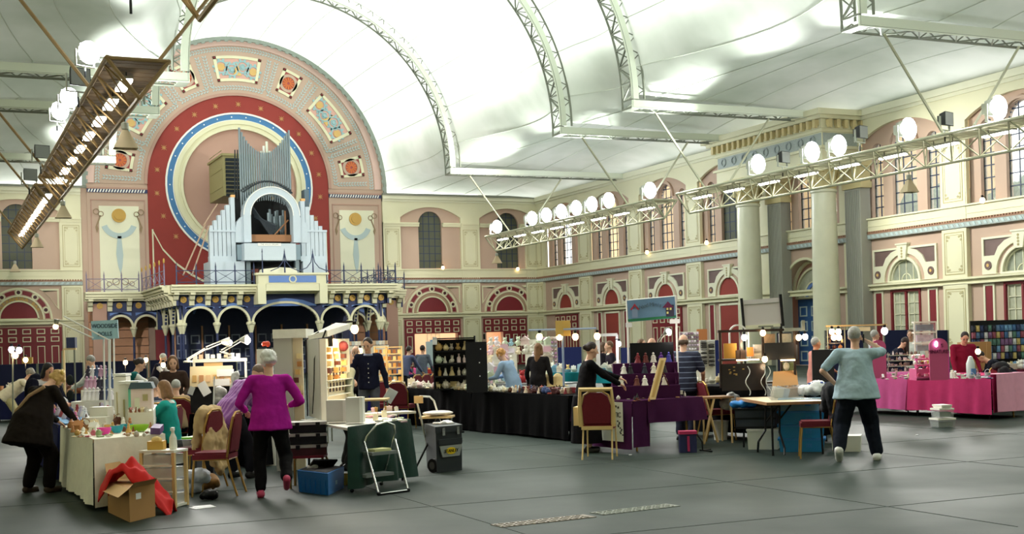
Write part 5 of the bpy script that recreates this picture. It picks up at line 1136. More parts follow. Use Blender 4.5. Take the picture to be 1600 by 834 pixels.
def item_mesh(kind):
    if kind in MESH: return MESH[kind]
    m = MB()
    if kind == 'figurine': m.lathe([(.3, 0), (.34, .1), (.2, .4), (.13, .62), (.2, .68), (.12, .76)], n=8).ell((0, 0, .87), (.13, .13, .14), 8, 6)
    elif kind == 'doll': m.lathe([(.34, 0), (.32, .08), (.16, .5), (.17, .66), (.06, .74)], n=9).ell((0, 0, .84), (.11, .11, .13), 8, 6).cap((-.15, 0, .64), (-.24, .12, .42), .05, .04, 6).cap((.15, 0, .64), (.24, .12, .42), .05, .04, 6)
    elif kind == 'pot': m.lathe([(.25, 0), (.4, .2), (.42, .45), (.28, .66), (.3, .74), (.2, .78), (.06, .85), (.08, .93), (0, .97)], n=10).path([(.4, 0, .3), (.58, 0, .4), (.5, 0, .58), (.34, 0, .6)], .04, 4)
    elif kind == 'bear': m.ell((0, 0, .3), (.26, .22, .3), 8, 6).ell((0, .02, .7), (.2, .19, .2), 8, 6).ell((-.15, 0, .88), (.08, .05, .08), 6, 5).ell((.15, 0, .88), (.08, .05, .08), 6, 5).cap((-.2, .05, .42), (-.32, .16, .26), .08, .07, 6).cap((.2, .05, .42), (.32, .16, .26), .08, .07, 6).cap((-.14, .1, .1), (-.18, .34, .08), .1, .09, 6).cap((.14, .1, .1), (.18, .34, .08), .1, .09, 6)
    elif kind == 'chest': m.box((0, 0, .32), (.9, .55, .56)).box((0, 0, .66), (.96, .6, .12)).box((-.3, -.29, .28), (.24, .03, .2)).box((.3, -.29, .28), (.24, .03, .2)).box((0, -.29, .28), (.24, .03, .2))
    elif kind == 'cottage': m.box((0, 0, .3), (.8, .6, .6)).prism([(-.5, .58), (.5, .58), (0, 1.0)], -.36, .36, lambda u, v, w: (u, w, v)).box((-.2, -.31, .35), (.18, .03, .2)).box((.2, -.31, .35), (.18, .03, .2)).box((0, -.31, .16), (.16, .03, .32)).box((.28, .1, .95), (.12, .12, .3))
    elif kind == 'bottle': m.lathe([(.2, 0), (.22, .05), (.22, .55), (.09, .72), (.08, .9), (.11, .91), (.11, 1.0), (0, 1.0)], n=9)
    elif kind == 'bowl': m.lathe([(.25, 0), (.4, .15), (.5, .4), (.46, .4), (.36, .16), (0, .08)], n=12)
    elif kind == 'seat_set': m.box((0, 0, .25), (.9, .4, .14)).box((0, .18, .5), (.9, .12, .5)).box((-.42, 0, .38), (.1, .4, .24)).box((.42, 0, .38), (.1, .4, .24)).rod((-.38, -.15, 0), (-.38, -.15, .2), .04).rod((.38, -.15, 0), (.38, -.15, .2), .04).rod((-.38, .15, 0), (-.38, .15, .2), .04).rod((.38, .15, 0), (.38, .15, .2), .04)
    elif kind == 'packet': m.box((0, 0, .45), (.7, .14, .9), rx=-.15).box((0, -.09, .5), (.5, .02, .5), rx=-.15).ell((0, .05, .94), (.1, .03, .06), 6, 4)
    elif kind == 'book': m.box((0, 0, .08), (.8, .6, .16)).box((.02, -.01, .08), (.78, .62, .1)).box((0, 0, .18), (.7, .5, .03))
    elif kind == 'basket': m.lathe([(.36, 0), (.46, .4), (.48, .42), (.42, .42), (.34, .1), (0, .08)], n=12).path([(-.45, 0, .4), (-.3, 0, .8), (0, 0, .95), (.3, 0, .8), (.45, 0, .4)], .035, 5)
    elif kind == 'dish': m.lathe([(.2, 0), (.46, .08), (.5, .12), (.2, .06), (0, .05)], n=12).ell((-.12, 0, .13), (.16, .14, .12), 7, 5).ell((.16, .05, .13), (.15, .15, .11), 7, 5).ell((0, -.16, .12), (.12, .12, .1), 7, 5)
    elif kind == 'carded': m.box((0, 0, .5), (.8, .05, 1)).ell((0, -.06, .4), (.26, .06, .28), 8, 6).box((0, -.03, .86), (.7, .03, .16))
    MESH[kind] = m.mesh(kind, kind not in ('chest', 'cottage', 'seat_set', 'packet', 'book', 'carded')); return MESH[kind]
TINT = {}
def goods(kind, rgb, loc, size, rz, label, cat, group=None, name=None):
    key = (kind, rgb)
    if key not in TINT:
        me = item_mesh(kind).copy(); me.name = kind; me.materials.clear(); me.materials.append(mat('ware %d %d %d' % rgb, rgb, .5, var=.12, scale=25)); TINT[key] = me
    o = bpy.data.objects.new(name or kind, TINT[key]); COL.objects.link(o); o.location = loc; o.scale = (size,)*3 if not hasattr(size, '__len__') else size; o.rotation_euler = (0, 0, rz)
    return tag(o, label, cat, group)
CN = ((240, 238, 230, 'white'), (224, 214, 192, 'cream'), (236, 205, 210, 'pink'), (206, 220, 196, 'pale green'), (214, 170, 96, 'amber'), (150, 84, 60, 'brown'), (70, 30, 32, 'dark brown'), (40, 36, 44, 'black'), (214, 60, 60, 'red'), (130, 40, 50, 'dark red'), (60, 100, 180, 'blue'), (150, 180, 210, 'pale blue'), (60, 150, 110, 'green'), (150, 90, 160, 'mauve'), (200, 160, 195, 'lilac'), (240, 200, 70, 'yellow'), (110, 116, 110, 'grey'), (190, 184, 188, 'pale grey'), (230, 90, 150, 'bright pink'), (45, 60, 110, 'navy'), (240, 130, 30, 'orange'), (196, 150, 110, 'tan'))
KN = dict(figurine='figurine', doll='doll', pot='lidded pot', bear='seated bear', chest='little chest', cottage='tiny cottage', bottle='bottle', bowl='bowl', seat_set='tiny sofa', packet='packet', book='flat packet', basket='basket', dish='dish of morsels', carded='carded trinket')
def cname(c): return min(CN, key=lambda q: sum((a-b)**2 for a, b in zip(c, q)))[3]
def scatter(A, B, dep, rows, n, z, kinds, pal, place, cat, group, size=(.08, .14), seed=0, jit=.16, step=0, end='left'):
    """rows of small wares from A to B (front edge), going back by dep"""
    rr = random.Random(seed+n); a, b = Vector(A[:2]), Vector(B[:2]); d = (b-a); L = d.length; d /= L; nn = Vector((-d.y, d.x)); k = max(1, n//rows)
    for r in range(rows):
        for i in range(k):
            s = (i+.5+rr.uniform(-jit, jit))/k*L; p = a+d*s+nn*(dep*(r+.5+rr.uniform(-.12, .12))/rows)
            kd = rr.choice(kinds); c = rr.choice(pal); goods(kd, c, (p.x, p.y, z+step*r), rr.uniform(*size), atan2(d.y, d.x)+rr.uniform(-.5, .5), '%s %s, %s from %s, %s row, %s' % (cname(c), KN[kd], ORD[min(i, 16)], end, ('front', 'second', 'third', 'back')[r], place), KN[kd].split()[-1] if kd != 'dish' else 'dish', group)
WARM, PASTEL, WHITES, BRIGHT, DARKS = [(214, 170, 96), (150, 84, 60), (190, 130, 80), (226, 206, 166), (110, 60, 44)], [(236, 214, 214), (226, 190, 204), (206, 220, 196), (240, 236, 224), (244, 230, 200)], [(240, 238, 228), (226, 224, 212), (210, 200, 186), (248, 244, 236)], [(214, 60, 60), (60, 110, 190), (240, 200, 70), (230, 90, 160), (60, 160, 110), (240, 240, 240)], [(70, 30, 32), (120, 34, 40), (40, 36, 44), (90, 56, 40)]
def bulb(loc, label, e=0, m=M_bulb, r=.05, stem=None, group=None, col=(1, .75, .45)):
    t = root('lamp_bulb', label, 'lamp', loc, 0, group); MB().ell((0, 0, 0), (r, r, r*1.15), 10, 8).build('globe', m, t, smooth=True); MB().lathe([(r*.45, r*.9), (r*.5, r*1.9), (r*.2, r*2)], n=8).build('holder', M_bpl, t)
    if stem: MB().rod((0, 0, r*1.9), Vector(stem)-Vector(loc), .012, n=5).build('arm', M_bpl, t)
    if e:
        l = bpy.data.lights.new('bulb_light', 'POINT'); l.energy = e; l.color = col; l.shadow_soft_size = .06; q = bpy.data.objects.new('bulb_light', l); COL.objects.link(q); q.parent = t; q.location = (0, 0, -.12)
    return t
def anglelamp(base, elbow, head, label, e=0, m=M_wht, col=(1, .9, .8)):
    base, elbow, head = map(Vector, (base, elbow, head)); t = root('desk_lamp', label, 'lamp', base); B0 = Vector((0, 0, 0)); E, Hd = elbow-base, head-base
    MB().lathe([(.07, 0), (.07, .02), (.02, .03), (.02, .06)], n=10).build('base', m, t)
    for o in (-.02, .02): MB().rod(B0+Vector((o, 0, .05)), E+Vector((o, 0, 0)), .008, n=5).build('arm', m, t); MB().rod(E+Vector((0, 0, o)), Hd+Vector((0, 0, o)), .008, n=5).build('arm', m, t)
    d = (Hd-E).normalized(); MB().rod(Hd, Hd+d*.12-UP*.05, .03, .075, 10).build('shade', m, t); MB().ell(Hd+d*.12-UP*.06, (.05, .05, .05), 8, 6).build('bulb', M_cool, t)
    if e:
        l = bpy.data.lights.new('bulb_light', 'POINT'); l.energy = e; l.color = col; l.shadow_soft_size = .05; q = bpy.data.objects.new('bulb_light', l); COL.objects.link(q); q.parent = t; q.location = Hd+d*.16-UP*.15
    return t
def board(label, a, b, z0, z1, m, name='display_board', th=.03, cat='screen', group=None, feet=True):
    a, b = Vector((a[0], a[1], 0)), Vector((b[0], b[1], 0)); d = b-a; t = root(name, label, cat, (a+b)/2, atan2(d.y, d.x), group); L = d.length
    MB().box((0, 0, (z0+z1)/2), (L, th, z1-z0)).build('panel', m, t); MB().box((-L/2, 0, (z0+z1)/2), (.03, th+.02, z1-z0)).build('edge_trim', M_lat, t); MB().box((L/2, 0, (z0+z1)/2), (.03, th+.02, z1-z0)).build('edge_trim', M_lat, t)
    if feet:
        for x in (-.4, .4): MB().box((x*L, 0, z0/2), (.04, .3, max(z0, .03))).build('foot', M_lat, t)
    return t
M_cw = cloth_mat((244, 240, 226), .2); M_cb = cloth_mat((9, 9, 11), .2); M_cp = cloth_mat((70, 32, 68), .2); M_cg = mat('bottle green velvet', (8, 50, 42), .6, var=.4, scale=7, bump=.4); M_cn = cloth_mat((34, 38, 78), .2)
M_ck = cloth_mat((206, 78, 140), .2); M_ckl = cloth_mat((238, 170, 198), .2); M_teal = cloth_mat((30, 120, 130), .2); M_blueboard = mat('royal blue felt board', (30, 42, 104), .9)
# ------------------------------------------------------------------ STALLS: contents
def tz(x, y, z=.762): p = at_z(x, y, z); return Vector((p.x, p.y, z))
def pbox(name, label, cat, a, b, c, h, m, group=None, z=0, lid=None, part_='body', taper=0):
    """box whose near bottom corner is b, with floor edges b-a and b-c"""
    a, b, c = (Vector((p[0], p[1], 0)) for p in (a, b, c)); t = root(name, label, cat, (b.x, b.y, z), 0, group); u, v = a-b, c-b
    mb = MB(); q = [Vector((0, 0, 0)), u, u+v, v]; ce = (u+v)/2; tq = [ce+(p-ce)*(1+taper) for p in q]
    mb.add([tuple(p) for p in q]+[(p.x, p.y, h) for p in tq], [(0, 1, 2, 3), (4, 5, 6, 7), (0, 1, 5, 4), (1, 2, 6, 5), (2, 3, 7, 6), (3, 0, 4, 7)]); mb.build(part_, m, t)
    if lid:
        k = [ce+(p-ce)*(1.05+taper) for p in q]; MB().add([(p.x, p.y, h) for p in k]+[(p.x, p.y, h+.035) for p in k], [(0, 1, 2, 3), (4, 5, 6, 7), (0, 1, 5, 4), (1, 2, 6, 5), (2, 3, 7, 6), (3, 0, 4, 7)]).build('lid', lid, t)
    return t, u, v
def lump(name, label, cat, blobs, m, vox=.025, group=None, wr=.07, ws=.12):
    mb = MB(); c = Vector(blobs[0][0])
    for p, *r in blobs:
        if len(r) == 1: mb.ell(Vector(p)-c, r[0] if hasattr(r[0], '__len__') else (r[0],)*3, 9, 7)
        else: mb.cap(Vector(p)-c, Vector(r[0])-c, *r[1:])
    o = link(name, remesh(mb, vox*.8, 1, wr, ws), m); o.location = c; return tag(o, label, cat, group)
def vbox(name, label, cat, x0, x1, y0, y1, d, dep, m, group=None, rz=FACE, part_='body', zb=None):
    """upright box whose front face spans pixels x0..x1, y0..y1 at distance d, turned to face the viewer"""
    a = at_d((x0+x1)/2, y1, d); w = (x1-x0)*d/FOC; h = (y1-y0)*d/FOC; z = a.z if zb is None else zb; t = root(name, label, cat, (a.x, a.y, z), rz, group)
    MB().box((0, dep/2, h/2+(a.z-z)/2), (w, dep, h+(a.z-z))).build(part_, m, t); return t, w, h
rnd = random.Random(11)
# ===== white table, far left
T1 = [(1.5, 14.15), (2.28, 14.5), (2.36, 17.35), (1.44, 17.3)]
table('trestle table under the long white cloth', T1)
clothobj('long white cloth draped to the floor over the left table', T1, .745, .04, M_cw, seed=3)
T1b = [(1.42, 17.45), (2.3, 17.45), (2.3, 21.6), (1.38, 21.6)]
table('trestle table under the pale blue and navy cloth behind the white one', T1b)
clothobj('navy cloth with pale blue top on the table behind the white one', T1b, .745, .06, M_cn, seed=4)
tag(MB().box2((1.5, 17.5, .76), (2.2, 19.4, .775)).build('blue_runner', cloth_mat((140, 180, 222), .1)), 'pale blue runner on the navy cloth table behind the white one', 'runner')
goods('bowl', (240, 70, 176), tz(163, 679), (.16, .13, .2), 0, 'hot pink plastic tub at the front corner of the white table', 'tub', name='plastic_tub')
goods('bowl', (50, 170, 190), tz(183, 676), (.15, .13, .2), 0, 'turquoise plastic tub beside the pink tub', 'tub', name='plastic_tub')
goods('bowl', (40, 160, 182), tz(198, 673), (.15, .13, .2), 0, 'turquoise plastic tub beside the lime tub', 'tub', name='plastic_tub')
goods('bowl', (160, 214, 50), tz(217, 674), (.24, .15, .2), 0, 'lime green plastic tub full of wrapped goods', 'tub', name='plastic_tub')
pbox('gift_box', 'flat purple box at the end of the white table', 'box', tz(235, 678), tz(250, 679), tz(256, 672), .07, mat('purple card', (88, 52, 120), .6), z=.762)
pbox('display_plinth', 'low white display plinth carrying the model house', 'plinth', tz(200, 666), tz(240, 668), tz(246, 655), .2, M_wht, z=.762)
h = root('model_house', 'model house with grey roof and pale green side on the white plinth', 'model house', (*tz(222, 664)[:2], .965), FACE+.15)
MB().box((0, .1, .13), (.25, .22, .26)).build('wall', mat('pale pink card', (236, 216, 210), .6), h); MB().prism([(-.15, .25), (.15, .25), (.12, .33), (-.12, .33)], -.03, .24, lambda u, v, w: (u, w, v)).build('roof', mat('slate card roof', (74, 96, 106), .6), h)
MB().box((-.14, .1, .13), (.03, .22, .26)).build('side_panel', mat('mint card', (110, 196, 170), .6), h); MB().box((.05, -.02, .14), (.06, .02, .08)).build('window', M_line, h); MB().box((-.05, -.02, .07), (.06, .02, .14)).build('door', M_ivory, h)
for x0, x1, y0, y1, dd, lab in ((187, 217, 600, 643, 15.9, 'tall white model cabinet standing left of the model house'), (179, 198, 588, 640, 16.4, 'taller cream cabinet behind the white model cabinet')):
    t, w, hh = vbox('model_cabinet', lab, 'cabinet', x0, x1, y0, y1, dd, .2, M_wht, zb=.76); MB().box((0, .1, hh+.02+(at_d(x0, y1, dd).z-.76)), (w*1.08, .24, .03)).build('top', M_white, t); MB().box((-w*.25, -.01, hh*.6), (w*.06, .02, hh*.7)).build('door_edge', M_line, t)
for i, (x0, x1, y0, y1) in enumerate(((132, 166, 652, 672), (140, 168, 636, 653))):
    vbox('display_step', ('lower', 'upper')[i]+' cream display step near the front of the white table', 'display step', x0, x1, y0, y1, 15.6+.25*i, .25, M_wht, zb=.76)
for x, y, lab in ((186, 664, 'wicker basket of brown miniatures left of the plinth'), (133, 672, 'wicker dish of dried flowers at the table edge'), (118, 665, 'wicker dish of cream flowers near the coat woman')): goods('basket', (150, 108, 66), tz(x, y), .15, 0, lab, 'basket')
rr = random.Random(5)
PUT = []
def sprinkle(n, xr, yr, kinds, pal, size, label, cat, group, z=.762):
    for i in range(n):
        for q_ in range(30):
            x, y = rr.uniform(*xr), rr.uniform(*yr); p = tz(x, y, z); sz = rr.uniform(*size)
            if all((p-o_).length > (sz+s_)*.5 for o_, s_ in PUT): break
        else: continue
        PUT.append((p, sz)); k = rr.choice(kinds); c = rr.choice(pal); goods(k, c, p, sz, rr.uniform(0, 6), cname(c)+' '+KN[k]+' '+label, cat, group)
sprinkle(70, (112, 205), (648, 677), ('dish', 'pot', 'figurine', 'cottage', 'bowl'), WARM+WHITES, (.07, .13), 'among the clutter on the white cloth', 'miniature', 'miniatures on the white table')
sprinkle(60, (104, 236), (664, 683), ('dish', 'pot', 'figurine', 'bowl', 'book'), WARM+WHITES+[(220, 120, 140), (150, 170, 120)], (.05, .09), 'near the front edge of the white cloth', 'miniature', 'miniatures near the front of the white table')
for i in range(14): k = rr.choice(('figurine', 'pot', 'cottage')); c = rr.choice(WARM+WHITES); goods(k, c, Vector((*at_d(rr.uniform(204, 240), 660, 14.95)[:2], .965)), rr.uniform(.04, .07), rr.uniform(0, 6), cname(c)+' '+KN[k]+', '+ORD[i]+' set along the edge of the white plinth', 'miniature', 'ornaments on the plinth')
scatter((1.5, 17.7), (1.5, 20.8), -.8, 3, 33, .78, ('doll', 'figurine'), [(220, 120, 170), (160, 60, 70), (60, 60, 110), (240, 236, 232), (110, 70, 60), (200, 190, 210)], 'pale blue runner', 'doll', 'dolls on the blue runner', (.13, .19), 3)
for i in range(20):                                      # rising bank of dressed dolls
    f = i//7; p = at_d(134+(i % 7)*6.5+f*3, 640, 19+f*.35); c = rr.choice([(206, 160, 190), (70, 90, 130), (230, 226, 230), (52, 50, 70), (190, 150, 180)]); goods('doll', c, (p.x, p.y, .98+f*.16), .2, rr.uniform(-1, 1), '%s dressed doll, %s from left, %s step below the hanging sign' % (cname(c), ORD[i % 7], ('lowest', 'middle', 'top')[f]), 'doll', 'dolls on the bank')
t = root('doll_bank', 'three white steps holding the bank of dressed dolls', 'display step', (*at_d(154, 640, 19.3)[:2], .76), FACE)
for f in range(3): MB().box((0.03*f, f*.35-.3, (.21+f*.16)/2), (.5, .33, .21+f*.16)).build('step', M_wht, t)
# hanging sign on white poles
sg = at_d(164, 515, 17.8); t = root('hanging_sign', 'pale blue painted stall sign held up on white poles', 'sign', (sg.x, sg.y, 0), FACE)
z0 = sg.z; MB().box((0, 0, z0), (.37, .025, .26), ry=-.03).build('board', mat('pale blue sign board', (168, 206, 222), .6), t)
for q, zz in (('WOODSIDE', .05), ('DOLLS', -.06)): text(q, .083, mat('dark sign lettering', (40, 62, 84), .6), t, (0, -.016, z0+zz), (pi/2, 0, 0), sx=.8)
for x in (-.03, .04, .11): MB().rod((x, .03, z0-.1), (x-.02, .05, .76), .014).build('pole', M_white, t)
arm = root('lamp_boom', 'pair of white booms with a clip lamp slanting past the blue sign', 'lamp', (sg.x, sg.y, 0), FACE)
for (x0, y0), (x1, y1) in (((100, 494), (172, 532)), ((88, 502), (146, 528))):
    p, q = at_d(x0, y0, 17.7), at_d(x1, y1, 17.75); R3 = Matrix.Rotation(-FACE, 3, 'Z'); L3 = lambda v: R3 @ (v-Vector((sg.x, sg.y, 0))); MB().rod(L3(p), L3(q), .012).build('boom', M_white, arm)
p = L3(at_d(87, 510, 17.7)); MB().rod(p, p+Vector((.02, 0, .1)), .02, .045).build('shade', M_lat, arm); MB().ell(p, (.04, .04, .04), 8, 6).build('bulb', M_bulb, arm); MB().rod(L3(at_d(172, 530, 17.75)), L3(at_d(172, 652, 17.75)), .014).build('upright', M_white, arm)
# frame stand beside it
t = root('framed_stand', 'tall pale framed stand with dark wreaths and a navy box on top', 'display stand', (*at_d(110, 640, 20.5)[:2], .76), FACE)
zt = at_d(110, 545, 20.5).z-.76; MB().box((-.08, 0, zt/2), (.03, .03, zt)).build('post', mat('warm lit post', (250, 222, 170), .5), t); MB().box((.02, 0, zt), (.2, .03, .03)).build('rail', mat('warm lit post', (250, 222, 170), .5), t); MB().rod((.09, 0, 0), (.09, 0, zt+.1), .015).build('pole', M_lat, t); MB().box((.05, 0, zt+.1), (.14, .1, .17)).build('navy_box', M_navy, t)  # warm lamp glow is put into the post and rail colour
for z in (.25, .5): MB().ell((.0, .02, z), (.06, .04, .09), 9, 7).build('wreath', mat('dark green wreath', (28, 36, 32), .9), t)
# ===== foreground box, drawers, chairs
a, b, c = at_z(169, 800), at_z(203, 816), at_z(243, 806)
t, u, v = pbox('cardboard_box', 'open brown cardboard box stuffed with red cloth on the floor', 'box', a, b, c, .33, M_card)
for (o, e, s_) in ((Vector((0, 0, 0)), u, -v), (Vector((0, 0, 0)), v, -u)):
    f = s_.normalized()*.17; MB().add([(o.x, o.y, .33), (o.x+e.x, o.y+e.y, .33), (o.x+e.x*.95+f.x, o.y+e.y*.95+f.y, .26 if e is u else .4), (o.x+e.x*.05+f.x, o.y+e.y*.05+f.y, .26 if e is u else .4)], [(0, 1, 2, 3)]).build('flap', mat('pale cardboard', (206, 168, 120), .8), t)
f = v; MB().add([(u.x, u.y, .33), (u.x+v.x, u.y+v.y, .33), (u.x*1.1+v.x, u.y*1.1+v.y, .5), (u.x*1.1, u.y*1.1, .5)], [(0, 1, 2, 3)]).build('flap', mat('pale cardboard', (206, 168, 120), .8), t)
d = v.normalized(); lb = MB().box((v.x*.35, v.y*.35, .24), (.09, .004, .06), rz=atan2(v.y, v.x)).build('label', M_paper, t)
cc = b+(u+v)/2; R_ = RGT
mb = MB(); NX, NY = 44, 26; vs = []
for a in range(NX+1):
    for b_ in range(NY+1):
        x = -.29+.73*a/NX; y = -.19+.38*b_/NY; w = y*(1-.35*abs(x))
        z = .36+.17*math.exp(-((x+.02)/.17)**2)-1.1*max(0, x-.17)-.9*max(0, -.2-x)-2.0*max(0, abs(y)-.14)+.032*sin(17*x+9*y+1.2*sin(9*y))+.024*sin(29*y-11*x)+.014*sin(47*x+23*y)
        vs.append(RGT*x+FWD*w+UP*z)
mb.add([tuple(p) for p in vs], [(a*(NY+1)+b_, (a+1)*(NY+1)+b_, (a+1)*(NY+1)+b_+1, a*(NY+1)+b_+1) for a in range(NX) for b_ in range(NY)])
red = mb.build('red_cloth', mat('bright red cloth', (206, 32, 32), .75, var=.15, scale=7, bump=.3), None, smooth=True); red.location = (cc.x, cc.y, 0); tag(red, 'crumpled bright red cloth spilling out of the cardboard box', 'cloth')
sd_ = red.modifiers.new('thickness', 'SOLIDIFY'); sd_.thickness = .012
dp = spot(258, 13.75); t = root('drawer_unit', 'clear plastic drawer unit with pale wooden posts beside the red cloth', 'drawer unit', dp, FACE-.25)
for x in (-.19, .19):
    for y in (-.13, .13): MB().box((x, y, .3), (.035, .035, .6)).build('post', M_wood, t)
MB().box((0, 0, .6), (.42, .3, .025)).build('top', M_wht, t); MB().box((0, 0, .02), (.4, .28, .025)).build('base', M_wht, t)
for i, z in enumerate((.1, .24, .38, .52)):
    dw = MB().box((0, -.005, z-.01), (.33, .27, .105)).build('drawer', M_frost, t); MB().box((0, -.15, z-.07), (.36, .02, .018)).build('rail', M_wht, t)
    MB().box((rnd.uniform(-.06, .06), 0, z-.03), (.2, .18, .05)).build('contents', mat('drawer contents %d' % i, ((60, 70, 90), (190, 170, 120), (220, 214, 220), (70, 80, 110))[i], .8, var=.4, scale=20), dw)
R3 = Matrix.Rotation(FACE-.25, 3, 'Z'); wl = lambda x, y, z: dp+R3 @ Vector((x, y, z))
t = root('tissue_box', 'gold tissue box with a tissue tuft on the drawer unit', 'box', wl(-.08, 0, .615), FACE); MB().box((0, 0, .045), (.17, .13, .09)).build('carton', mat('gold carton', (212, 170, 84), .5), t); MB().ell((0, 0, .1), (.06, .04, .04), 8, 6).build('tissue', mat('buff tissue', (236, 206, 140), .8), t)
t = root('spray_bottle', 'white trigger spray bottle on the drawer unit', 'bottle', wl(.1, .03, .615), FACE); MB().lathe([(.04, 0), (.045, .03), (.04, .12), (.018, .17), (.018, .2)], n=10).build('bottle', M_wht, t); MB().box((0, -.01, .215), (.03, .08, .035)).build('trigger', M_white, t)
banquet_chair('maroon banquet chair seen side on beside the drawer unit', spot(338, 14.75), facing(-88)); cb = spot(308, 15.5)
banquet_chair('maroon banquet chair with a beige coat over its back', cb, facing(-75))
p0 = cb+RGT*.16; cd_ = Matrix.Rotation(facing(-75), 3, 'Z') @ Vector((1, 0, 0)); bl = [(p0+UP*.93-cd_*.17, p0+UP*.93+cd_*.17, .07, .07)]+[(p0+cd_*s_*.05+UP*.93+RGT*.02, p0+cd_*s_*.06+RGT*(.12+.02*(s_ % 2))+UP*(.2+.05*abs(s_)), .055, .05) for s_ in range(-4, 5)]+[(p0-RGT*.03+cd_*s_*.06+UP*.92, p0-RGT*.08+cd_*s_*.06+UP*(.6+.04*s_), .045, .045) for s_ in (-3, -2, 3)]
lump('draped_coat', 'beige coat draped over the back of the maroon chair', 'coat', bl, mat('beige coat cloth', (188, 162, 118), .9, var=.15, scale=8, bump=.6), .02)
q = cb-RGT*.08; t = root('lidded_tub', 'clear tub with lime green rim on the chair seat', 'tub', (q.x, q.y, .5), 0); MB().lathe([(.07, 0), (.09, .1)], n=14).build('tub', M_clear, t); MB().lathe([(.095, .1), (.095, .125), (.08, .125)], n=14).build('rim', mat('lime rim', (130, 210, 70), .5), t)
q = spot(303, 14.95); lump('clear_bag', 'clear plastic bag of white goods beneath the chairs', 'bag', [(q+UP*.2, (.18, .12, .09)), (q+RGT*.1+UP*.2, (.12, .1, .1)), (q-RGT*.12+UP*.18, (.1, .1, .08)), (q+UP*.08, (.12, .09, .085))], mat('milky plastic', (206, 210, 226), .3, var=.2, scale=8, bump=.5), .018)
q = spot(306, 15.25); lump('brown_holdall', 'brown leather holdall on the floor under the chairs', 'bag', [(q+RGT*.12+UP*.1-FWD*.0, (.17, .1, .1)), (q+RGT*.2+UP*.1, (.1, .1, .1)), (q+RGT*.0+UP*.1, (.1, .1, .1))], mat('tan leather', (160, 116, 66), .5, var=.2), .02)
q = spot(325, 14.2); lump('camera_bag', 'small black camera bag on the floor near the papers', 'bag', [(q+UP*.065, (.09, .07, .065)), (q+RGT*.05+UP*.06, (.06, .06, .06)), (q-RGT*.05+UP*.055, (.05, .06, .05))], M_bpl, .014)
q = at_z(316, 793); tag(MB().box((0, 0, .004), (.24, .16, .006), rz=.3).box((.02, .06, .008), (.2, .14, .004), rz=.1).build('floor_paper', M_paper), 'white sheets lying on the floor beside the camera bag', 'paper').location = (q.x, q.y, 0)
for (x, d_, f, lab) in ((262, 16.9, -88, 'maroon chair under the woman in the teal cardigan'), (245, 18.1, -30, 'maroon chair under the man in the striped jumper'), (279, 19.8, -20, 'maroon chair under the grey-haired seated person')): banquet_chair(lab, spot(x, d_)-RGT*(.1 if x == 262 else 0), facing(f))
def bin_(x, d_, lab):
    t = root('plastic_bin', lab, 'bin', spot(x, d_), FACE); MB().add([(i*k, j*k, z) for z, k in ((0, .85), (.48, 1)) for i, j in ((-.15, -.15), (.15, -.15), (.15, .15), (-.15, .15))], [(0, 1, 2, 3), (0, 1, 5, 4), (1, 2, 6, 5), (2, 3, 7, 6), (3, 0, 4, 7)]).build('body', mat('charcoal plastic', (58, 62, 68), .5), t); MB().box((0, 0, .5), (.33, .33, .05)).build('lid', mat('charcoal lid', (84, 90, 96), .5), t)
bin_(296, 16.6, 'charcoal plastic bin with a lid behind the coat chair'); bin_(322, 17.3, 'second charcoal bin further from the coat chair')
# ===== stall with lit white shelf and angle lamps
q0, q1 = spot(300, 18.5), spot(408, 18.0); TC = quad(q0, q1, .8)
table('trestle table under the black cloth behind the violet shirt', TC); clothobj('black cloth on the stall with the lit white shelf', TC, .745, .02, M_cb, seed=9)
t, w, hh = vbox('display_rack', 'dark display rack holding the lit white shelf', 'display rack', 298, 388, 591, 640, 18.7, .3, M_dark, zb=.762)
MB().box((-.1, -.03, hh+.07), (.62, .03, .3), rx=-.15).build('lit_panel', mat('warm white panel', (240, 222, 186), .6), t)
for i in range(6): MB().box((-.34+.1*i, -.06, hh+.04), (.06, .02, .1), rx=-.15).build('framed_picture', mat('sepia frame %d' % (i % 3), ((210, 170, 110), (190, 140, 100), (226, 190, 150))[i % 3], .6), t)
MB().box((0, .1, hh+.3), (.8, .06, .05)).build('top_rail', M_wht, t); MB().box((-.38, .1, hh+.14), (.03, .03, .3)).build('post', M_wht, t); MB().box((.38, .1, hh+.14), (.03, .03, .3)).build('post', M_wht, t); MB().box((-.1, .12, hh+.2), (.27, .05, .14)).build('cream_box', M_ply, t)
for i in range(8): MB().box((-.36+.09*i+rnd.uniform(-.01, .01), .1, hh+.36), (.05, .05, rnd.uniform(.04, .09))).build('small_pack', mat('pack %d' % (i % 4), ((240, 236, 230), (220, 190, 160), (200, 210, 220), (250, 250, 245))[i % 4], .6), t)
l = bpy.data.lights.new('shelf_light', 'AREA'); l.size = .5; l.energy = 2.2; l.color = (1, .86, .6); q = bpy.data.objects.new('shelf_light', l); COL.objects.link(q); q.parent = t; q.location = (-.1, -.3, hh+.45); q.rotation_euler = (.6, 0, 0)
anglelamp(at_d(294, 566, 18.4), at_d(322, 544, 18.5), at_d(346, 534, 18.6), 'white angle lamp leaning over the lit white shelf', 0)
anglelamp(at_d(362, 560, 18.4), at_d(346, 549, 18.5), at_d(376, 531, 18.4), 'white angle lamp with a glowing head against the dark doors', 15)
def sheet(x, y, d_, w, h, ry, lab, m=M_paper): p = at_d(x, y, d_); o = tag(MB().box((0, 0, 0), (w, .006, h), ry=ry).build('white_card', m), lab, 'card'); o.location = p; o.rotation_euler = (0, 0, FACE)
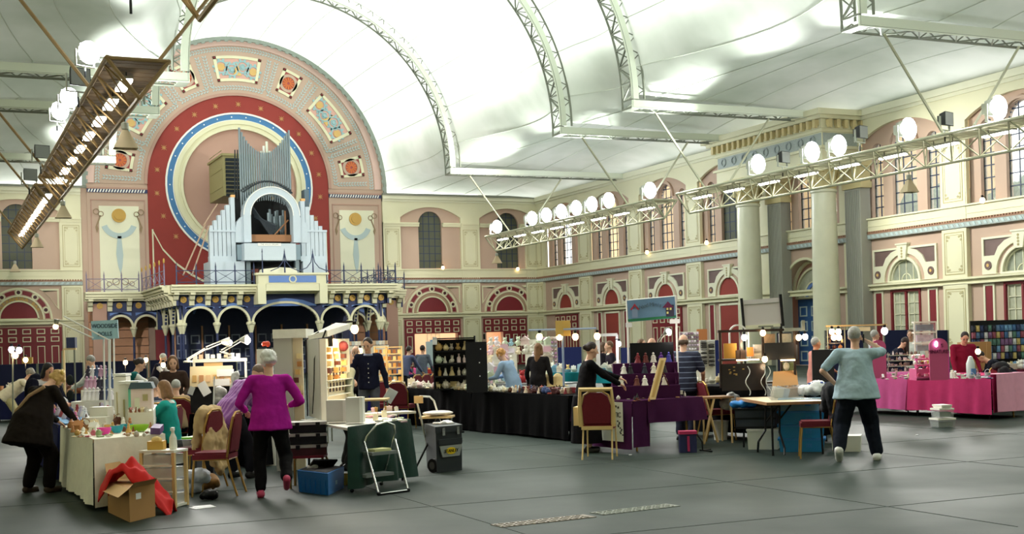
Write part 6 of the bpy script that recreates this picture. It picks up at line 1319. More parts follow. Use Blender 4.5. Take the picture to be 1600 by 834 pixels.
sheet(319, 607, 18.55, .13, .2, -.5, 'white card tilted against the dark rack'); sheet(346, 597, 18.6, .24, .1, 0, 'white card flat below the lit shelf'); sheet(299, 610, 18.5, .08, .12, .4, 'small grey card at the left end of the dark rack', mat('grey card', (196, 200, 202), .6)); sheet(352, 582, 18.62, .25, .1, 0, 'upper white card pinned under the lit shelf')
p = at_d(367, 612, 17.6); lump('carrier_bag', 'white carrier bag hanging on the dark rack by the violet shirt', 'bag', [(p, (.09, .05, .15)), (p+UP*.17, (.05, .03, .1)), (p-UP*.1, (.1, .06, .1)), (p+UP*.22+RGT*.03, (.03, .02, .06))], mat('white polythene', (240, 240, 244), .4, var=.08, scale=8, bump=.5), .016)
p = at_d(341, 612, 18.1); lump('clear_wrap', 'bundle of clear wrapped goods on the black cloth', 'bag', [(p, (.08, .06, .09)), (p+RGT*.06, (.06, .05, .07)), (p-UP*.12, (.07, .05, .07))], mat('milky wrap', (196, 192, 190), .25, var=.35, scale=25), .018)
p, q = spot(331, 17.4), at_d(335, 588, 17.4); tag(MB().rod(p, q, .011).rod(p, p+UP*.02, .06).build('lamp_pole', M_white), 'thin white pole standing in front of the dark rack', 'pole')
# ===== green velvet table with the lit white cabinet
TG = [(4.22, 13.95), (5.29, 14.85), (5.15, 16.8), (4.25, 16.1)]
table('white-topped table half covered in green velvet', TG, .745, M_white, leg=M_bpl, inset=0); clothobj('bottle green velvet hung along the front of the white-topped table', TG[:2]+[(5.28, 14.9), (4.3, 14.05)], .745, [.03, None, None, None], M_cg, seed=6, waves=2.4)
zp = .76; A_, B_, C_ = tz(475, 653, zp), tz(503, 656, zp), tz(540, 648, zp); top = at_d(490, 529, 15.6).z-zp
t = root('lit_cabinet', 'tall white open cabinet of miniature goods lit from within on the green table', 'cabinet', (B_.x, B_.y, zp)); D3 = lambda p: Vector((p.x-B_.x, p.y-B_.y, 0))
def wallp(mb, p, q, z0, z1, th):
    d = (q-p); L = d.length; return mb.box(((p.x+q.x)/2, (p.y+q.y)/2, (z0+z1)/2), (L, th, z1-z0), rz=atan2(d.y, d.x))
a2, b2, c2 = D3(A_)+FWD*.5, Vector((0, 0, 0)), D3(C_)+FWD*.12; M_gp = mat('grey white panel', (206, 206, 198), .6)
wallp(MB(), a2, b2, 0, top, .03).build('side_panel', M_gp, t); wallp(MB(), b2, c2, 0, top, .025).build('back_panel', mat('warm cream panel', (250, 236, 206), .6), t)
dd = (c2-b2); L = dd.length; dn = dd.normalized(); nn = Vector((dn.y, -dn.x, 0))
wallp(MB(), b2+nn*.08, b2, 0, top, .03).build('front_edge', M_wht, t); wallp(MB(), c2+nn*.06, c2, .28, top, .03).build('front_edge', M_wht, t)
gp = lambda s, z, o=.03: b2+dd*s+nn*o+UP*z; az = atan2(dd.y, dd.x)
for j in range(5):
    for i in range(3):
        s, z = .2+.3*i+rnd.uniform(-.03, .03), top*.98-.12-j*.088
        MB().box(gp(s, z, .045), (.075*rnd.uniform(.8, 1.1), .06, .065*rnd.uniform(.8, 1.1)), rz=az+rnd.uniform(-.2, .2)).build('miniature_box', mat('lit goods %d' % ((i+j) % 4), ((232, 190, 120), (200, 140, 80), (250, 226, 170), (110, 60, 50))[(i+j) % 4], .6), t)
for z in (.31, .41, .5): wallp(MB(), b2+nn*.05, c2+nn*.05, top*.62-z*.0+.0 if False else z-.02, z-.01, .1).build('shelf', M_wht, t)
for j in range(5):
    for i in range(6):
        MB().box(gp(.16+.13*i+.02*(j % 2), .62-j*.065, .02), (.03, .012, .048), rz=az, ry=rnd.uniform(-.2, .2)).build('small_picture', mat('dark picture', (84, 66, 70), .6), t)
MB().add([tuple(a2+UP*(top+.0)), tuple(b2+nn*.1+UP*(top+.02)), tuple(c2+nn*.08+UP*(top+.13)), tuple(a2+RGT*.35+FWD*.2+UP*(top+.12)), tuple(a2+UP*(top+.05)), tuple(b2+nn*.1+UP*(top+.1)), tuple(c2+nn*.08+UP*(top+.2)), tuple(a2+RGT*.35+FWD*.2+UP*(top+.22))], [(0, 1, 2, 3), (4, 5, 6, 7), (0, 1, 5, 4), (1, 2, 6, 5), (2, 3, 7, 6), (3, 0, 4, 7)]).build('roof_sheet', mat('white ruched sheet', (246, 242, 232), .7, var=.1, scale=8, bump=.6), t)
MB().path([b2+nn*.1+UP*(top+.1)-RGT*.02, b2*.6+a2*.4+UP*(top*.75)-FWD*.06, b2*.5+a2*.5+UP*(top*.4)-FWD*.06, b2*.3+a2*.7+UP*.05-FWD*.05], .012, 5).build('cable', M_bpl, t); p = b2*.55+a2*.45+UP*.48-FWD*.03; MB().box(p, (.03, .02, .06)).build('inline_switch', M_bpl, t)
MB().path([a2+UP*(top+.1)+RGT*.15, a2+UP*top-RGT*.03-FWD*.02, a2+UP*.5-RGT*.03-FWD*.02, a2+UP*.0-RGT*.03-FWD*.02], .01, 5).build('cable', M_bpl, t)
MB().box(gp(.2, top-.04, .07), (.05, .05, .12)).build('clip_lamp', M_bpl, t); MB().ell(gp(.75, top-.1, .06), (.07, .05, .07)).build('red_purse', mat('maroon purse', (110, 40, 44), .6), t)
l = bpy.data.lights.new('cabinet_light', 'AREA'); l.size = .25; l.energy = 9; l.color = (1, .78, .45); q = bpy.data.objects.new('cabinet_light', l); COL.objects.link(q); q.parent = t; q.location = gp(.5, top+.02, .2); q.rotation_euler = (0, .0, 0)
bulb(at_d(554, 514, 15.5), 'bare lit bulb hanging off the corner of the lit white cabinet', 5, stem=at_d(536, 503, 15.6))
for x0, x1, y0, y1, d_, lab in ((510, 542, 625, 658, 15.35, 'left white open tray box at the foot of the lit cabinet'), (541, 567, 621, 661, 15.1, 'taller white tray box right of its neighbour on the green table')):
    t, w, hh = vbox('tray_box', lab, 'box', x0, x1, y0, y1, d_, .25, M_gp, zb=.762); MB().box((w*.4, -.006, hh/2), (w*.16, .01, hh)).build('front_lip', M_white, t)
for i in range(26): p = tz(rnd.uniform(570, 636), rnd.uniform(643, 660)); c = rnd.choice(PASTEL+WARM[:1]+[(240, 180, 190)]); goods('book' if i % 3 else 'packet', c, p, rnd.uniform(.07, .11), rnd.uniform(0, 6), cname(c)+(' flat' if i % 3 else ' upright')+' packet lying on the velvet covered table', 'packet', 'packets on the green table')
tag(MB().box((0, 0, .02), (.75, .3, .03), rz=FACE+.55).build('lace_cloth', mat('floral lace', (240, 226, 214), .8, var=.25, scale=40)), 'white floral lace laid along the green velvet table', 'cloth').location = tz(602, 648)
# second lit cabinet behind
t, w, hh = vbox('lit_cabinet', 'second white cabinet of warm lit goods behind the first', 'cabinet', 430, 458, 527, 640, 17.4, .4, M_gp, zb=.0); p = at_d(466, 592, 17.4)
b3 = vbox('lit_goods_board', 'narrow warm lit board of goods beside the second white cabinet', 'display board', 459, 474, 522, 598, 17.5, .05, mat('warm cream panel', (250, 236, 206)), zb=.0)[0]
for i in range(7): MB().box((rnd.uniform(-.03, .03), -.03, .9+i*.11), (.06, .05, .07)).build('miniature_box', mat('lit goods %d' % (i % 4), (232, 190, 120)), b3)
vbox('white_roof_sheet', 'white ruched sheet roofing the second cabinet', 'sheet', 426, 478, 514, 528, 17.3, .7, mat('white ruched sheet', (246, 242, 232)), zb=None)[0].rotation_euler = (0, .0, FACE)
lump('red_goods', 'orange red box on the stall behind the white-haired woman', 'box', [(at_d(417, 537, 18.3), (.05, .04, .05)), (at_d(413, 537, 18.3), (.05, .04, .05))], mat('orange red card', (206, 70, 40), .6), .016)
vbox('white_screen', 'plain white panel left of the second lit cabinet', 'panel', 403, 428, 545, 620, 18.2, .03, M_wht, zb=0)
# tool cases, stool, crate
t = root('rattan_stool', 'brown bentwood stool under the stacked tool cases', 'stool', spot(484, 15.3), FACE)
MB().box((0, 0, .37), (.4, .34, .03)).build('seat', M_maroon, t)
for s_ in (-.2, .2): MB().path([(s_, -.16, 0), (s_, -.16, .3), (s_*.9, -.13, .36), (s_*.9, .13, .36), (s_, .16, .3), (s_, .16, 0)], .016, 6).build('bent_leg', M_gil, t)
for i in range(3):
    p = spot(484, 15.3); t = root('tool_case', ('lowest', 'middle', 'topmost')[i]+' black tool case with grey lid in the stack of three', 'case', (p.x, p.y, .387+i*.135), FACE+.12, 'stacked tool cases')
    MB().box((0, 0, .045), (.43, .3, .09)).build('body', M_bpl if i else mat('dark red case', (66, 20, 30), .5), t); MB().box((0, 0, .11), (.45, .32, .035)).build('lid', mat('grey lid', (168, 168, 162), .5), t)
    for s_ in (-.12, .12): MB().box((s_, -.165, .1), (.05, .02, .05)).build('latch', M_bpl, t)
a, b, c = at_z(467, 768), at_z(513, 774), at_z(537, 762); t, u, v = pbox('storage_crate', 'bright blue folding storage crate on the floor by the ladder', 'crate', a, b, c, .25, mat('bright blue plastic', (30, 112, 190), .4), taper=.05, part_='wall')
for i in range(6): MB().box((u.x*(i+.5)/6*1.02-FWD.x*.012, u.y*(i+.5)/6*1.02-FWD.y*.012, .09), (.012, .015, .16), rz=atan2(u.y, u.x)).build('rib', mat('bright blue plastic', (30, 112, 190)), t)
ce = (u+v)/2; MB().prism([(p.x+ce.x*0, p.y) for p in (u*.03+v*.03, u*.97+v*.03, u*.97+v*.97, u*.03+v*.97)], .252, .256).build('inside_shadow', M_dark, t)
MB().box((v.x*.5, v.y*.5, .13), (.09, .012, .09), rz=atan2(v.y, v.x)).build('label', mat('pale blue label', (150, 200, 226), .5), t)
q = b+ce; tag(MB().box((0, 0, 0), (.3, .02, .16), rx=1.0, ry=.15).build('black_folder', M_bpl), 'black folder lying across the top of the blue crate', 'folder').location = (q.x+.03, q.y, .31)
lump('white_tissue', 'crumpled white paper in the blue crate', 'paper', [(q-RGT*.08+UP*.29, (.05, .04, .06)), (q-RGT*.12+UP*.27, (.05, .04, .04))], M_paper, .014)
q = at_z(545, 757); tag(MB().box((0, 0, .06), (.12, .12, .12), rz=.3).box((0, 0, .13), (.1, .1, .02), rz=.3).build('yellow_box', mat('yellow card', (214, 168, 40), .6)), 'yellow box on the floor between the crate and the ladder', 'box').location = (q.x, q.y, 0)
# step ladder
t = root('step_ladder', 'folding chrome two-step ladder with grey treads before the velvet', 'ladder', at_z(594, 770)); o0 = at_z(594, 770); L_ = lambda x, y, d_: at_d(x, y, d_)-o0
f0, f1, r0, r1 = at_z(592, 774)-o0, at_z(638, 768)-o0, at_z(550, 769)-o0, at_z(596, 758)-o0
up = Vector((0, 0, .01))
MB().path([r0+up, L_(566, 700, 14.75), L_(572, 682, 14.75), L_(588, 664, 14.8), L_(604, 659, 14.9), L_(616, 664, 14.95), L_(617, 676, 14.95), L_(612, 695, 15.0), r1+up], .0135, 8).build('hoop_leg', M_chr, t, smooth=True)
for p, q in ((L_(569, 690, 14.72), f0), (L_(617, 686, 14.95), f1)): MB().rod(p, q+up, .0135, n=8).build('front_leg', M_chr, t, smooth=True)
MB().rod(f0+up*1.5, f1+up*1.5, .014, n=8).build('base_bar', M_chr, t)
for p in (f0, f1, r0, r1): MB().ell(p+Vector((0, 0, .02)), (.025, .025, .022), 8, 6).build('rubber_foot', M_bpl, t)
MB().box((f0+f1)/2+Vector((0, 0, .012)), ((f1-f0).length, .05, .02), rz=atan2((f1-f0).y, (f1-f0).x)).build('tread_guard', M_bpl, t)
az = atan2((f1-f0).y, (f1-f0).x); M_tread = mat('grey tread rubber', (128, 134, 136), .6)
for (x, y, w, dep) in ((592, 707, .36, .22), (586, 741, .4, .2)):
    c_ = L_(x, y, 14.75); st_ = MB().box(c_, (w, dep, .035), rz=az).build('tread', M_tread, t)
    if y < 720: tag(MB().box(c_+o0+UP*.035, (.24, .16, .028), rz=az).build('folded_cloth', mat('pale yellow cloth', (206, 206, 150), .8)), 'pale yellow cloth folded on the upper ladder tread', 'cloth')
# tool chest
a, b, c = at_z(667, 731), at_z(683, 739), at_z(722, 734); t, u, v = pbox('tool_chest', 'black wheeled tool chest with chrome latches on the open floor', 'tool chest', a, b, c, .52, mat('black tool chest plastic', (48, 52, 58), .45), taper=.04)
ce = (u+v)/2; ab = atan2(v.y, v.x); nv = Vector((v.y, -v.x, 0)).normalized()
MB().prism([((p-ce).x*1.09+ce.x, (p-ce).y*1.09+ce.y) for p in (Vector((0, 0, 0)), u, u+v, v)], .52, .6).build('lid', mat('black tool chest plastic', (48, 52, 58)), t)
for s_ in (.22, .8): MB().box(v*s_+nv*.03+UP*.53, (.045, .025, .1), rz=ab).build('latch', M_chr, t)
pf = lambda u_, v_, w: tuple(v*u_+nv*(w+.022)+UP*v_)
MB().prism([(.16, .2), (.84, .2), (.96, .345), (.06, .345)], 0, .015, pf).build('grey_panel', mat('grey badge panel', (150, 152, 152), .5), t); MB().rect(.03, .97, .36, .43, 0, .012, pf).build('drawer_lip', mat('black tool chest plastic', (48, 52, 58)), t)
MB().prism([(.5+.2*cos(2*pi*i/20), .275+.045*sin(2*pi*i/20)) for i in range(20)], .015, .022, pf).build('yellow_badge', mat('yellow badge', (236, 200, 30), .5), t)
text('STANLEY', .06, M_bpl, t, v*.5+nv*.046+UP*.275, (pi/2, 0, ab))
for k in (.16,): wq = u*k; MB().rod(wq*1.0+Vector((0, 0, .09))-v.normalized()*.015, wq+Vector((0, 0, .09))-v.normalized()*.055, .09, n=16).build('wheel', M_bpl, t); MB().rod(wq+Vector((0, 0, .09))-v.normalized()*.05, wq+Vector((0, 0, .09))-v.normalized()*.06, .05, n=12).build('hub', mat('dark hub', (70, 72, 74), .5), t)
MB().path([v+nv*-.02+UP*.5, v*1.1+UP*.5, v*1.1+u*.9+UP*.5, v+u+UP*.5], .014, 6).build('side_handle', M_bpl, t)
q = b+ce; lump('white_wrapping', 'white tissue wrapping lying on the lid of the tool chest', 'wrapping', [(q+UP*.615, (.12, .08, .03)), (q+RGT*.08+UP*.61, (.08, .07, .025)), (q-RGT*.08+UP*.61, (.06, .08, .02)), (q+RGT*.01-FWD*.05+UP*.62, (.05, .03, .03))], M_paper, .014)
# folding chair
o0 = spot(672, 17.4); t = root('folding_chair', 'white tubular folding chair with a floral seat beside the tool chest', 'chair', o0); L_ = lambda x, y, d_: at_d(x, y, d_)-o0
MB().path([at_z(672, 722)-o0+UP*.01, L_(664, 680, 17.2), L_(652, 630, 17.1), L_(650, 622, 17.1), L_(656, 619, 17.15), L_(672, 620, 17.4), L_(678, 626, 17.45), L_(684, 645, 17.5)], .013, 7).build('frame_hoop', M_wht, t, smooth=True)
MB().rod(L_(670, 690, 17.1), at_z(649, 734)-o0+UP*.01, .013).build('leg', M_bpl, t); MB().path([L_(690, 660, 17.4), L_(684, 650, 17.4), L_(679, 660, 17.35), L_(676, 690, 17.3)], .011, 6).build('cross_leg', M_chr, t); MB().rod(L_(706, 652, 17.4), at_z(690, 728)-o0+UP*.01, .012).build('leg', M_chr, t); MB().rod(L_(700, 650, 17.9), at_z(708, 716)-o0+UP*.01, .012).build('leg', M_chr, t)
MB().box(L_(654, 624, 17.1), (.12, .03, .1), rz=FACE).build('backrest', M_ply, t); MB().box(L_(683, 651, 17.45), (.44, .36, .025), rz=FACE-.1).build('seat', M_wood, t); MB().ell(L_(684, 645, 17.45), (.22, .18, .035), 14, 7).build('cushion', mat('white floral cushion', (232, 226, 220), .8, var=.2, scale=30), t)
# ===== long black table
TB = [(9.55, 18.9), (10.4, 19.05), (9.85, 26.2), (9.0, 26.0)]
for k, (f0, f1) in enumerate(((0, .5), (.5, 1))):
    lp = lambda a, b, f: (a[0]+(b[0]-a[0])*f, a[1]+(b[1]-a[1])*f)
    pq = [lp(TB[0], TB[3], f0+.005), lp(TB[1], TB[2], f0+.005), lp(TB[1], TB[2], f1-.005), lp(TB[0], TB[3], f1-.005)]
    table(('trestle table under the nearer half of the black cloths', 'trestle table under the farther half of the black cloths')[k], pq); clothobj(('black cloth on the nearer long table of pottery', 'black cloth on the farther long table of white ware')[k], pq, .745, .02, M_cb, seed=21+k)
fr = lambda f: (9.58+(9.05-9.58)*f, 18.95+(25.9-18.95)*f)
G_ = 'wares along the black table'
scatter(fr(1), fr(.62), .55, 4, 64, .765, ('pot', 'dish', 'bowl', 'bear', 'seat_set'), WHITES+PASTEL, 'far part of black table', 'ornament', G_+', far half', (.11, .19), 1)
scatter(fr(.62), fr(.32), .5, 4, 68, .765, ('pot', 'bowl', 'bear', 'dish'), WHITES+PASTEL[2:]+[(206, 170, 130), (150, 170, 150)], 'middle of black table', 'ornament', G_+', middle', (.09, .14), 2)
scatter(fr(.32), fr(.06), .5, 4, 64, .765, ('bottle', 'doll', 'chest', 'pot', 'book'), DARKS+[(150, 60, 50), (214, 196, 170), (60, 76, 120)], 'near end of black table', 'ornament', G_+', near end', (.09, .15), 3)
for x, y, s in ((862, 611, .3), (884, 614, .34)): tag(MB().box((0, 0, .006), (s, .22, .012), rz=.4).build('leaflet_pile', M_paper), ('left pile of white leaflets on the near end of the black table', 'right pile of white leaflets by the woman in black')[x > 870], 'leaflets').location = tz(x, y)
tag(MB().box((0, 0, .12), (.12, .05, .24), rz=FACE).box((0, -.03, .12), (.1, .01, .2), rz=FACE).build('blue_book', mat('blue book cover', (40, 84, 140), .5)), 'upright blue book near the leaflets on the black table', 'book').location = tz(876, 603)
# black shelf unit
t = root('shelf_unit', 'open black shelf unit of white ware on the black table', 'shelf unit', (*at_d(718, 607, 25.2)[:2], .762), FACE); sw, sh = .98, 1.0
for x in (-sw/2, .33*sw): MB().box((x, .12, sh/2+.03), (.03, .3, sh+.06)).build('side', M_bpl, t)
MB().box((-.08, .26, sh/2), (sw*.83, .02, sh)).build('back', M_bpl, t)
for i in range(5): MB().box((-.08+.1*(i < 3), .12, .02+i*.25), (sw*(.83 if i > 2 else 1.03), .34 if i > 2 else .4, .025)).build('shelf', M_bpl, t)
MB().box((-sw/2+.03, -.04, sh-.02), (.09, .02, .15)).build('price_card', M_paper, t)
RZ = Matrix.Rotation(FACE, 3, 'Z'); B0 = Vector(t.location)
for i in range(4):
    for j in range(7):
        p = B0+RZ @ Vector((-.4+j*.13+rnd.uniform(-.02, .02), .08+rnd.uniform(-.04, .04), .035+i*.25)); k = rnd.choice(('pot', 'figurine', 'seat_set', 'bear', 'bottle')); c = rnd.choice(WHITES+[(196, 160, 96), (220, 200, 150)] if i != 2 else DARKS+PASTEL); goods(k, c, p, rnd.uniform(.13, .19), rnd.uniform(-1, 1), '%s %s, %s from left, %s shelf of the black shelf unit' % (cname(c), KN[k], ORD[j], ('lowest', 'second', 'third', 'top')[i]), 'ornament', 'ornaments in the black shelf unit')
t, w, hh = vbox('black_screen', 'tall plain black panel standing on the black table', 'screen', 729, 762, 534, 604, 23.6, .25, mat('matt black card', (20, 20, 22), .9), zb=.762)
MB().box((w/2-.04, .1, hh+.2), (.04, .04, .1)).build('top_peg', M_bpl, t)
for z in (.3, .55, .8): MB().ell((rnd.uniform(-.05, .1), -.005, z), (.012, .008, .012), 6, 4).build('price_dot', M_paper, t)
# white goods tiers behind
q0, q1 = spot(762, 27.0), spot(872, 26.0); TW = quad(q0, q1, 1.2); table('grey trestle table of white and pink packets', TW, .8, mat('grey tabletop', (120, 122, 124), .5))
t = root('display_tiers', 'stepped white tiers of packets and soft toys', 'display step', (*at_d(812, 600, 27.2)[:2], .8), FACE)
for i in range(5): MB().box((-.35, .1+i*.17, (.03+i*.19)/2), (.62, .17, .03+i*.19)).build('step', M_wht, t); MB().box((.42, .1+i*.17, (.03+i*.19)/2), (.55, .17, .03+i*.19)).build('step', M_wht, t)
B0 = Vector(t.location)
for i in range(5):
    for j in range(9):
        x = -.62+j*.155; 
        if -.06 < x < .16 and i < 3: continue
        p = B0+RZ @ Vector((x+rnd.uniform(-.02, .02), .1+i*.17, .035+i*.19)); k = rnd.choice(('packet', 'bear', 'seat_set', 'carded', 'bear', 'cottage', 'figurine')); c = rnd.choice(WHITES+PASTEL+[(150, 190, 210), (236, 230, 240)]+([(196, 40, 50), (40, 50, 110)] if i > 3 else [])); goods(k, c, p, rnd.uniform(.17, .25), FACE+rnd.uniform(-.3, .3), '%s %s, %s from left, %s step of the white tiers' % (cname(c), KN[k], ORD[j], ('lowest', 'second', 'third', 'fourth', 'top')[i]), 'packet', 'packets on the white tiers')
for k in range(12):
    p = B0+RZ @ Vector((-.6+k*.11, -.05, .012)); c = rnd.choice(WHITES+PASTEL); kk = ('packet', 'figurine', 'bowl')[k % 3]; goods(kk, c, p, rnd.uniform(.11, .16), rnd.uniform(-.6, .6), '%s %s, %s from left below the white tiers' % (cname(c), KN[kk], ORD[k]), 'packet', 'items below the white tiers')
goods('bear', (176, 40, 48), B0+RZ @ Vector((.06, -.06, .0)), .3, FACE, 'red soft toy below the woman in light blue', 'toy', name='soft_toy')
# carded goods rack
def cardrack(label, x0, x1, y0, y1, d_, cols, rows, pal, bm=M_wht):
    t, w, hh = vbox('card_rack', label, 'display rack', x0, x1, y0, y1, d_, .04, bm, zb=0, part_='backing'); zb = at_d((x0+x1)/2, y1, d_).z
    for i in range(cols):
        for j in range(rows):
            MB().box((-w/2+(i+.5)*w/cols, -.035, zb+(j+.5)*hh/rows), (w/cols*.74, .05, hh/rows*.62)).ell((-w/2+(i+.5)*w/cols, -.065, zb+(j+.42)*hh/rows), (w/cols*.25, .02, hh/rows*.2), 7, 5).build('card', mat('rack card %d %d %d' % rnd_pick(pal), PICK[0], .6), t)
    return t
PICK = [None]
def rnd_pick(pal): PICK[0] = rnd.choice(pal); return PICK[0]
PK = [(236, 222, 226), (214, 176, 190), (196, 150, 190), (226, 200, 190), (240, 236, 240), (190, 190, 206)]
cardrack('tall white rack of pink carded trinkets behind the bulb rail', 838, 872, 526, 578, 31, 6, 9, PK)
# bulb rail
p0, p1 = at_d(826, 516, 24), at_d(932, 513, 24.0); pb_ = spot(883, 24); t = root('lamp_rail', 'pale blue rail on a pole carrying bare bulbs and a cardboard sheet', 'lamp rail', pb_, 0); M_rl = mat('pale blue rail', (142, 160, 190), .5)
MB().rod(p0-pb_, p1-pb_, .02).build('rail', M_rl, t); MB().rod((0, 0, 0), (0, 0, p0.z+.1), .022).build('pole', M_rl, t); MB().lathe([(.2, 0), (.2, .03), (.03, .05)], n=12).build('foot', M_bpl, t)
for k in (-1, 1): MB().box((k*.075, -.03, p0.z+.02), (.145, .012, .29), rz=FACE).build('cardboard_sheet', mat('yellow cardboard', (206, 170, 92), .7), t)
for x, y, lab in ((843, 526, 'lit bare bulb at the left end of the pale blue rail'), (874, 526, 'lit bare bulb left of the pole on the pale blue rail'), (899, 526, 'lit bare bulb right of the pole on the pale blue rail'), (933, 525, 'lit bare bulb at the right end of the pale blue rail')): bulb(at_d(x, y, 23.98), lab, 0, r=.06, stem=at_d(x, 516, 24), group='bulbs on the pale blue rail')
# blue boards and teal table
board('royal blue felt screen behind the bulb rail', spot(868, 36), spot(912, 35.5), .9, 1.5, M_blueboard); board('royal blue felt screen behind the talking pair', spot(972, 35), spot(1004, 34.5), .8, 1.45, M_blueboard)
q0, q1 = spot(842, 28.5), spot(966, 27.5); TT = quad(q0, q1, .8); table('trestle table under the teal cloth', TT, .95); clothobj('teal cloth with a short drop behind the bulb rail', TT, .955, .72, M_teal, seed=31)
scatter(q0, q1, .6, 2, 26, .975, ('packet', 'bowl', 'bear', 'cottage'), WHITES+[(120, 170, 200), (150, 190, 210), (220, 190, 120)], 'teal cloth', 'packet', 'goods on the teal cloth', (.14, .24), 5)
for x, y, lab in ((857, 578, 'cream hanging bonnet left of the bulb rail pole'), (871, 576, 'straw cone bonnet beside the bulb rail pole')):
    p = at_d(x, y, 25.5); t = root('straw_bonnet', lab, 'hat', (p.x, p.y, .76), .4); MB().lathe([(.16, 0), (.17, .02), (.1, .2), (.05, .26), (0, .27)], n=12).build('crown', mat('straw', (214, 190, 140), .8, var=.15, scale=30), t); MB().lathe([(.17, 0), (.22, .01), (.22, .02), (.16, .03)], n=12).build('brim', mat('straw', (214, 190, 140)), t)
board('low dark stall front below the straw bonnets', spot(846, 25.2), spot(900, 24.8), .05, .74, M_bpl, name='stall_counter', cat='counter')
# white frame with bulbs
t, w, hh = vbox('display_arch', 'white inverted U frame over the teal stall', 'frame', 932, 938, 522, 566, 26.5, .04, M_white, zb=.96); p = at_d(947, 523, 26.5)
MB().box((.19, .02, p.z-.96), (.44, .04, .06)).build('rail', M_white, t); MB().box((.4, .02, (p.z-.96)/2), (.05, .04, p.z-.96)).build('post', M_white, t)
bulb(at_d(967, 537, 26.3), 'glowing violet-white lamp at the right foot of the white frame', 4, M_cool, .05, col=(.9, .85, 1), stem=at_d(961, 530, 26.4)); 
# ===== purple stand
TP = [(9.26, 16.3), (9.55, 16.36), (10.65, 16.6), (10.55, 17.9), (9.05, 17.75)]
table('trestle table with brass legs under the purple cloth', [TP[0], TP[2], TP[3], TP[4]], leg=M_gil, inset=.12); clothobj('purple cloth, long on the left and short on the right', TP, .745, [.05, .4, .4, .4, .05], M_cp, seed=12)
t = root('display_steps', 'purple draped display steps rising to a black top board', 'display step', (*at_d(1008, 615, 19.4)[:2], .762), FACE); zs_ = [.19, .37, .53]
for i, z in enumerate(zs_): MB().box((.02*i, .0+i*.16, z/2), (1.05-.03*i, .17, z)).build('step', M_cp, t)
MB().box((.17, .47, .42), (.68, .04, .84)).build('top_board', M_bpl, t)
sd = MB().add([(.47, -.1, 0), (.52, .5, 0), (.5, .5, .72), (.46, -.06, .2), (.5, .0, .1), (.56, .3, .3)], [(0, 1, 2, 3), (0, 4, 5), (3, 5, 2)]); sd.build('side_drape', M_cp, t)
B0 = Vector(t.location); RZ = Matrix.Rotation(FACE, 3, 'Z')
def dolly(x, y, z, s, rgb, lab, cat='doll'): goods('doll', rgb, B0+RZ @ Vector((x, y, z)), s*.8, FACE+rnd.uniform(-.4, .4), lab, cat, None)
for x, c, lab in ((-.3, (236, 232, 224), 'white doll first on the middle purple step'), (-.2, (30, 28, 36), 'dark little figure beside the first white doll'), (.02, (30, 34, 50), 'near-black doll at the centre of the middle purple step'), (.16, (232, 224, 206), 'slim white doll right of the near-black doll'), (.32, (44, 34, 40), 'dark doll at the right of the middle purple step')): dolly(x, .16, zs_[1]+.003, .2, c, lab)
for x, c, lab in ((-.36, (240, 234, 214), 'white gowned doll at the left of the lower step'), (-.12, (110, 60, 50), 'brown doll reclining on the lower step'), (.0, (240, 236, 226), 'tall white doll at the centre of the lower step'), (.17, (226, 224, 224), 'small pale doll on the lower step'), (.3, (214, 204, 190), 'cream doll beside the wooden easel')): dolly(x, .0, zs_[0]+.003, .2, c, lab)
for x, c, lab in ((-.06, (120, 30, 40), 'red gowned doll in front of the black top board'), (.06, (96, 34, 30), 'dark red doll in front of the black top board'), (.18, (206, 200, 190), 'small white doll in front of the black top board'), (.3, (90, 40, 130), 'violet gowned doll in front of the black top board'), (.42, (60, 60, 150), 'blue gowned doll in front of the black top board')): dolly(x, .36, zs_[2]+.003, .2, c, lab)
o0 = tz(1020, 623); t = root('wooden_easel', 'long pale wooden board propped as an easel on the purple table', 'easel', o0); L_ = lambda x, y, d_: at_d(x, y, d_)-o0
bt_, tp_ = at_z(1019, 624, .77)-o0, L_(1036, 559, 18.95); dv = tp_-bt_; sx_ = RGT*.05
MB().add([tuple(bt_-sx_), tuple(bt_+sx_), tuple(tp_+sx_), tuple(tp_-sx_)]+[tuple(q+FWD*.02) for q in (bt_-sx_, bt_+sx_, tp_+sx_, tp_-sx_)], [(0, 1, 2, 3), (4, 5, 6, 7), (0, 1, 5, 4), (1, 2, 6, 5), (2, 3, 7, 6), (3, 0, 4, 7)]).build('board', M_wood, t)
MB().add([tuple(bt_-sx_*.4-FWD*.006+dv*.06), tuple(bt_+sx_*.4-FWD*.006+dv*.06), tuple(bt_+sx_*.4-FWD*.006+dv*.94), tuple(bt_-sx_*.4-FWD*.006+dv*.94)]+[tuple(q-FWD*.004) for q in (bt_-sx_*.4+dv*.06, bt_+sx_*.4+dv*.06, bt_+sx_*.4+dv*.94, bt_-sx_*.4+dv*.94)], [(4, 5, 6, 7), (0, 1, 5, 4), (1, 2, 6, 5), (2, 3, 7, 6), (3, 0, 4, 7)]).build('inlay', mat('honey wood', (190, 150, 84), .5), t)
MB().rod(L_(1034, 577, 19.0), at_z(1052, 619, .77)-o0, .011).build('brace', mat('red brown wood', (120, 70, 48), .5), t)
sprinkle(10, (962, 985), (617, 625), ('dish', 'book', 'pot'), WHITES+[(40, 40, 60)], (.05, .08), 'at the front corner of the purple table', 'miniature', 'trinkets at the purple corner')
sprinkle(9, (988, 1018), (622, 627), ('dish', 'bowl', 'bottle'), WARM+DARKS, (.06, .11), 'by the easel on the purple table', 'miniature', 'pots at the purple corner')
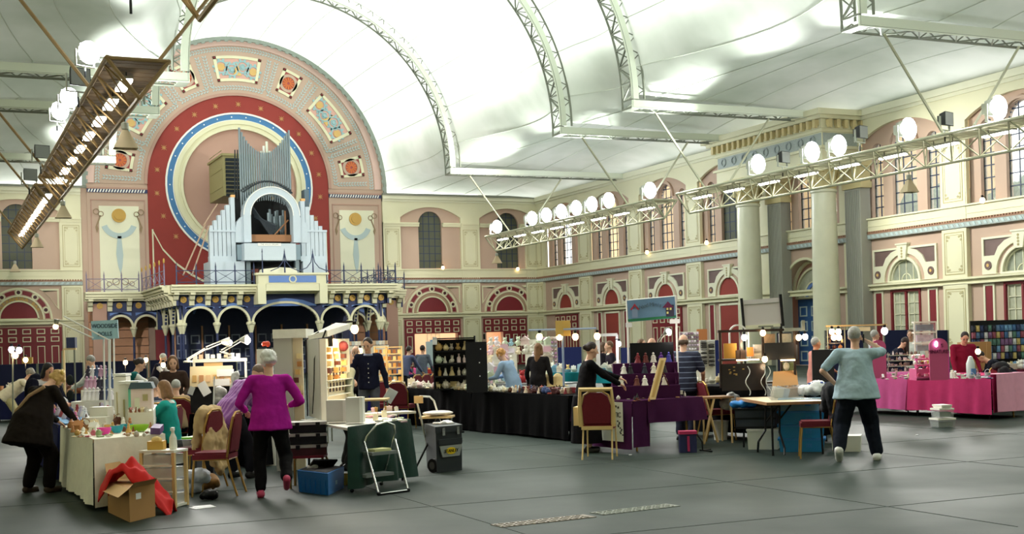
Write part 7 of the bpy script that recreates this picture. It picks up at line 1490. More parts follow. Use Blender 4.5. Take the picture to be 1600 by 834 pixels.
sprinkle(9, (1035, 1092), (612, 621), ('chest', 'bottle', 'book'), [(236, 232, 224), (190, 150, 110), (60, 56, 64), (200, 70, 50)], (.07, .12), 'at the right of the purple table', 'miniature', 'boxes on the purple table')
lump('black_handbag', 'black handbag on the right end of the purple table', 'bag', [(tz(1068, 612)+UP*.09, (.1, .07, .1)), (tz(1078, 612)+UP*.1, (.07, .06, .12)), (tz(1058, 614)+UP*.05, (.06, .05, .06))], M_bpl, .016)
# paper notice on the left face of the purple cloth
A_, B_ = Vector((9.05, 17.72, 0)), Vector((9.26, 16.3, 0)); e = (B_-A_).normalized(); n_ = Vector((e.y, -e.x, 0)); t = root('paper_notice', 'white paper notice with a plant drawing pinned to the purple cloth', 'notice', B_+n_*.085, atan2(e.y, e.x))
MB().box((-.52, 0, .45), (.8, .006, .58)).build('sheet', mat('off white notice paper', (222, 228, 210), .7), t); M_ink = mat('black ink', (46, 48, 44), .8)
text('WS ATTIC', .105, M_ink, t, (-.4, -.006, .55), (pi/2, 0, 0)); mb = MB()
for i in range(9): mb.box((-.66+i*.055, -.005, .665+.012*sin(i*2)), (.035, .003, .03), ry=.4*sin(i*3))
for j, z in ((0, .46), (1, .4)):
    for i in range(9-3*j): mb.box((-.7+i*.05, -.005, z+.005*sin(i*2.3)), (.03, .003, .012))
for i in range(11): s = i/10; mb.ell((-.24+.1*s+.03*sin(i*1.3), -.005, .46-.2*s), (.022, .003, .011), 6, 4)
mb.build('ink_drawing', M_ink, t)['kind'] = 'stuff'
# cream-backed chair in front
t = banquet_chair('maroon chair with pale wooden frame seen from behind by the notice', spot(938, 18.0), facing(12), fr=mat('cream wood chair frame', (226, 196, 136), .5)); 
MB().path([(-.23, -.2, .46), (-.235, -.24, .7), (-.22, -.285, .98), (.22, -.285, .98), (.235, -.24, .7), (.23, -.2, .46)], .035, 6).build('wide_frame', mat('cream wood chair frame', (226, 196, 136)), t); MB().box((-.28, .0, .6), (.12, .34, .26)).build('side_cushion', mat('cream cushion', (232, 206, 152), .7), t); MB().box((0, -.23, .44), (.44, .03, .05)).build('lower_rail', mat('cream wood chair frame', (226, 196, 136)), t)
# backpack
q = at_z(1076, 707); t = root('backpack', 'navy backpack with pink flap on the floor by the purple cloth', 'bag', q, FACE); MB().box((0, .08, .14), (.24, .17, .28)).build('body', mat('navy nylon', (40, 44, 88), .6), t); MB().box((0, .07, .29), (.25, .19, .045)).build('flap', mat('pink nylon', (190, 50, 100), .6), t); MB().box((0, -.012, .13), (.035, .012, .22)).build('stripe', mat('pink nylon', (190, 50, 100)), t); MB().path([(.12, .05, .28), (.2, .0, .15), (.2, -.02, .03), (.34, -.03, .012)], .014, 5).build('strap', M_bpl, t)
q = at_z(1102, 704); tag(MB().box((0, 0, .012), (.16, .08, .022), rz=.2).build('black_pouch', M_bpl), 'flat black pouch on the floor beside the backpack', 'pouch').location = (q.x, q.y, 0)
# banner on white poles
q = spot(1024, 20.3); t = root('stall_banner', 'painted blue banner with little houses on white poles', 'banner', q, FACE); zc = at_d(1024, 483, 20.3).z; bw, bh = .76, .34
MB().box((0, 0, zc), (bw, .015, bh), ry=-.06).build('sheet', mat('sky blue banner', (120, 156, 196), .7, var=.25, scale=4), t)
MB().box((0, -.01, zc-bh/2+.025), (bw, .012, .04), ry=-.06).build('grass_strip', mat('painted green', (50, 130, 90), .7), t)
for x, s_ in ((-bw/2-.01, 1), (bw/2+.01, 1)): MB().rod((x, .01, .76), (x, .01, zc+bh/2+.02), .016).build('pole', M_white, t)
MB().rod((-bw/2-.02, .01, zc+bh/2-.02), (bw/2+.02, .01, zc+bh/2+.03), .014).build('top_rail', M_white, t)
hs = MB().box((-.27, -.012, zc-.06), (.09, .01, .13)).build('painted_house', mat('pale house paint', (150, 170, 206), .7), t); MB().prism([(-.34, zc), (-.27, zc+.1), (-.2, zc), (-.225, zc), (-.27, zc+.06), (-.315, zc)], .012, .022, lambda u, v, w: (u, -w, v)).build('red_roof', mat('painted red', (196, 60, 80), .7), hs)
hs = MB().box((.29, -.012, zc-.03), (.13, .01, .19)).build('painted_house', mat('dark house paint', (64, 58, 84), .7), t); MB().prism([(.17, zc+.02), (.26, zc+.12), (.35, zc+.02)], .014, .024, lambda u, v, w: (u, -w, v)).build('plum_roof', mat('painted plum', (120, 50, 90), .7), hs)
for x, z in ((.25, .0), (.3, .0), (.25, -.06)): MB().box((x, -.02, zc+z), (.03, .006, .035)).build('lit_pane', mat('painted yellow', (236, 226, 150), .7), hs)
for i, ch in enumerate('Wood Minis'): k = (i-4.5)/4.5; text(ch, .09, mat('grey green lettering', (96, 120, 140), .7), t, (-.02+k*.16, -.012, zc+.075-.03*k*k+.012*k), (pi/2, k*.35, 0))
for x, z, w in ((-.37, -.24, .1), (.36, -.2, .16)): MB().box((x, -.02, zc+z), (w, .01, .07)).build('pole_label', M_paper, t)
anglelamp(at_d(1022, 560, 20.0), at_d(1028, 535, 20.0), at_d(1038, 521, 19.9), 'small angle lamp glowing under the right end of the banner', 10, M_lat)
cardrack('white rack of small pink cards right of the striped polo', 1063, 1093, 518, 572, 23.5, 7, 9, [(240, 236, 244), (226, 206, 226), (206, 190, 206), (250, 246, 250), (150, 120, 140)])
cardrack('wire rack of black and white cards beside the white rack', 1094, 1118, 531, 572, 22.8, 2, 13, [(40, 40, 44), (214, 214, 212), (150, 150, 150), (60, 60, 64)])
vbox('tan_screen', 'orange tan panel behind the white card rack', 'panel', 1090, 1106, 514, 560, 26, .04, mat('orange tan board', (216, 140, 90), .6), zb=0); board('narrow blue felt screen by the black rack unit', spot(1119, 25), spot(1128, 25), .6, 1.6, M_blueboard)
sprinkle(20, (1076, 1126), (593, 599), ('bowl', 'bottle', 'book', 'pot'), WHITES+[(150, 160, 160), (190, 170, 130)], (.1, .17), 'on the dark counter behind the polo shirt', 'jar', 'jars on the dark counter', .86)
q0, q1 = spot(1070, 21.6), spot(1250, 19.2); TD = quad(q0, q1, .8); table('dark counter table behind the brown folding table', TD, .84, M_bpl); clothobj('black cloth on the counter behind the brown folding table', TD, .845, .1, M_cb, seed=41)
# ===== dark rack unit seen from behind
o0 = at_d(1186, 612, 19.9); o0.z = .862; t = root('rack_unit', 'dark open rack unit of goods with lamps, seen from behind', 'display rack', o0, FACE); px_ = lambda x: (x-1186)*19.9/FOC; pz = lambda y: at_d(1186, y, 19.9).z-.862
M_dw = mat('dark stained wood', (48, 36, 32), .4)
for x in (1127, 1160, 1194, 1222, 1243): MB().box((px_(x), .0, pz(517)/2), (.035, .04, pz(517))).build('upright', M_dw, t)
MB().box((px_(1183), 0, pz(516)), (1.18, .1, .04)).build('top_beam', M_dw, t); MB().box((px_(1240), -.02, pz(516)), (.26, .12, .05)).build('metal_cap', M_body, t)
for y in (561, 598): MB().box((px_(1185), .1, pz(y)), (1.16, .25, .03)).build('shelf', M_dw, t)
MB().box((px_(1162), -.03, pz(588)), (.68, .02, .42)).build('lacquer_panel', mat('dark lacquer', (34, 26, 24), .25), t); MB().box((px_(1219), -.03, pz(549)), (.46, .02, .26)).build('dark_panel', mat('matt dark panel', (42, 42, 46), .8), t); MB().box((px_(1241), .05, pz(552)), (.16, .02, .24)).build('dark_panel', mat('matt dark panel', (42, 42, 46)), t)
for i in range(9): MB().box((px_(1140+rnd.uniform(0, 22)), -.042, pz(570+rnd.uniform(0, 16))), (.03, .004, .012)).build('gilt_mark', M_gold, t)
MB().box((px_(1143), .02, pz(547)), (.2, .04, .24)).build('yellow_box', mat('mustard card', (150, 112, 40), .6), t); MB().box((px_(1174), .02, pz(549)), (.1, .04, .14)).build('orange_box', mat('orange card', (200, 100, 40), .6), t); MB().box((px_(1159), .02, pz(553)), (.15, .05, .14)).build('dark_box', M_dw, t)
for x0, x1, y, c in ((1196, 1215, 529, (206, 176, 150)), (1222, 1240, 529, (236, 226, 216)), (1176, 1197, 555, (206, 206, 200)), (1181, 1196, 545, (176, 176, 176))): MB().box((px_((x0+x1)/2), .1, pz(y)), ((x1-x0)*.01, .08, .14)).build('goods_stack', mat('goods stack %d' % x0, c, .6, var=.3, scale=30), t)
MB().rod((px_(1173), .05, pz(514)), (px_(1173), .05, pz(562)), .012).build('white_rod', M_white, t)
for x, y, lab, m_, e in ((1163, 527, 'glaring lamp at the left of the dark rack unit', M_cool, 10), (1192, 520, 'lit bulb on the centre upright of the dark rack unit', M_bulb, 0), (1248, 527, 'left of two glowing bulbs at the right of the dark rack unit', M_bulb, 0), (1258, 526, 'right of two glowing bulbs at the right of the dark rack unit', M_cool, 6), (1195, 561, 'low bulb under the shelf of the dark rack unit', M_bulb, 4)): bulb(at_d(x, y, 19.8), lab, e*.6, m_, .045, stem=at_d(x, y-8, 19.88))
for x0, x1, y, lab in ((1151, 1168, 562.5, 'lit strip under the left shelf of the dark rack'), (1168, 1186, 561.5, 'lit strip under the middle shelf of the dark rack'), (1220, 1242, 562.5, 'lit strip under the right shelf of the dark rack')):
    tag(MB().box((0, 0, 0), ((x1-x0)*.01, .03, .022), rz=FACE).build('shelf_strip_light', M_bulb), lab, 'lamp').location = at_d((x0+x1)/2, y, 19.85)
for x in (1168, 1192, 1200): 
    p = at_d(x, 572, 19.6); mb = MB().path([p+RGT*.035*sin(k*.55)-UP*.028*k for k in range(17)], .007, 5); tag(mb.build('white_cable', M_white), {1168: 'white cable snaking down the left of the dark rack', 1192: 'white cable hanging at the centre of the dark rack', 1200: 'white cable hanging right of centre on the dark rack'}[x], 'cable')
t, w, hh = vbox('plant_goods', 'green leafy goods on the low shelf of the dark rack', 'goods', 1222, 1243, 566, 584, 20.1, .1, mat('mixed leafy goods', (130, 140, 96), .8, var=.6, scale=30), zb=None)
MB().ell((-.04, -.03, .12), (.05, .04, .07)).build('white_pot', M_wht, t)
# white roller screen above
q = spot(1196, 21.6); t = root('roller_screen', 'grey-white roller screen held high between black bars', 'screen', q, FACE); zc = at_d(1196, 487, 21.6).z
MB().box((0, 0, zc), (.62, .02, .44), ry=-.05).build('screen', mat('grey white screen', (204, 200, 200), .7), t); MB().box((.0, -.012, zc-.24), (.6, .02, .05), ry=-.03).build('bottom_label', M_ivory, t); MB().box((0, -.015, zc+.14), (.6, .008, .012), ry=-.05).build('fold_line', M_lat, t)
MB().box((-.33, -.01, zc-.02), (.04, .05, .52), ry=-.06).build('side_bar', M_bpl, t); MB().box((.33, -.01, zc+.02), (.045, .05, .54), ry=-.06).build('side_bar', M_bpl, t); MB().rod((-.3, .03, .86), (-.31, .03, zc-.2), .02).build('pole', M_bpl, t); MB().rod((.33, .03, .86), (.32, .03, zc-.2), .02).build('pole', M_bpl, t); MB().box((.05, -.03, zc-.245), (.25, .006, .022)).build('print_line', M_lat, t)
p = at_d(1153, 521, 21.4); tag(MB().ring((0, 0), .13, .155, 0, pi, -.02, .02, lambda u, v, w: (u, w, v), 16).box((-.142, 0, -.15), (.025, .04, .3)).box((.142, 0, -.15), (.025, .04, .3)).build('white_arch', M_white), 'small white arched hoop standing on the dark rack', 'arch').location = p; bpy.data.objects['white_arch'].rotation_euler = (0, 0, FACE)
vbox('grey_bag_hook', 'grey cable loop on a bracket right of the roller screen', 'bracket', 1253, 1258, 500, 516, 20, .03, M_lat)
# ===== brown folding table
TF = [(10.36, 14.5), (11.15, 14.2), (11.75, 15.75), (10.95, 16.1)]
t = table('brown-edged folding table with bent black legs', TF, .74, mat('pale tabletop', (206, 190, 160), .5), ht=.012); cx_ = t.location
MB().frame(-.0, .0, 0, 0, 0, 0, 0, lambda u, v, w: (u, v, w)) if False else None
for i in range(4):
    a = Vector((*TF[i], 0))-Vector(cx_); b = Vector((*TF[(i+1) % 4], 0))-Vector(cx_); MB().box(((a.x+b.x)/2, (a.y+b.y)/2, .722), ((b-a).length, .02, .04), rz=atan2((b-a).y, (b-a).x)).build('edge_band', M_brn, t)
L_ = lambda x, y, d_: at_d(x, y, d_)-Vector(cx_)
MB().path([L_(1196, 632, 17.9), L_(1196, 672, 17.9), L_(1185, 690, 17.8), at_z(1184, 706)-Vector(cx_)], .016, 6).build('bent_leg', M_bpl, t); MB().path([L_(1218, 630, 17.8), L_(1218, 675, 17.8), L_(1226, 700, 17.7), at_z(1226, 711)-Vector(cx_)], .016, 6).build('bent_leg', M_bpl, t)
MB().rod(L_(1196, 660, 17.9), L_(1216, 632, 17.8), .013).rod(L_(1218, 655, 17.85), L_(1236, 632, 17.8), .013).build('brace', M_bpl, t)
a, b, c = tz(1199, 619, .745), tz(1205, 625, .745), tz(1256, 621, .745); t, u, v = pbox('clear_tub', 'long clear plastic tub of papers on the folding table', 'tub', a, b, c, .15, M_clear, z=.742, taper=.06); ce = (u+v)/2
for i in range(6): MB().box(ce+v*(rnd.uniform(-.3, .3))+UP*.07, (.2, .012, .16), rz=rnd.uniform(-.3, .3), ry=.3).build('paper_bundle', mat('paper bundle %d' % (i % 3), ((226, 220, 210), (190, 150, 110), (206, 206, 214))[i % 3], .7), t)
MB().add([tuple(v*.15+u*.9+UP*.15), tuple(v*1.0+u*.9+UP*.15), tuple(v*1.02+u*1.3+UP*.36), tuple(v*.25+u*1.3+UP*.36)], [(0, 1, 2, 3)]).build('cardboard_flap', M_card, t)
p = tz(1276, 618, .745); lump('carrier_bag', 'big white carrier bag with blue print on the folding table', 'bag', [(p+UP*.1, (.22, .16, .1)), (p+RGT*.16+UP*.09, (.16, .14, .09)), (p-RGT*.15+UP*.08, (.14, .14, .08)), (p+UP*.17+RGT*.02, (.16, .1, .06))], mat('white polythene', (240, 240, 244)), .02)
lb = MB()
for i in range(5): lb.box(p+RGT*(-.12+i*.06)-FWD*.09+UP*(.185+.012*(i % 2)), (.04, .01, .03), rz=FACE, rx=-.9)
tag(lb.build('bag_print', mat('blue print', (40, 70, 150), .5)), 'blue printed lettering on the big white carrier bag', 'print'); p = tz(1286, 606, .745); lump('crumpled_bag', 'crumpled clear bag behind the big white carrier bag', 'bag', [(p+UP*.16, (.12, .1, .1)), (p+UP*.06, (.14, .12, .07)), (p-RGT*.1+UP*.1, (.08, .08, .08))], mat('milky wrap', (196, 192, 190)), .02)
# under it: boxes
def stackbox(x0, x1, y0, y1, d_, dep, m, label, cat, z, group=None, lid=None, rz=FACE, name='storage_box', h=None):
    w = (x1-x0)*d_/FOC; h = h or (y1-y0)*d_/FOC; p = spot((x0+x1)/2, d_); t = root(name, label, cat, (p.x, p.y, z), rz, group); MB().add([(i*k, j*k, q) for q, k in ((0, .94), (h, 1)) for i, j in ((-w/2, 0), (w/2, 0), (w/2, dep), (-w/2, dep))], [(0, 1, 2, 3), (4, 5, 6, 7), (0, 1, 5, 4), (1, 2, 6, 5), (2, 3, 7, 6), (3, 0, 4, 7)]).build('body', m, t)
    if lid: MB().box((0, dep/2, h+.012), (w*1.05, dep*1.05, .03)).build('lid', lid, t)
    return t, h
M_bt = glassy('clear blue plastic', (48, 146, 214), .85, .2); z = 0
for i, lab in enumerate(('lowest', 'second', 'third', 'topmost')):
    t, hh = stackbox(1218, 1288, 0, 0, 18.05, .4, M_bt if i < 3 else glassy('clear ice plastic', (150, 196, 226), .6, .2), lab+' clear blue box in the stack under the folding table', 'storage box', z, 'blue storage boxes', mat('deep blue lid', (40, 128, 200), .4) if i < 3 else None, FACE-.25, h=.165); MB().box((0, .2, .06), (.4, .28, .1)).build('contents', mat('blue grey contents', (80, 110, 140), .8, var=.5, scale=20), t); z += hh+.03
    MB().box((.1, -.012, .09), (.08, .01, .05)).build('handle', mat('deep blue lid', (24, 104, 176)), t)
t, hh = stackbox(1168, 1216, 674, 706, 18.6, .35, mat('white plastic box', (222, 226, 214), .5), 'white lidded box on the floor beneath the black crate', 'storage box', 0, None, M_wht, FACE-.3, h=.27); zz = .3
t, hh = stackbox(1150, 1212, 0, 0, 18.7, .4, glassy('smoky crate', (60, 66, 80), .8, .3), 'smoky black crate standing on the white box', 'crate', zz, None, None, FACE-.2, 'storage_crate', h=.3); MB().box((0, .2, .12), (.45, .3, .2)).build('contents', mat('mixed dark contents', (84, 88, 100), .8, var=.6, scale=25), t)
for k in (.02, .15, .28): MB().frame(-.3, .3, k-.012, k+.012, .01, -.0, .012, lambda u, v, w: (u, -w, v)).build('rim', M_bpl, t)
p = spot(1162, 18.8); lump('blue_bag', 'bright blue plastic bag on top of the smoky crate', 'bag', [(p+UP*.66, (.15, .12, .06)), (p+RGT*.12+UP*.65, (.1, .1, .05)), (p-RGT*.1+UP*.66, (.08, .1, .06))], mat('blue polythene', (40, 130, 210), .35, bump=.5), .02)
banquet_chair('maroon chair facing right by the brown folding table', spot(1122, 20.6), facing(75)); p = spot(1144, 20.2); lump('pale_bags', 'bundle of pale carrier bags on the maroon chair seat', 'bag', [(p+UP*.6, (.14, .12, .1)), (p+RGT*.08+UP*.66, (.08, .08, .1)), (p-RGT*.1+UP*.6, (.08, .1, .1)), (p+UP*.72, (.09, .07, .06))], mat('milky wrap', (196, 192, 190)), .022)
p = spot(1131, 20.3); t = root('white_bucket', 'white waste bucket behind the legs of the maroon chair', 'bucket', p+FWD*.3); MB().lathe([(.1, 0), (.14, .3), (.15, .31), (.13, .31)], n=14).build('pail', M_wht, t, smooth=True); MB().path([(-.14, 0, .3), (-.1, 0, .2), (.1, 0, .2), (.14, 0, .3)], .006, 4).build('handle', M_lat, t)
tr = table('slatted trestle leg set beside the purple cloth', quad(spot(1096, 19.8), spot(1150, 19.9), .5), .73, M_brn, leg=M_wood)
MB().rod((-.3, -.2, .02), (-.1, -.2, .7), .02).rod((-.05, -.2, .02), (-.25, -.2, .7), .02).build('cross_leg', M_wood, tr)
cb = spot(1276, 17.2); banquet_chair('maroon chair with a black jacket over its back by the blue boxes', cb, facing(-80)); p0 = cb+RGT*.2
lump('black_jacket', 'black jacket hung over the chair beside the walking man', 'jacket', [(p0+UP*.93-cd_*.16, p0+UP*.93+cd_*.16, .075, .075)]+[(p0+cd_*s_*.05+UP*.93, p0+cd_*s_*.055+RGT*.07+UP*(.32+.03*abs(s_)), .06, .055) for s_ in range(-4, 5)]+[(p0-RGT*.05+cd_*s_*.06+UP*.92, p0-RGT*.09+cd_*s_*.06+UP*.66, .045, .045) for s_ in (-2, -1, 0, 1, 2)], mat('black jacket cloth', (24, 25, 32), .9), .022)
stackbox(1300, 1345, 0, 0, 17.9, .35, M_wht, 'white box on the floor behind the walking man', 'storage box', 0, None, None, FACE-.3, h=.22)
# ===== pink stall
TK = [(17.62, 17.72), (18.75, 18.1), (18.45, 21.9), (17.3, 21.6)]; mid0, mid1 = (17.46, 19.72), (18.6, 20.0)
for k, pq in enumerate(([TK[0], TK[1], mid1, mid0], [mid0, mid1, TK[2], TK[3]])):
    table(('trestle table under the deep rose cloth', 'trestle table under the mauve pink cloth')[k], pq, .80); clothobj(('deep rose cloth over the near half of the pink stall', 'mauve pink cloth over the far half of the pink stall')[k], pq, .81, [.1, .1, .1, .1] if k == 0 else [None, .1, .1, .12], cloth_mat((178, 56, 104), .2) if k == 0 else cloth_mat((184, 84, 140), .2), seed=50+k, waves=1.1)
clothobj('pale pink cloth hanging over the right end of the pink stall', [(17.68, 17.66), (18.82, 18.04), (18.78, 18.3), (17.66, 17.95)], .825, [.12, .2, None, None], M_ckl, seed=61)
q = lambda x, y: Vector((*at_z(x, y, .835)[:2], .835))
for k, (z, w, lab) in enumerate(((0, .34, 'larger clear lidded box on the floor before the pink cloth'), (.17, .28, 'smaller clear box stacked on the larger one'), (.33, .2, 'white lid box topping the clear boxes'))):
    t, hh = stackbox(1480-w*43, 1480+w*43, 0, 0, 21.9, .3, M_clear if k < 2 else M_wht, lab, 'storage box', z, 'clear boxes before the pink cloth', M_wht, FACE+.2, h=.13 if k < 2 else .03)
    if k < 2: MB().box((0, .15, .05), (w*.8, .2, .08)).build('contents', mat('dim green contents', (110, 120, 104), .8, var=.5, scale=25), t)
M_sp = mat('bright pink card', (206, 86, 136), .5); M_mag = mat('magenta card', (214, 80, 170), .5)
def archsign(x0, x1, y0, y1, d_, lab, words):
    w = (x1-x0)*d_/FOC; a = at_d((x0+x1)/2, y1, d_); h = (y1-y0)*d_/FOC; t = root('arched_sign', lab, 'sign', (a.x, a.y, .83), FACE+.15); h += a.z-.83
    MB().prism([(-w/2, 0), (w/2, 0)]+[(w/2*cos(pi*i/12), h-w*.4+w*.4*sin(pi*i/12)) for i in range(13)], 0, .02, lambda u, v, q_: (u, q_, v)).build('board', M_sp, t)
    for i, s in enumerate(words): text(s, .085, mat('maroon lettering', (96, 24, 60), .6), t, (.03 if i == 0 else 0, -.006, h-.13-.1*i), (pi/2, 0, 0), sx=.8)
    MB().ell((-.05, -.02, h-.1), (.03, .02, .05), 10, 7).build('oval_lamp', M_cool if words else M_white, t); return t
archsign(1452, 1483, 528, 577, 21.5, 'pink arched stall sign left of the crimson jumper', ["   'S", 'MINIATURES'])
archsign(1361, 1386, 531, 580, 23.2, 'pink arched sign behind the walking man', [])
vbox('magenta_panel', 'magenta side panel by the pink tiers', 'panel', 1468, 1484, 548, 584, 21.7, .03, M_mag, zb=.83)
t, w, hh = vbox('pink_tiers', 'pink tiered trays loaded with small goods on the pink stall', 'display rack', 1432, 1466, 576, 584, 21.6, .4, M_sp, zb=.83)
for i in range(4): MB().box((.02*i, .1*i, .05+i*.1), (.4-.03*i, .14, .03)).build('tray', M_sp, t); MB().box((-.15+.02*i, .1*i, .05+i*.05), (.02, .1, .1*i+.02)).build('post', M_mag, t)
B0 = Vector(t.location); RZ = Matrix.Rotation(FACE, 3, 'Z')
for i in range(4):
    for j in range(6): k = ('cottage', 'dish', 'chest')[j % 3]; c = rnd.choice([(226, 110, 150), (180, 60, 100), (250, 200, 210), (120, 40, 60), (250, 236, 230)]); goods(k, c, B0+RZ @ Vector((-.15+j*.06, .1*i-.02, .067+i*.1)), .06, rnd.uniform(-.4, .4), '%s %s, %s from left on the %s pink tray' % (cname(c), KN[k], ORD[j], ('lowest', 'second', 'third', 'top')[i]), 'trinket', 'trinkets on the pink trays')
t = root('wire_rack', 'chrome wire rack of grey trinkets on the pink stall', 'display rack', q(1412, 582), FACE)
for z in (.02, .13, .24, .35): MB().frame(-.35, .3, -.12, .12, .015, z, z+.012, lambda u, v, w: (u, v, w)).rect(-.35, .3, -.005, .005, z, z+.01, lambda u, v, w: (u, v, w)).build('wire_shelf', M_chr, t)
for x in (-.34, .29):
    for y in (-.11, .11): MB().rod((x, y, 0), (x, y, .42), .008, n=5).build('wire_post', M_chr, t)
B0 = Vector(t.location)
for i in range(4):
    for j in range(8): k = ('bottle', 'pot', 'chest', 'bowl')[(i+j) % 4]; c = rnd.choice([(190, 180, 190), (110, 90, 84), (220, 214, 206), (150, 120, 110), (236, 220, 226)]); goods(k, c, B0+RZ @ Vector((-.3+j*.08, rnd.uniform(-.06, .06), .034+i*.11)), rnd.uniform(.06, .085), rnd.uniform(0, 6), '%s %s, %s from left, %s tier of the wire rack' % (cname(c), KN[k], ORD[j], ('lowest', 'second', 'third', 'top')[i]), 'trinket', 'trinkets on the wire rack')
def stall_row(n, xr, yr, kinds, pal, size, lab, grp):
    for i in range(n):
        k = rnd.choice(kinds); c = rnd.choice(pal); sz = rnd.uniform(*size)
        for _ in range(30):
            p = q(rnd.uniform(*xr), rnd.uniform(*yr))
            if all((p-o_).length > (sz+s_)*.5 for o_, s_ in PUT): break
        else: continue
        PUT.append((p, sz)); goods(k, c, p, sz, rnd.uniform(0, 6), cname(c)+' '+KN[k]+' '+lab, 'trinket', grp)
stall_row(22, (1372, 1450), (586, 593), ('dish', 'book', 'packet', 'bowl'), PASTEL+[(240, 160, 190), (250, 240, 240)], (.07, .12), 'along the front of the pink stall', 'trinkets on the pink stall front')
stall_row(20, (1476, 1512), (585, 592), ('packet', 'book', 'dish'), WHITES+[(230, 230, 240)], (.08, .12), 'in front of the crimson jumper', 'white packets on the pink stall')
stall_row(12, (1512, 1560), (586, 592), ('basket', 'dish', 'book'), [(150, 100, 140), (230, 220, 230), (120, 110, 150), (236, 180, 200)], (.1, .15), 'at the right end of the pink stall', 'mauve trinkets')
for x, y, lab in ((1376, 586, 'orange pot at the left end of the pink stall'), (1428, 587, 'left orange pot near the pink tiers'), (1437, 587, 'right orange pot near the pink tiers')): goods('bowl', (240, 130, 30), q(x, y), .14, 0, lab, 'pot', name='orange_pot')
t = root('plastic_jug', 'clear white jug standing at the right of the crimson jumper', 'jug', q(1517, 589)); MB().lathe([(.07, 0), (.075, .02), (.075, .24), (.045, .32), (.035, .36), (.0, .37)], n=12).build('body', mat('frosted jug', (206, 216, 216), .3), t, smooth=True); MB().box((0, -.07, .1), (.1, .02, .1)).build('label', mat('blue label', (90, 130, 190), .5), t)
t = root('drawer_tower', 'tower of clear drawers on a white frame behind the pink sign', 'drawer unit', spot(1448, 26), FACE); zb = lambda y: at_d(1448, y, 26).z
for i, (y0, y1, c) in enumerate(((503, 517, (96, 104, 130)), (519, 534, (226, 190, 206)), (536, 548, (130, 140, 150)))): dw = MB().box((.02, .1, (zb(y0)+zb(y1))/2), (.38, .2, zb(y0)-zb(y1))).build('drawer', M_clear, t); MB().box((.02, .1, (zb(y0)+zb(y1))/2-.02), (.34, .16, (zb(y0)-zb(y1))*.7)).build('contents', mat('drawer goods %d' % i, c, .7, var=.6, scale=14), dw); MB().box((.02, .1, zb(y0)), (.42, .24, .03)).build('shelf', M_wht, t)
for x in (-.2, .24): MB().rod((x, .0, 0), (x, .0, zb(502)), .015).build('post', M_wht, t)
bulb(at_d(1528, 549, 24), 'lit bulb behind the shoulder of the crimson jumper', 4, r=.05, stem=at_d(1531, 556, 24.2))
a = spot(1529, 26.3); t = root('cardboard_carton', 'wide brown cardboard carton in front of the curly-haired woman', 'box', (a.x, a.y, .8), FACE); hh = at_d(1529, 534, 26.3).z-.8; MB().box((0, .15, hh/2), (.6, .3, hh)).build('carton', M_card, t); MB().box((.2, -.002, hh/2), (.01, .006, hh)).build('tape_seam', mat('pale cardboard', (206, 168, 120)), t); MB().box((0, .15, -.4), (.8, .6, .78)).build('stand', M_bpl, t)
cb = spot(1565, 24.3); banquet_chair('chair with a black jacket at the right end of the pink stall', cb, facing(-160)); lump('black_jacket', 'black jacket hung on the chair at the right end of the pink stall', 'jacket', [(cb-FWD*.2*0+UP*.95+RGT*.02, (.2, .12, .1)), (cb-FWD*.22+UP*.8, (.22, .08, .16)), (cb-FWD*.24+UP*.6, (.22, .08, .16)), (cb-FWD*.24+UP*.42, (.2, .08, .14))], mat('black jacket cloth', (24, 25, 32)), .025)
# ===== blue screens and goods along the right wall
for i, (x0, x1, d_, lab) in enumerate(((1292, 1352, 31, 'navy screen behind the walking man'), (1384, 1432, 31.5, 'navy screen behind the woman with long dark hair'), (1462, 1484, 31, 'navy screen between drawer tower and crimson jumper'), (1216, 1240, 30, 'navy screen seen through the dark rack'))): board(lab, spot(x0, d_), spot(x1, d_), .3, at_d(x0, 516 if x0 > 1290 else 520, d_).z, mat('navy felt', (24, 30, 66), .9))
t, w, hh = vbox('grid_rack', 'black grid rack hung with many coloured packets at the right edge', 'display rack', 1516, 1604, 500, 505, 27.5, .03, M_bpl, zb=0, part_='frame'); zt = at_d(1560, 502, 27.5).z
PB = [(70, 110, 160), (110, 156, 196), (150, 80, 100), (200, 180, 120), (90, 130, 120), (130, 96, 140), (206, 210, 216), (50, 64, 104), (40, 44, 60), (90, 120, 160)]
for i in range(14):
    for j in range(5): MB().box((-w/2+(i+.5)*w/14, -.06, zt-.14-j*.15), (w/14*.8, .06, .13)).ell((-w/2+(i+.5)*w/14, -.09, zt-.15-j*.15), (w/14*.3, .02, .05), 6, 4).build('hanging_packet', mat('rack card %d %d %d' % rnd_pick(PB), PICK[0], .5, var=.3, scale=30), t)
q0, q1 = spot(1560, 26.2), spot(1612, 25.6); TR_ = quad(q0, q1, .8); table('trestle table of pale goods at the right edge', TR_, .8); clothobj('dark red cloth on the table at the right edge', TR_, .81, .1, cloth_mat((96, 30, 50), .2), seed=71)
scatter(q0, q1, .6, 2, 18, .83, ('packet', 'bowl', 'bear', 'chest'), PB+WHITES*2, 'dark red cloth', 'packet', 'goods on the dark red cloth', (.14, .22), 8)
t, w, hh = vbox('charcoal_screen', 'dark grey display back behind the carrier bags', 'panel', 1270, 1304, 546, 592, 21, .04, mat('charcoal board', (44, 42, 46), .8), zb=.0)
t = root('lamp_stand', 'wire display of goods lit by warm lamps left of the walking man', 'display rack', spot(1310, 25), FACE); zz = lambda y: at_d(1310, y, 25).z
for x in (-.17, .17): MB().rod((x, 0, 0), (x, 0, zz(510)), .012).build('post', M_lat, t)
MB().box((.4, 0, zz(509)), (1.2, .04, .03)).build('top_rail', M_ply, t); MB().box((.5, .0, zz(515)), (.34, .03, .08)).build('lit_panel', mat('warm white panel', (255, 240, 206)), t)
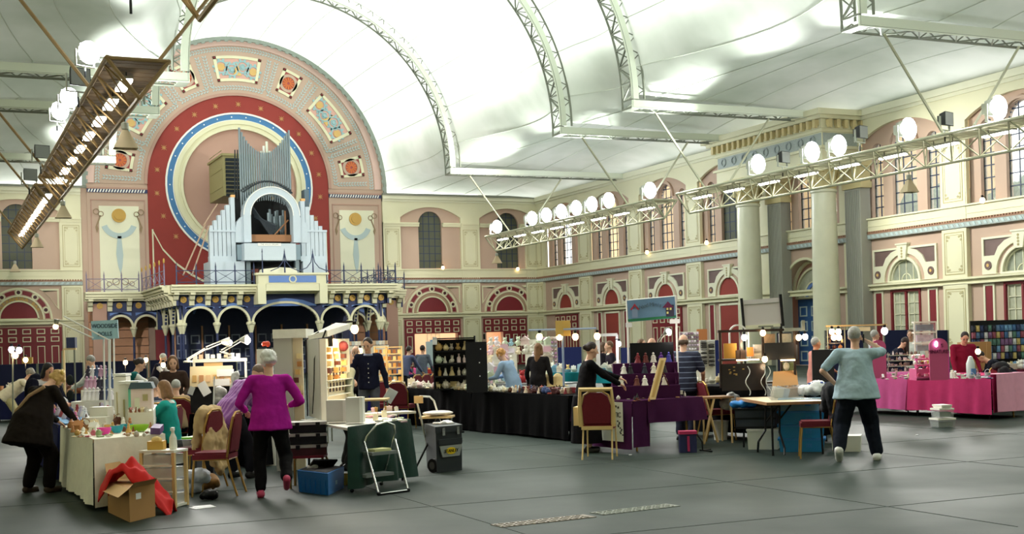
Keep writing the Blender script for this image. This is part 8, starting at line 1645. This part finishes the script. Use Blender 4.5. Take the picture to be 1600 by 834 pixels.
for i in range(3): MB().box((0, .1, zz(546-i*10)), (.36, .2, .02)).build('shelf', M_dw, t)
for i in range(8): k = ('pot', 'bottle', 'chest')[i % 3]; c = rnd.choice(WARM+DARKS); goods(k, c, Vector((*(spot(1310, 25)+RGT*(-.14+.04*i)+FWD*.1)[:2], zz(546-(i % 3)*10)+.012)), .1, 0, '%s %s, %s from left on the warm lit wire display' % (cname(c), KN[k], ORD[i]), 'ornament', 'ornaments on the wire display')
for x, y, lab, e in ((1300, 518, 'left warm bulb on the wire display', 6), (1310, 518, 'second warm bulb on the wire display', 0), (1303, 527, 'lower left warm bulb on the wire display', 0), (1311, 527, 'lower right warm bulb on the wire display', 4)): bulb(at_d(x, y, 24.8), lab, e*.6, r=.055, stem=at_d(x, y-5, 24.95))
bulb(at_d(1382, 517, 25), 'glaring lamp right of the walking man at the end of the rail', 6, M_cool, .065, stem=at_d(1376, 510, 25))
# ===== far stalls under the balcony and along the back
def farstall(x0, x1, d_, cloth, label, seed, pal, kinds, n=16, z=.76, size=(.14, .26), grp=None):
    a, b = spot(x0, d_), spot(x1, d_-.4); pq = quad(a, b, .9); table('trestle table under the '+label.split(' with ')[0], pq); clothobj(label, pq, .745, .05, cloth, seed=seed)
    scatter(a, b, .75, 2, n, .765, kinds, pal, label.split(' with ')[0], 'ornament', grp or 'wares on the '+label.split(' with ')[0], size, seed)
farstall(-10, 62, 33, M_cn, 'navy cloth at the far left edge with lamps', 101, WARM+WHITES, ('pot', 'bottle', 'bear', 'chest'))
farstall(84, 150, 30, M_cn, 'navy cloth behind the hanging sign with pale goods', 102, WHITES+WARM, ('bear', 'cottage', 'pot'))
farstall(176, 262, 34, M_cn, 'dark blue cloth below the left arches with pale goods', 103, WHITES+WARM, ('bear', 'cottage', 'pot', 'packet'), 22)
farstall(266, 330, 27, M_cn, 'navy cloth behind the brown cardigan with small toys', 104, WHITES+WARM+PASTEL, ('bear', 'cottage', 'doll'))
farstall(575, 625, 27, cloth_mat((36, 34, 110), .2), 'violet blue cloth behind the navy cardigan with pale goods', 105, WHITES+PASTEL, ('packet', 'book'), 8)
farstall(628, 700, 40, M_cn, 'navy cloth before the open lobby door with mixed goods', 106, BRIGHT, ('packet', 'chest', 'bear'), 18)
farstall(1002, 1060, 29, M_cn, 'navy cloth behind the banner poles with pale goods', 107, WHITES+WARM, ('pot', 'packet'), 14)
farstall(1380, 1470, 33, M_cn, 'navy cloth along the right wall with mixed goods', 108, BRIGHT+WHITES, ('packet', 'chest', 'pot'), 20)
farstall(1484, 1520, 30, M_cn, 'navy cloth behind the crimson jumper with dark goods', 109, [(90, 96, 90), (120, 120, 110), (70, 80, 76)], ('bear', 'chest'), 12, size=(.25, .4))
for x0, x1, d_, lab in ((-8, 60, 37, 'far left'), (62, 132, 37, 'behind the black-haired woman'), (140, 232, 38, 'behind the white-shirted man'), (236, 300, 38, 'under the balcony middle'), (300, 372, 37, 'behind the lit white shelf')): board('low navy screen '+lab, spot(x0, d_), spot(x1, d_), .1, 1.45, mat('navy felt', (24, 30, 66)))
for x, y, d_, lab, m_, e in ((18, 546, 26, 'glaring white lamp on the far left stall', M_cool, 10), (30, 547, 26, 'second glaring lamp on the far left stall', M_cool, 0), (24, 555, 26, 'small lamp below the two glaring lamps at far left', M_bulb, 0), (40, 562, 31, 'glowing amber lamp left of the grey-haired woman', M_bulb, 6), (228, 562, 33, 'small lamp under the left balcony arch', M_bulb, 5), (196, 566, 33, 'warm lamp left of the teal waistcoat', M_bulb, 5), (255, 570, 32, 'warm lamp right of the dark waistcoat', M_bulb, 4)): bulb(at_d(x, y, d_), lab, e, m_, .06, stem=at_d(x, y+14, d_+.05))
for x, d_, lab in ((20, 26.1, 'thin lamp pole at the far left stall'), (97, 24, 'thin pale pole beside the framed stand')): q = spot(x, d_); tag(MB().rod(q, at_d(x, 548, d_), .015).rod(q, q+UP*.03, .12).build('lamp_pole', M_lat), lab, 'pole')
p = at_d(72, 567, 29.5); tag(MB().ell((0, 0, 0), (.17, .1, .12), 14, 9).lathe([(.08, -.12), (.1, -.2)], n=12).build('round_lamp', mat('pale globe', (232, 236, 232), .3)), 'unlit white round lamp on the navy cloth behind the coat woman', 'dome').location = (p.x, p.y, .97)  # white round lamp, modelled as a plain pale globe without light
t, w, hh = vbox('gilt_figures', 'row of gilt figures on the navy screen at far left', 'ornament', 34, 50, 558, 566, 36.9, .1, M_gold, zb=1.46)
# pale wood racks behind the navy cardigan
for k, (x0, x1, lab) in enumerate(((588, 606, 'left pale wooden goods rack behind the navy cardigan'), (607, 630, 'right pale wooden goods rack behind the navy cardigan'))):
    a = spot((x0+x1)/2, 30); w = (x1-x0)*30/FOC; zt = at_d(x0, 541, 30).z; t = root('wooden_rack', lab, 'display rack', a, FACE)
    for x in (-w/2, w/2): MB().box((x, .1, zt/2), (.03, .2, zt)).build('side', M_wood, t)
    for j in range(6): MB().box((0, .1, zt-.02-j*.16), (w, .2, .02)).build('shelf', M_wood, t)
    for j in range(5):
        for i in range(3): MB().box((-w/3+i*w/3, .08, zt-.02-(j+1)*.16+.06), (w/5, .1, .09)).build('goods_box', mat('amber goods %d' % ((i+j) % 3), ((214, 160, 84), (150, 90, 50), (240, 210, 150))[(i+j) % 3], .6), t)
l = bpy.data.lights.new('rack_light', 'POINT'); l.energy = 25; l.color = (1, .75, .4); l.shadow_soft_size = .1; o = bpy.data.objects.new('rack_light', l); COL.objects.link(o); o.location = at_d(600, 550, 29.2)
t, w, hh = vbox('pack_shelf', 'white shelf of small packs above the wooden racks', 'shelf', 540, 606, 540, 544, 31, .2, M_wht, zb=0.0)
for i in range(14): MB().box((-w/2+(i+.5)*w/14, .05, at_d(573, 539, 31).z+.05), (w/18, .1, .1)).build('small_pack', mat('pack %d' % (i % 4), (240, 236, 230)), t)
bulb(at_d(563, 548, 26), 'glowing bulb just behind the shoulder of the navy cardigan', 6, r=.055, stem=at_d(563, 541, 26.1))
# chairs in the middle distance
for x, d_, f, lab in ((629, 25.5, 15, 'maroon chair at the end of the black table'), (640, 31, -60, 'left of three maroon chairs drawn up together'), (654, 31.5, -60, 'middle of three maroon chairs drawn up together'), (668, 32, -60, 'right of three maroon chairs drawn up together'), (604, 26, 160, 'maroon chair behind the folded paper')): banquet_chair(lab, spot(x, d_), facing(f))
t = root('aluminium_table_leg', 'bare folding table behind the navy cardigan', 'table', spot(560, 22.5), FACE); MB().box((0, 0, .73), (1.1, .6, .03)).build('tabletop', M_ply, t)
for x in (-.5, .5): MB().path([(x, -.25, .72), (x, -.25, 0)], .014, 6).build('leg', M_lat, t); MB().path([(x, .25, .72), (x, .25, 0)], .014, 6).build('leg', M_lat, t)
# blue screen by the teal stall etc, light box in the lobby
t, w, hh = vbox('lobby_counter', 'pale blue counter unit inside the bright lobby', 'counter', 666, 700, 533, 566, 95, .8, mat('pale lobby unit', (206, 226, 232), .6), zb=0); MB().box((0, .3, hh+.3), (w*.6, .5, .4)).build('blue_box', mat('pale blue box', (130, 170, 214), .6), t)
# purple and red small pieces on the floor
for x, y, s, lab in ((985, 711, .05, 'scrap of white paper on the floor by the brass chair leg'), (1433, 680, .06, 'scrap of white paper on the floor before the pink stall'), (690, 668, .3, 'white paper bag on the floor under the black table'), (560, 690, .05, 'tiny paper scrap near the velvet table')):
    q = at_z(x, y); tag(MB().box((0, 0, s*.1+.002), (s, s*.5, s*.2), rz=.5).build('paper_scrap', M_paper), lab, 'paper').location = (q.x, q.y, 0)
# wall lamps
for x, y, n in ((692, 418, 'end'), (809, 420, 'end')):
    p = at_y(x, y, YE-.3); bulb(p, ('small wall lamp lit beside the first end window', 'small wall lamp lit beside the corner end window')[x > 700], 0, r=.12, stem=p+Vector((0, .25, .1)))
for x, y, lab in ((1011, 394, 'small wall lamp lit between the second and third lancet groups'), (1104, 379, 'small wall lamp lit left of the dark lancet window'), (1535, 313, 'small wall lamp lit at the right-hand pilaster')):
    p = at_x(x, y, XR-.35); bulb(p, lab, 0, r=.12, stem=p+Vector((.2, 0, .1)))
# gold lettering around the left end arch
for i, ch in enumerate('ALEXANDRA BAR'):
    if ch == ' ': continue
    a = radians(152-i*124/12); text(ch, .36, mat('gold lettering', (214, 170, 70), .5), wall_end, (5.05+1.37*cos(a), YE-.05, 4.13+1.37*sin(a)), (pi/2, -(a-pi/2), 0), ext=.01)
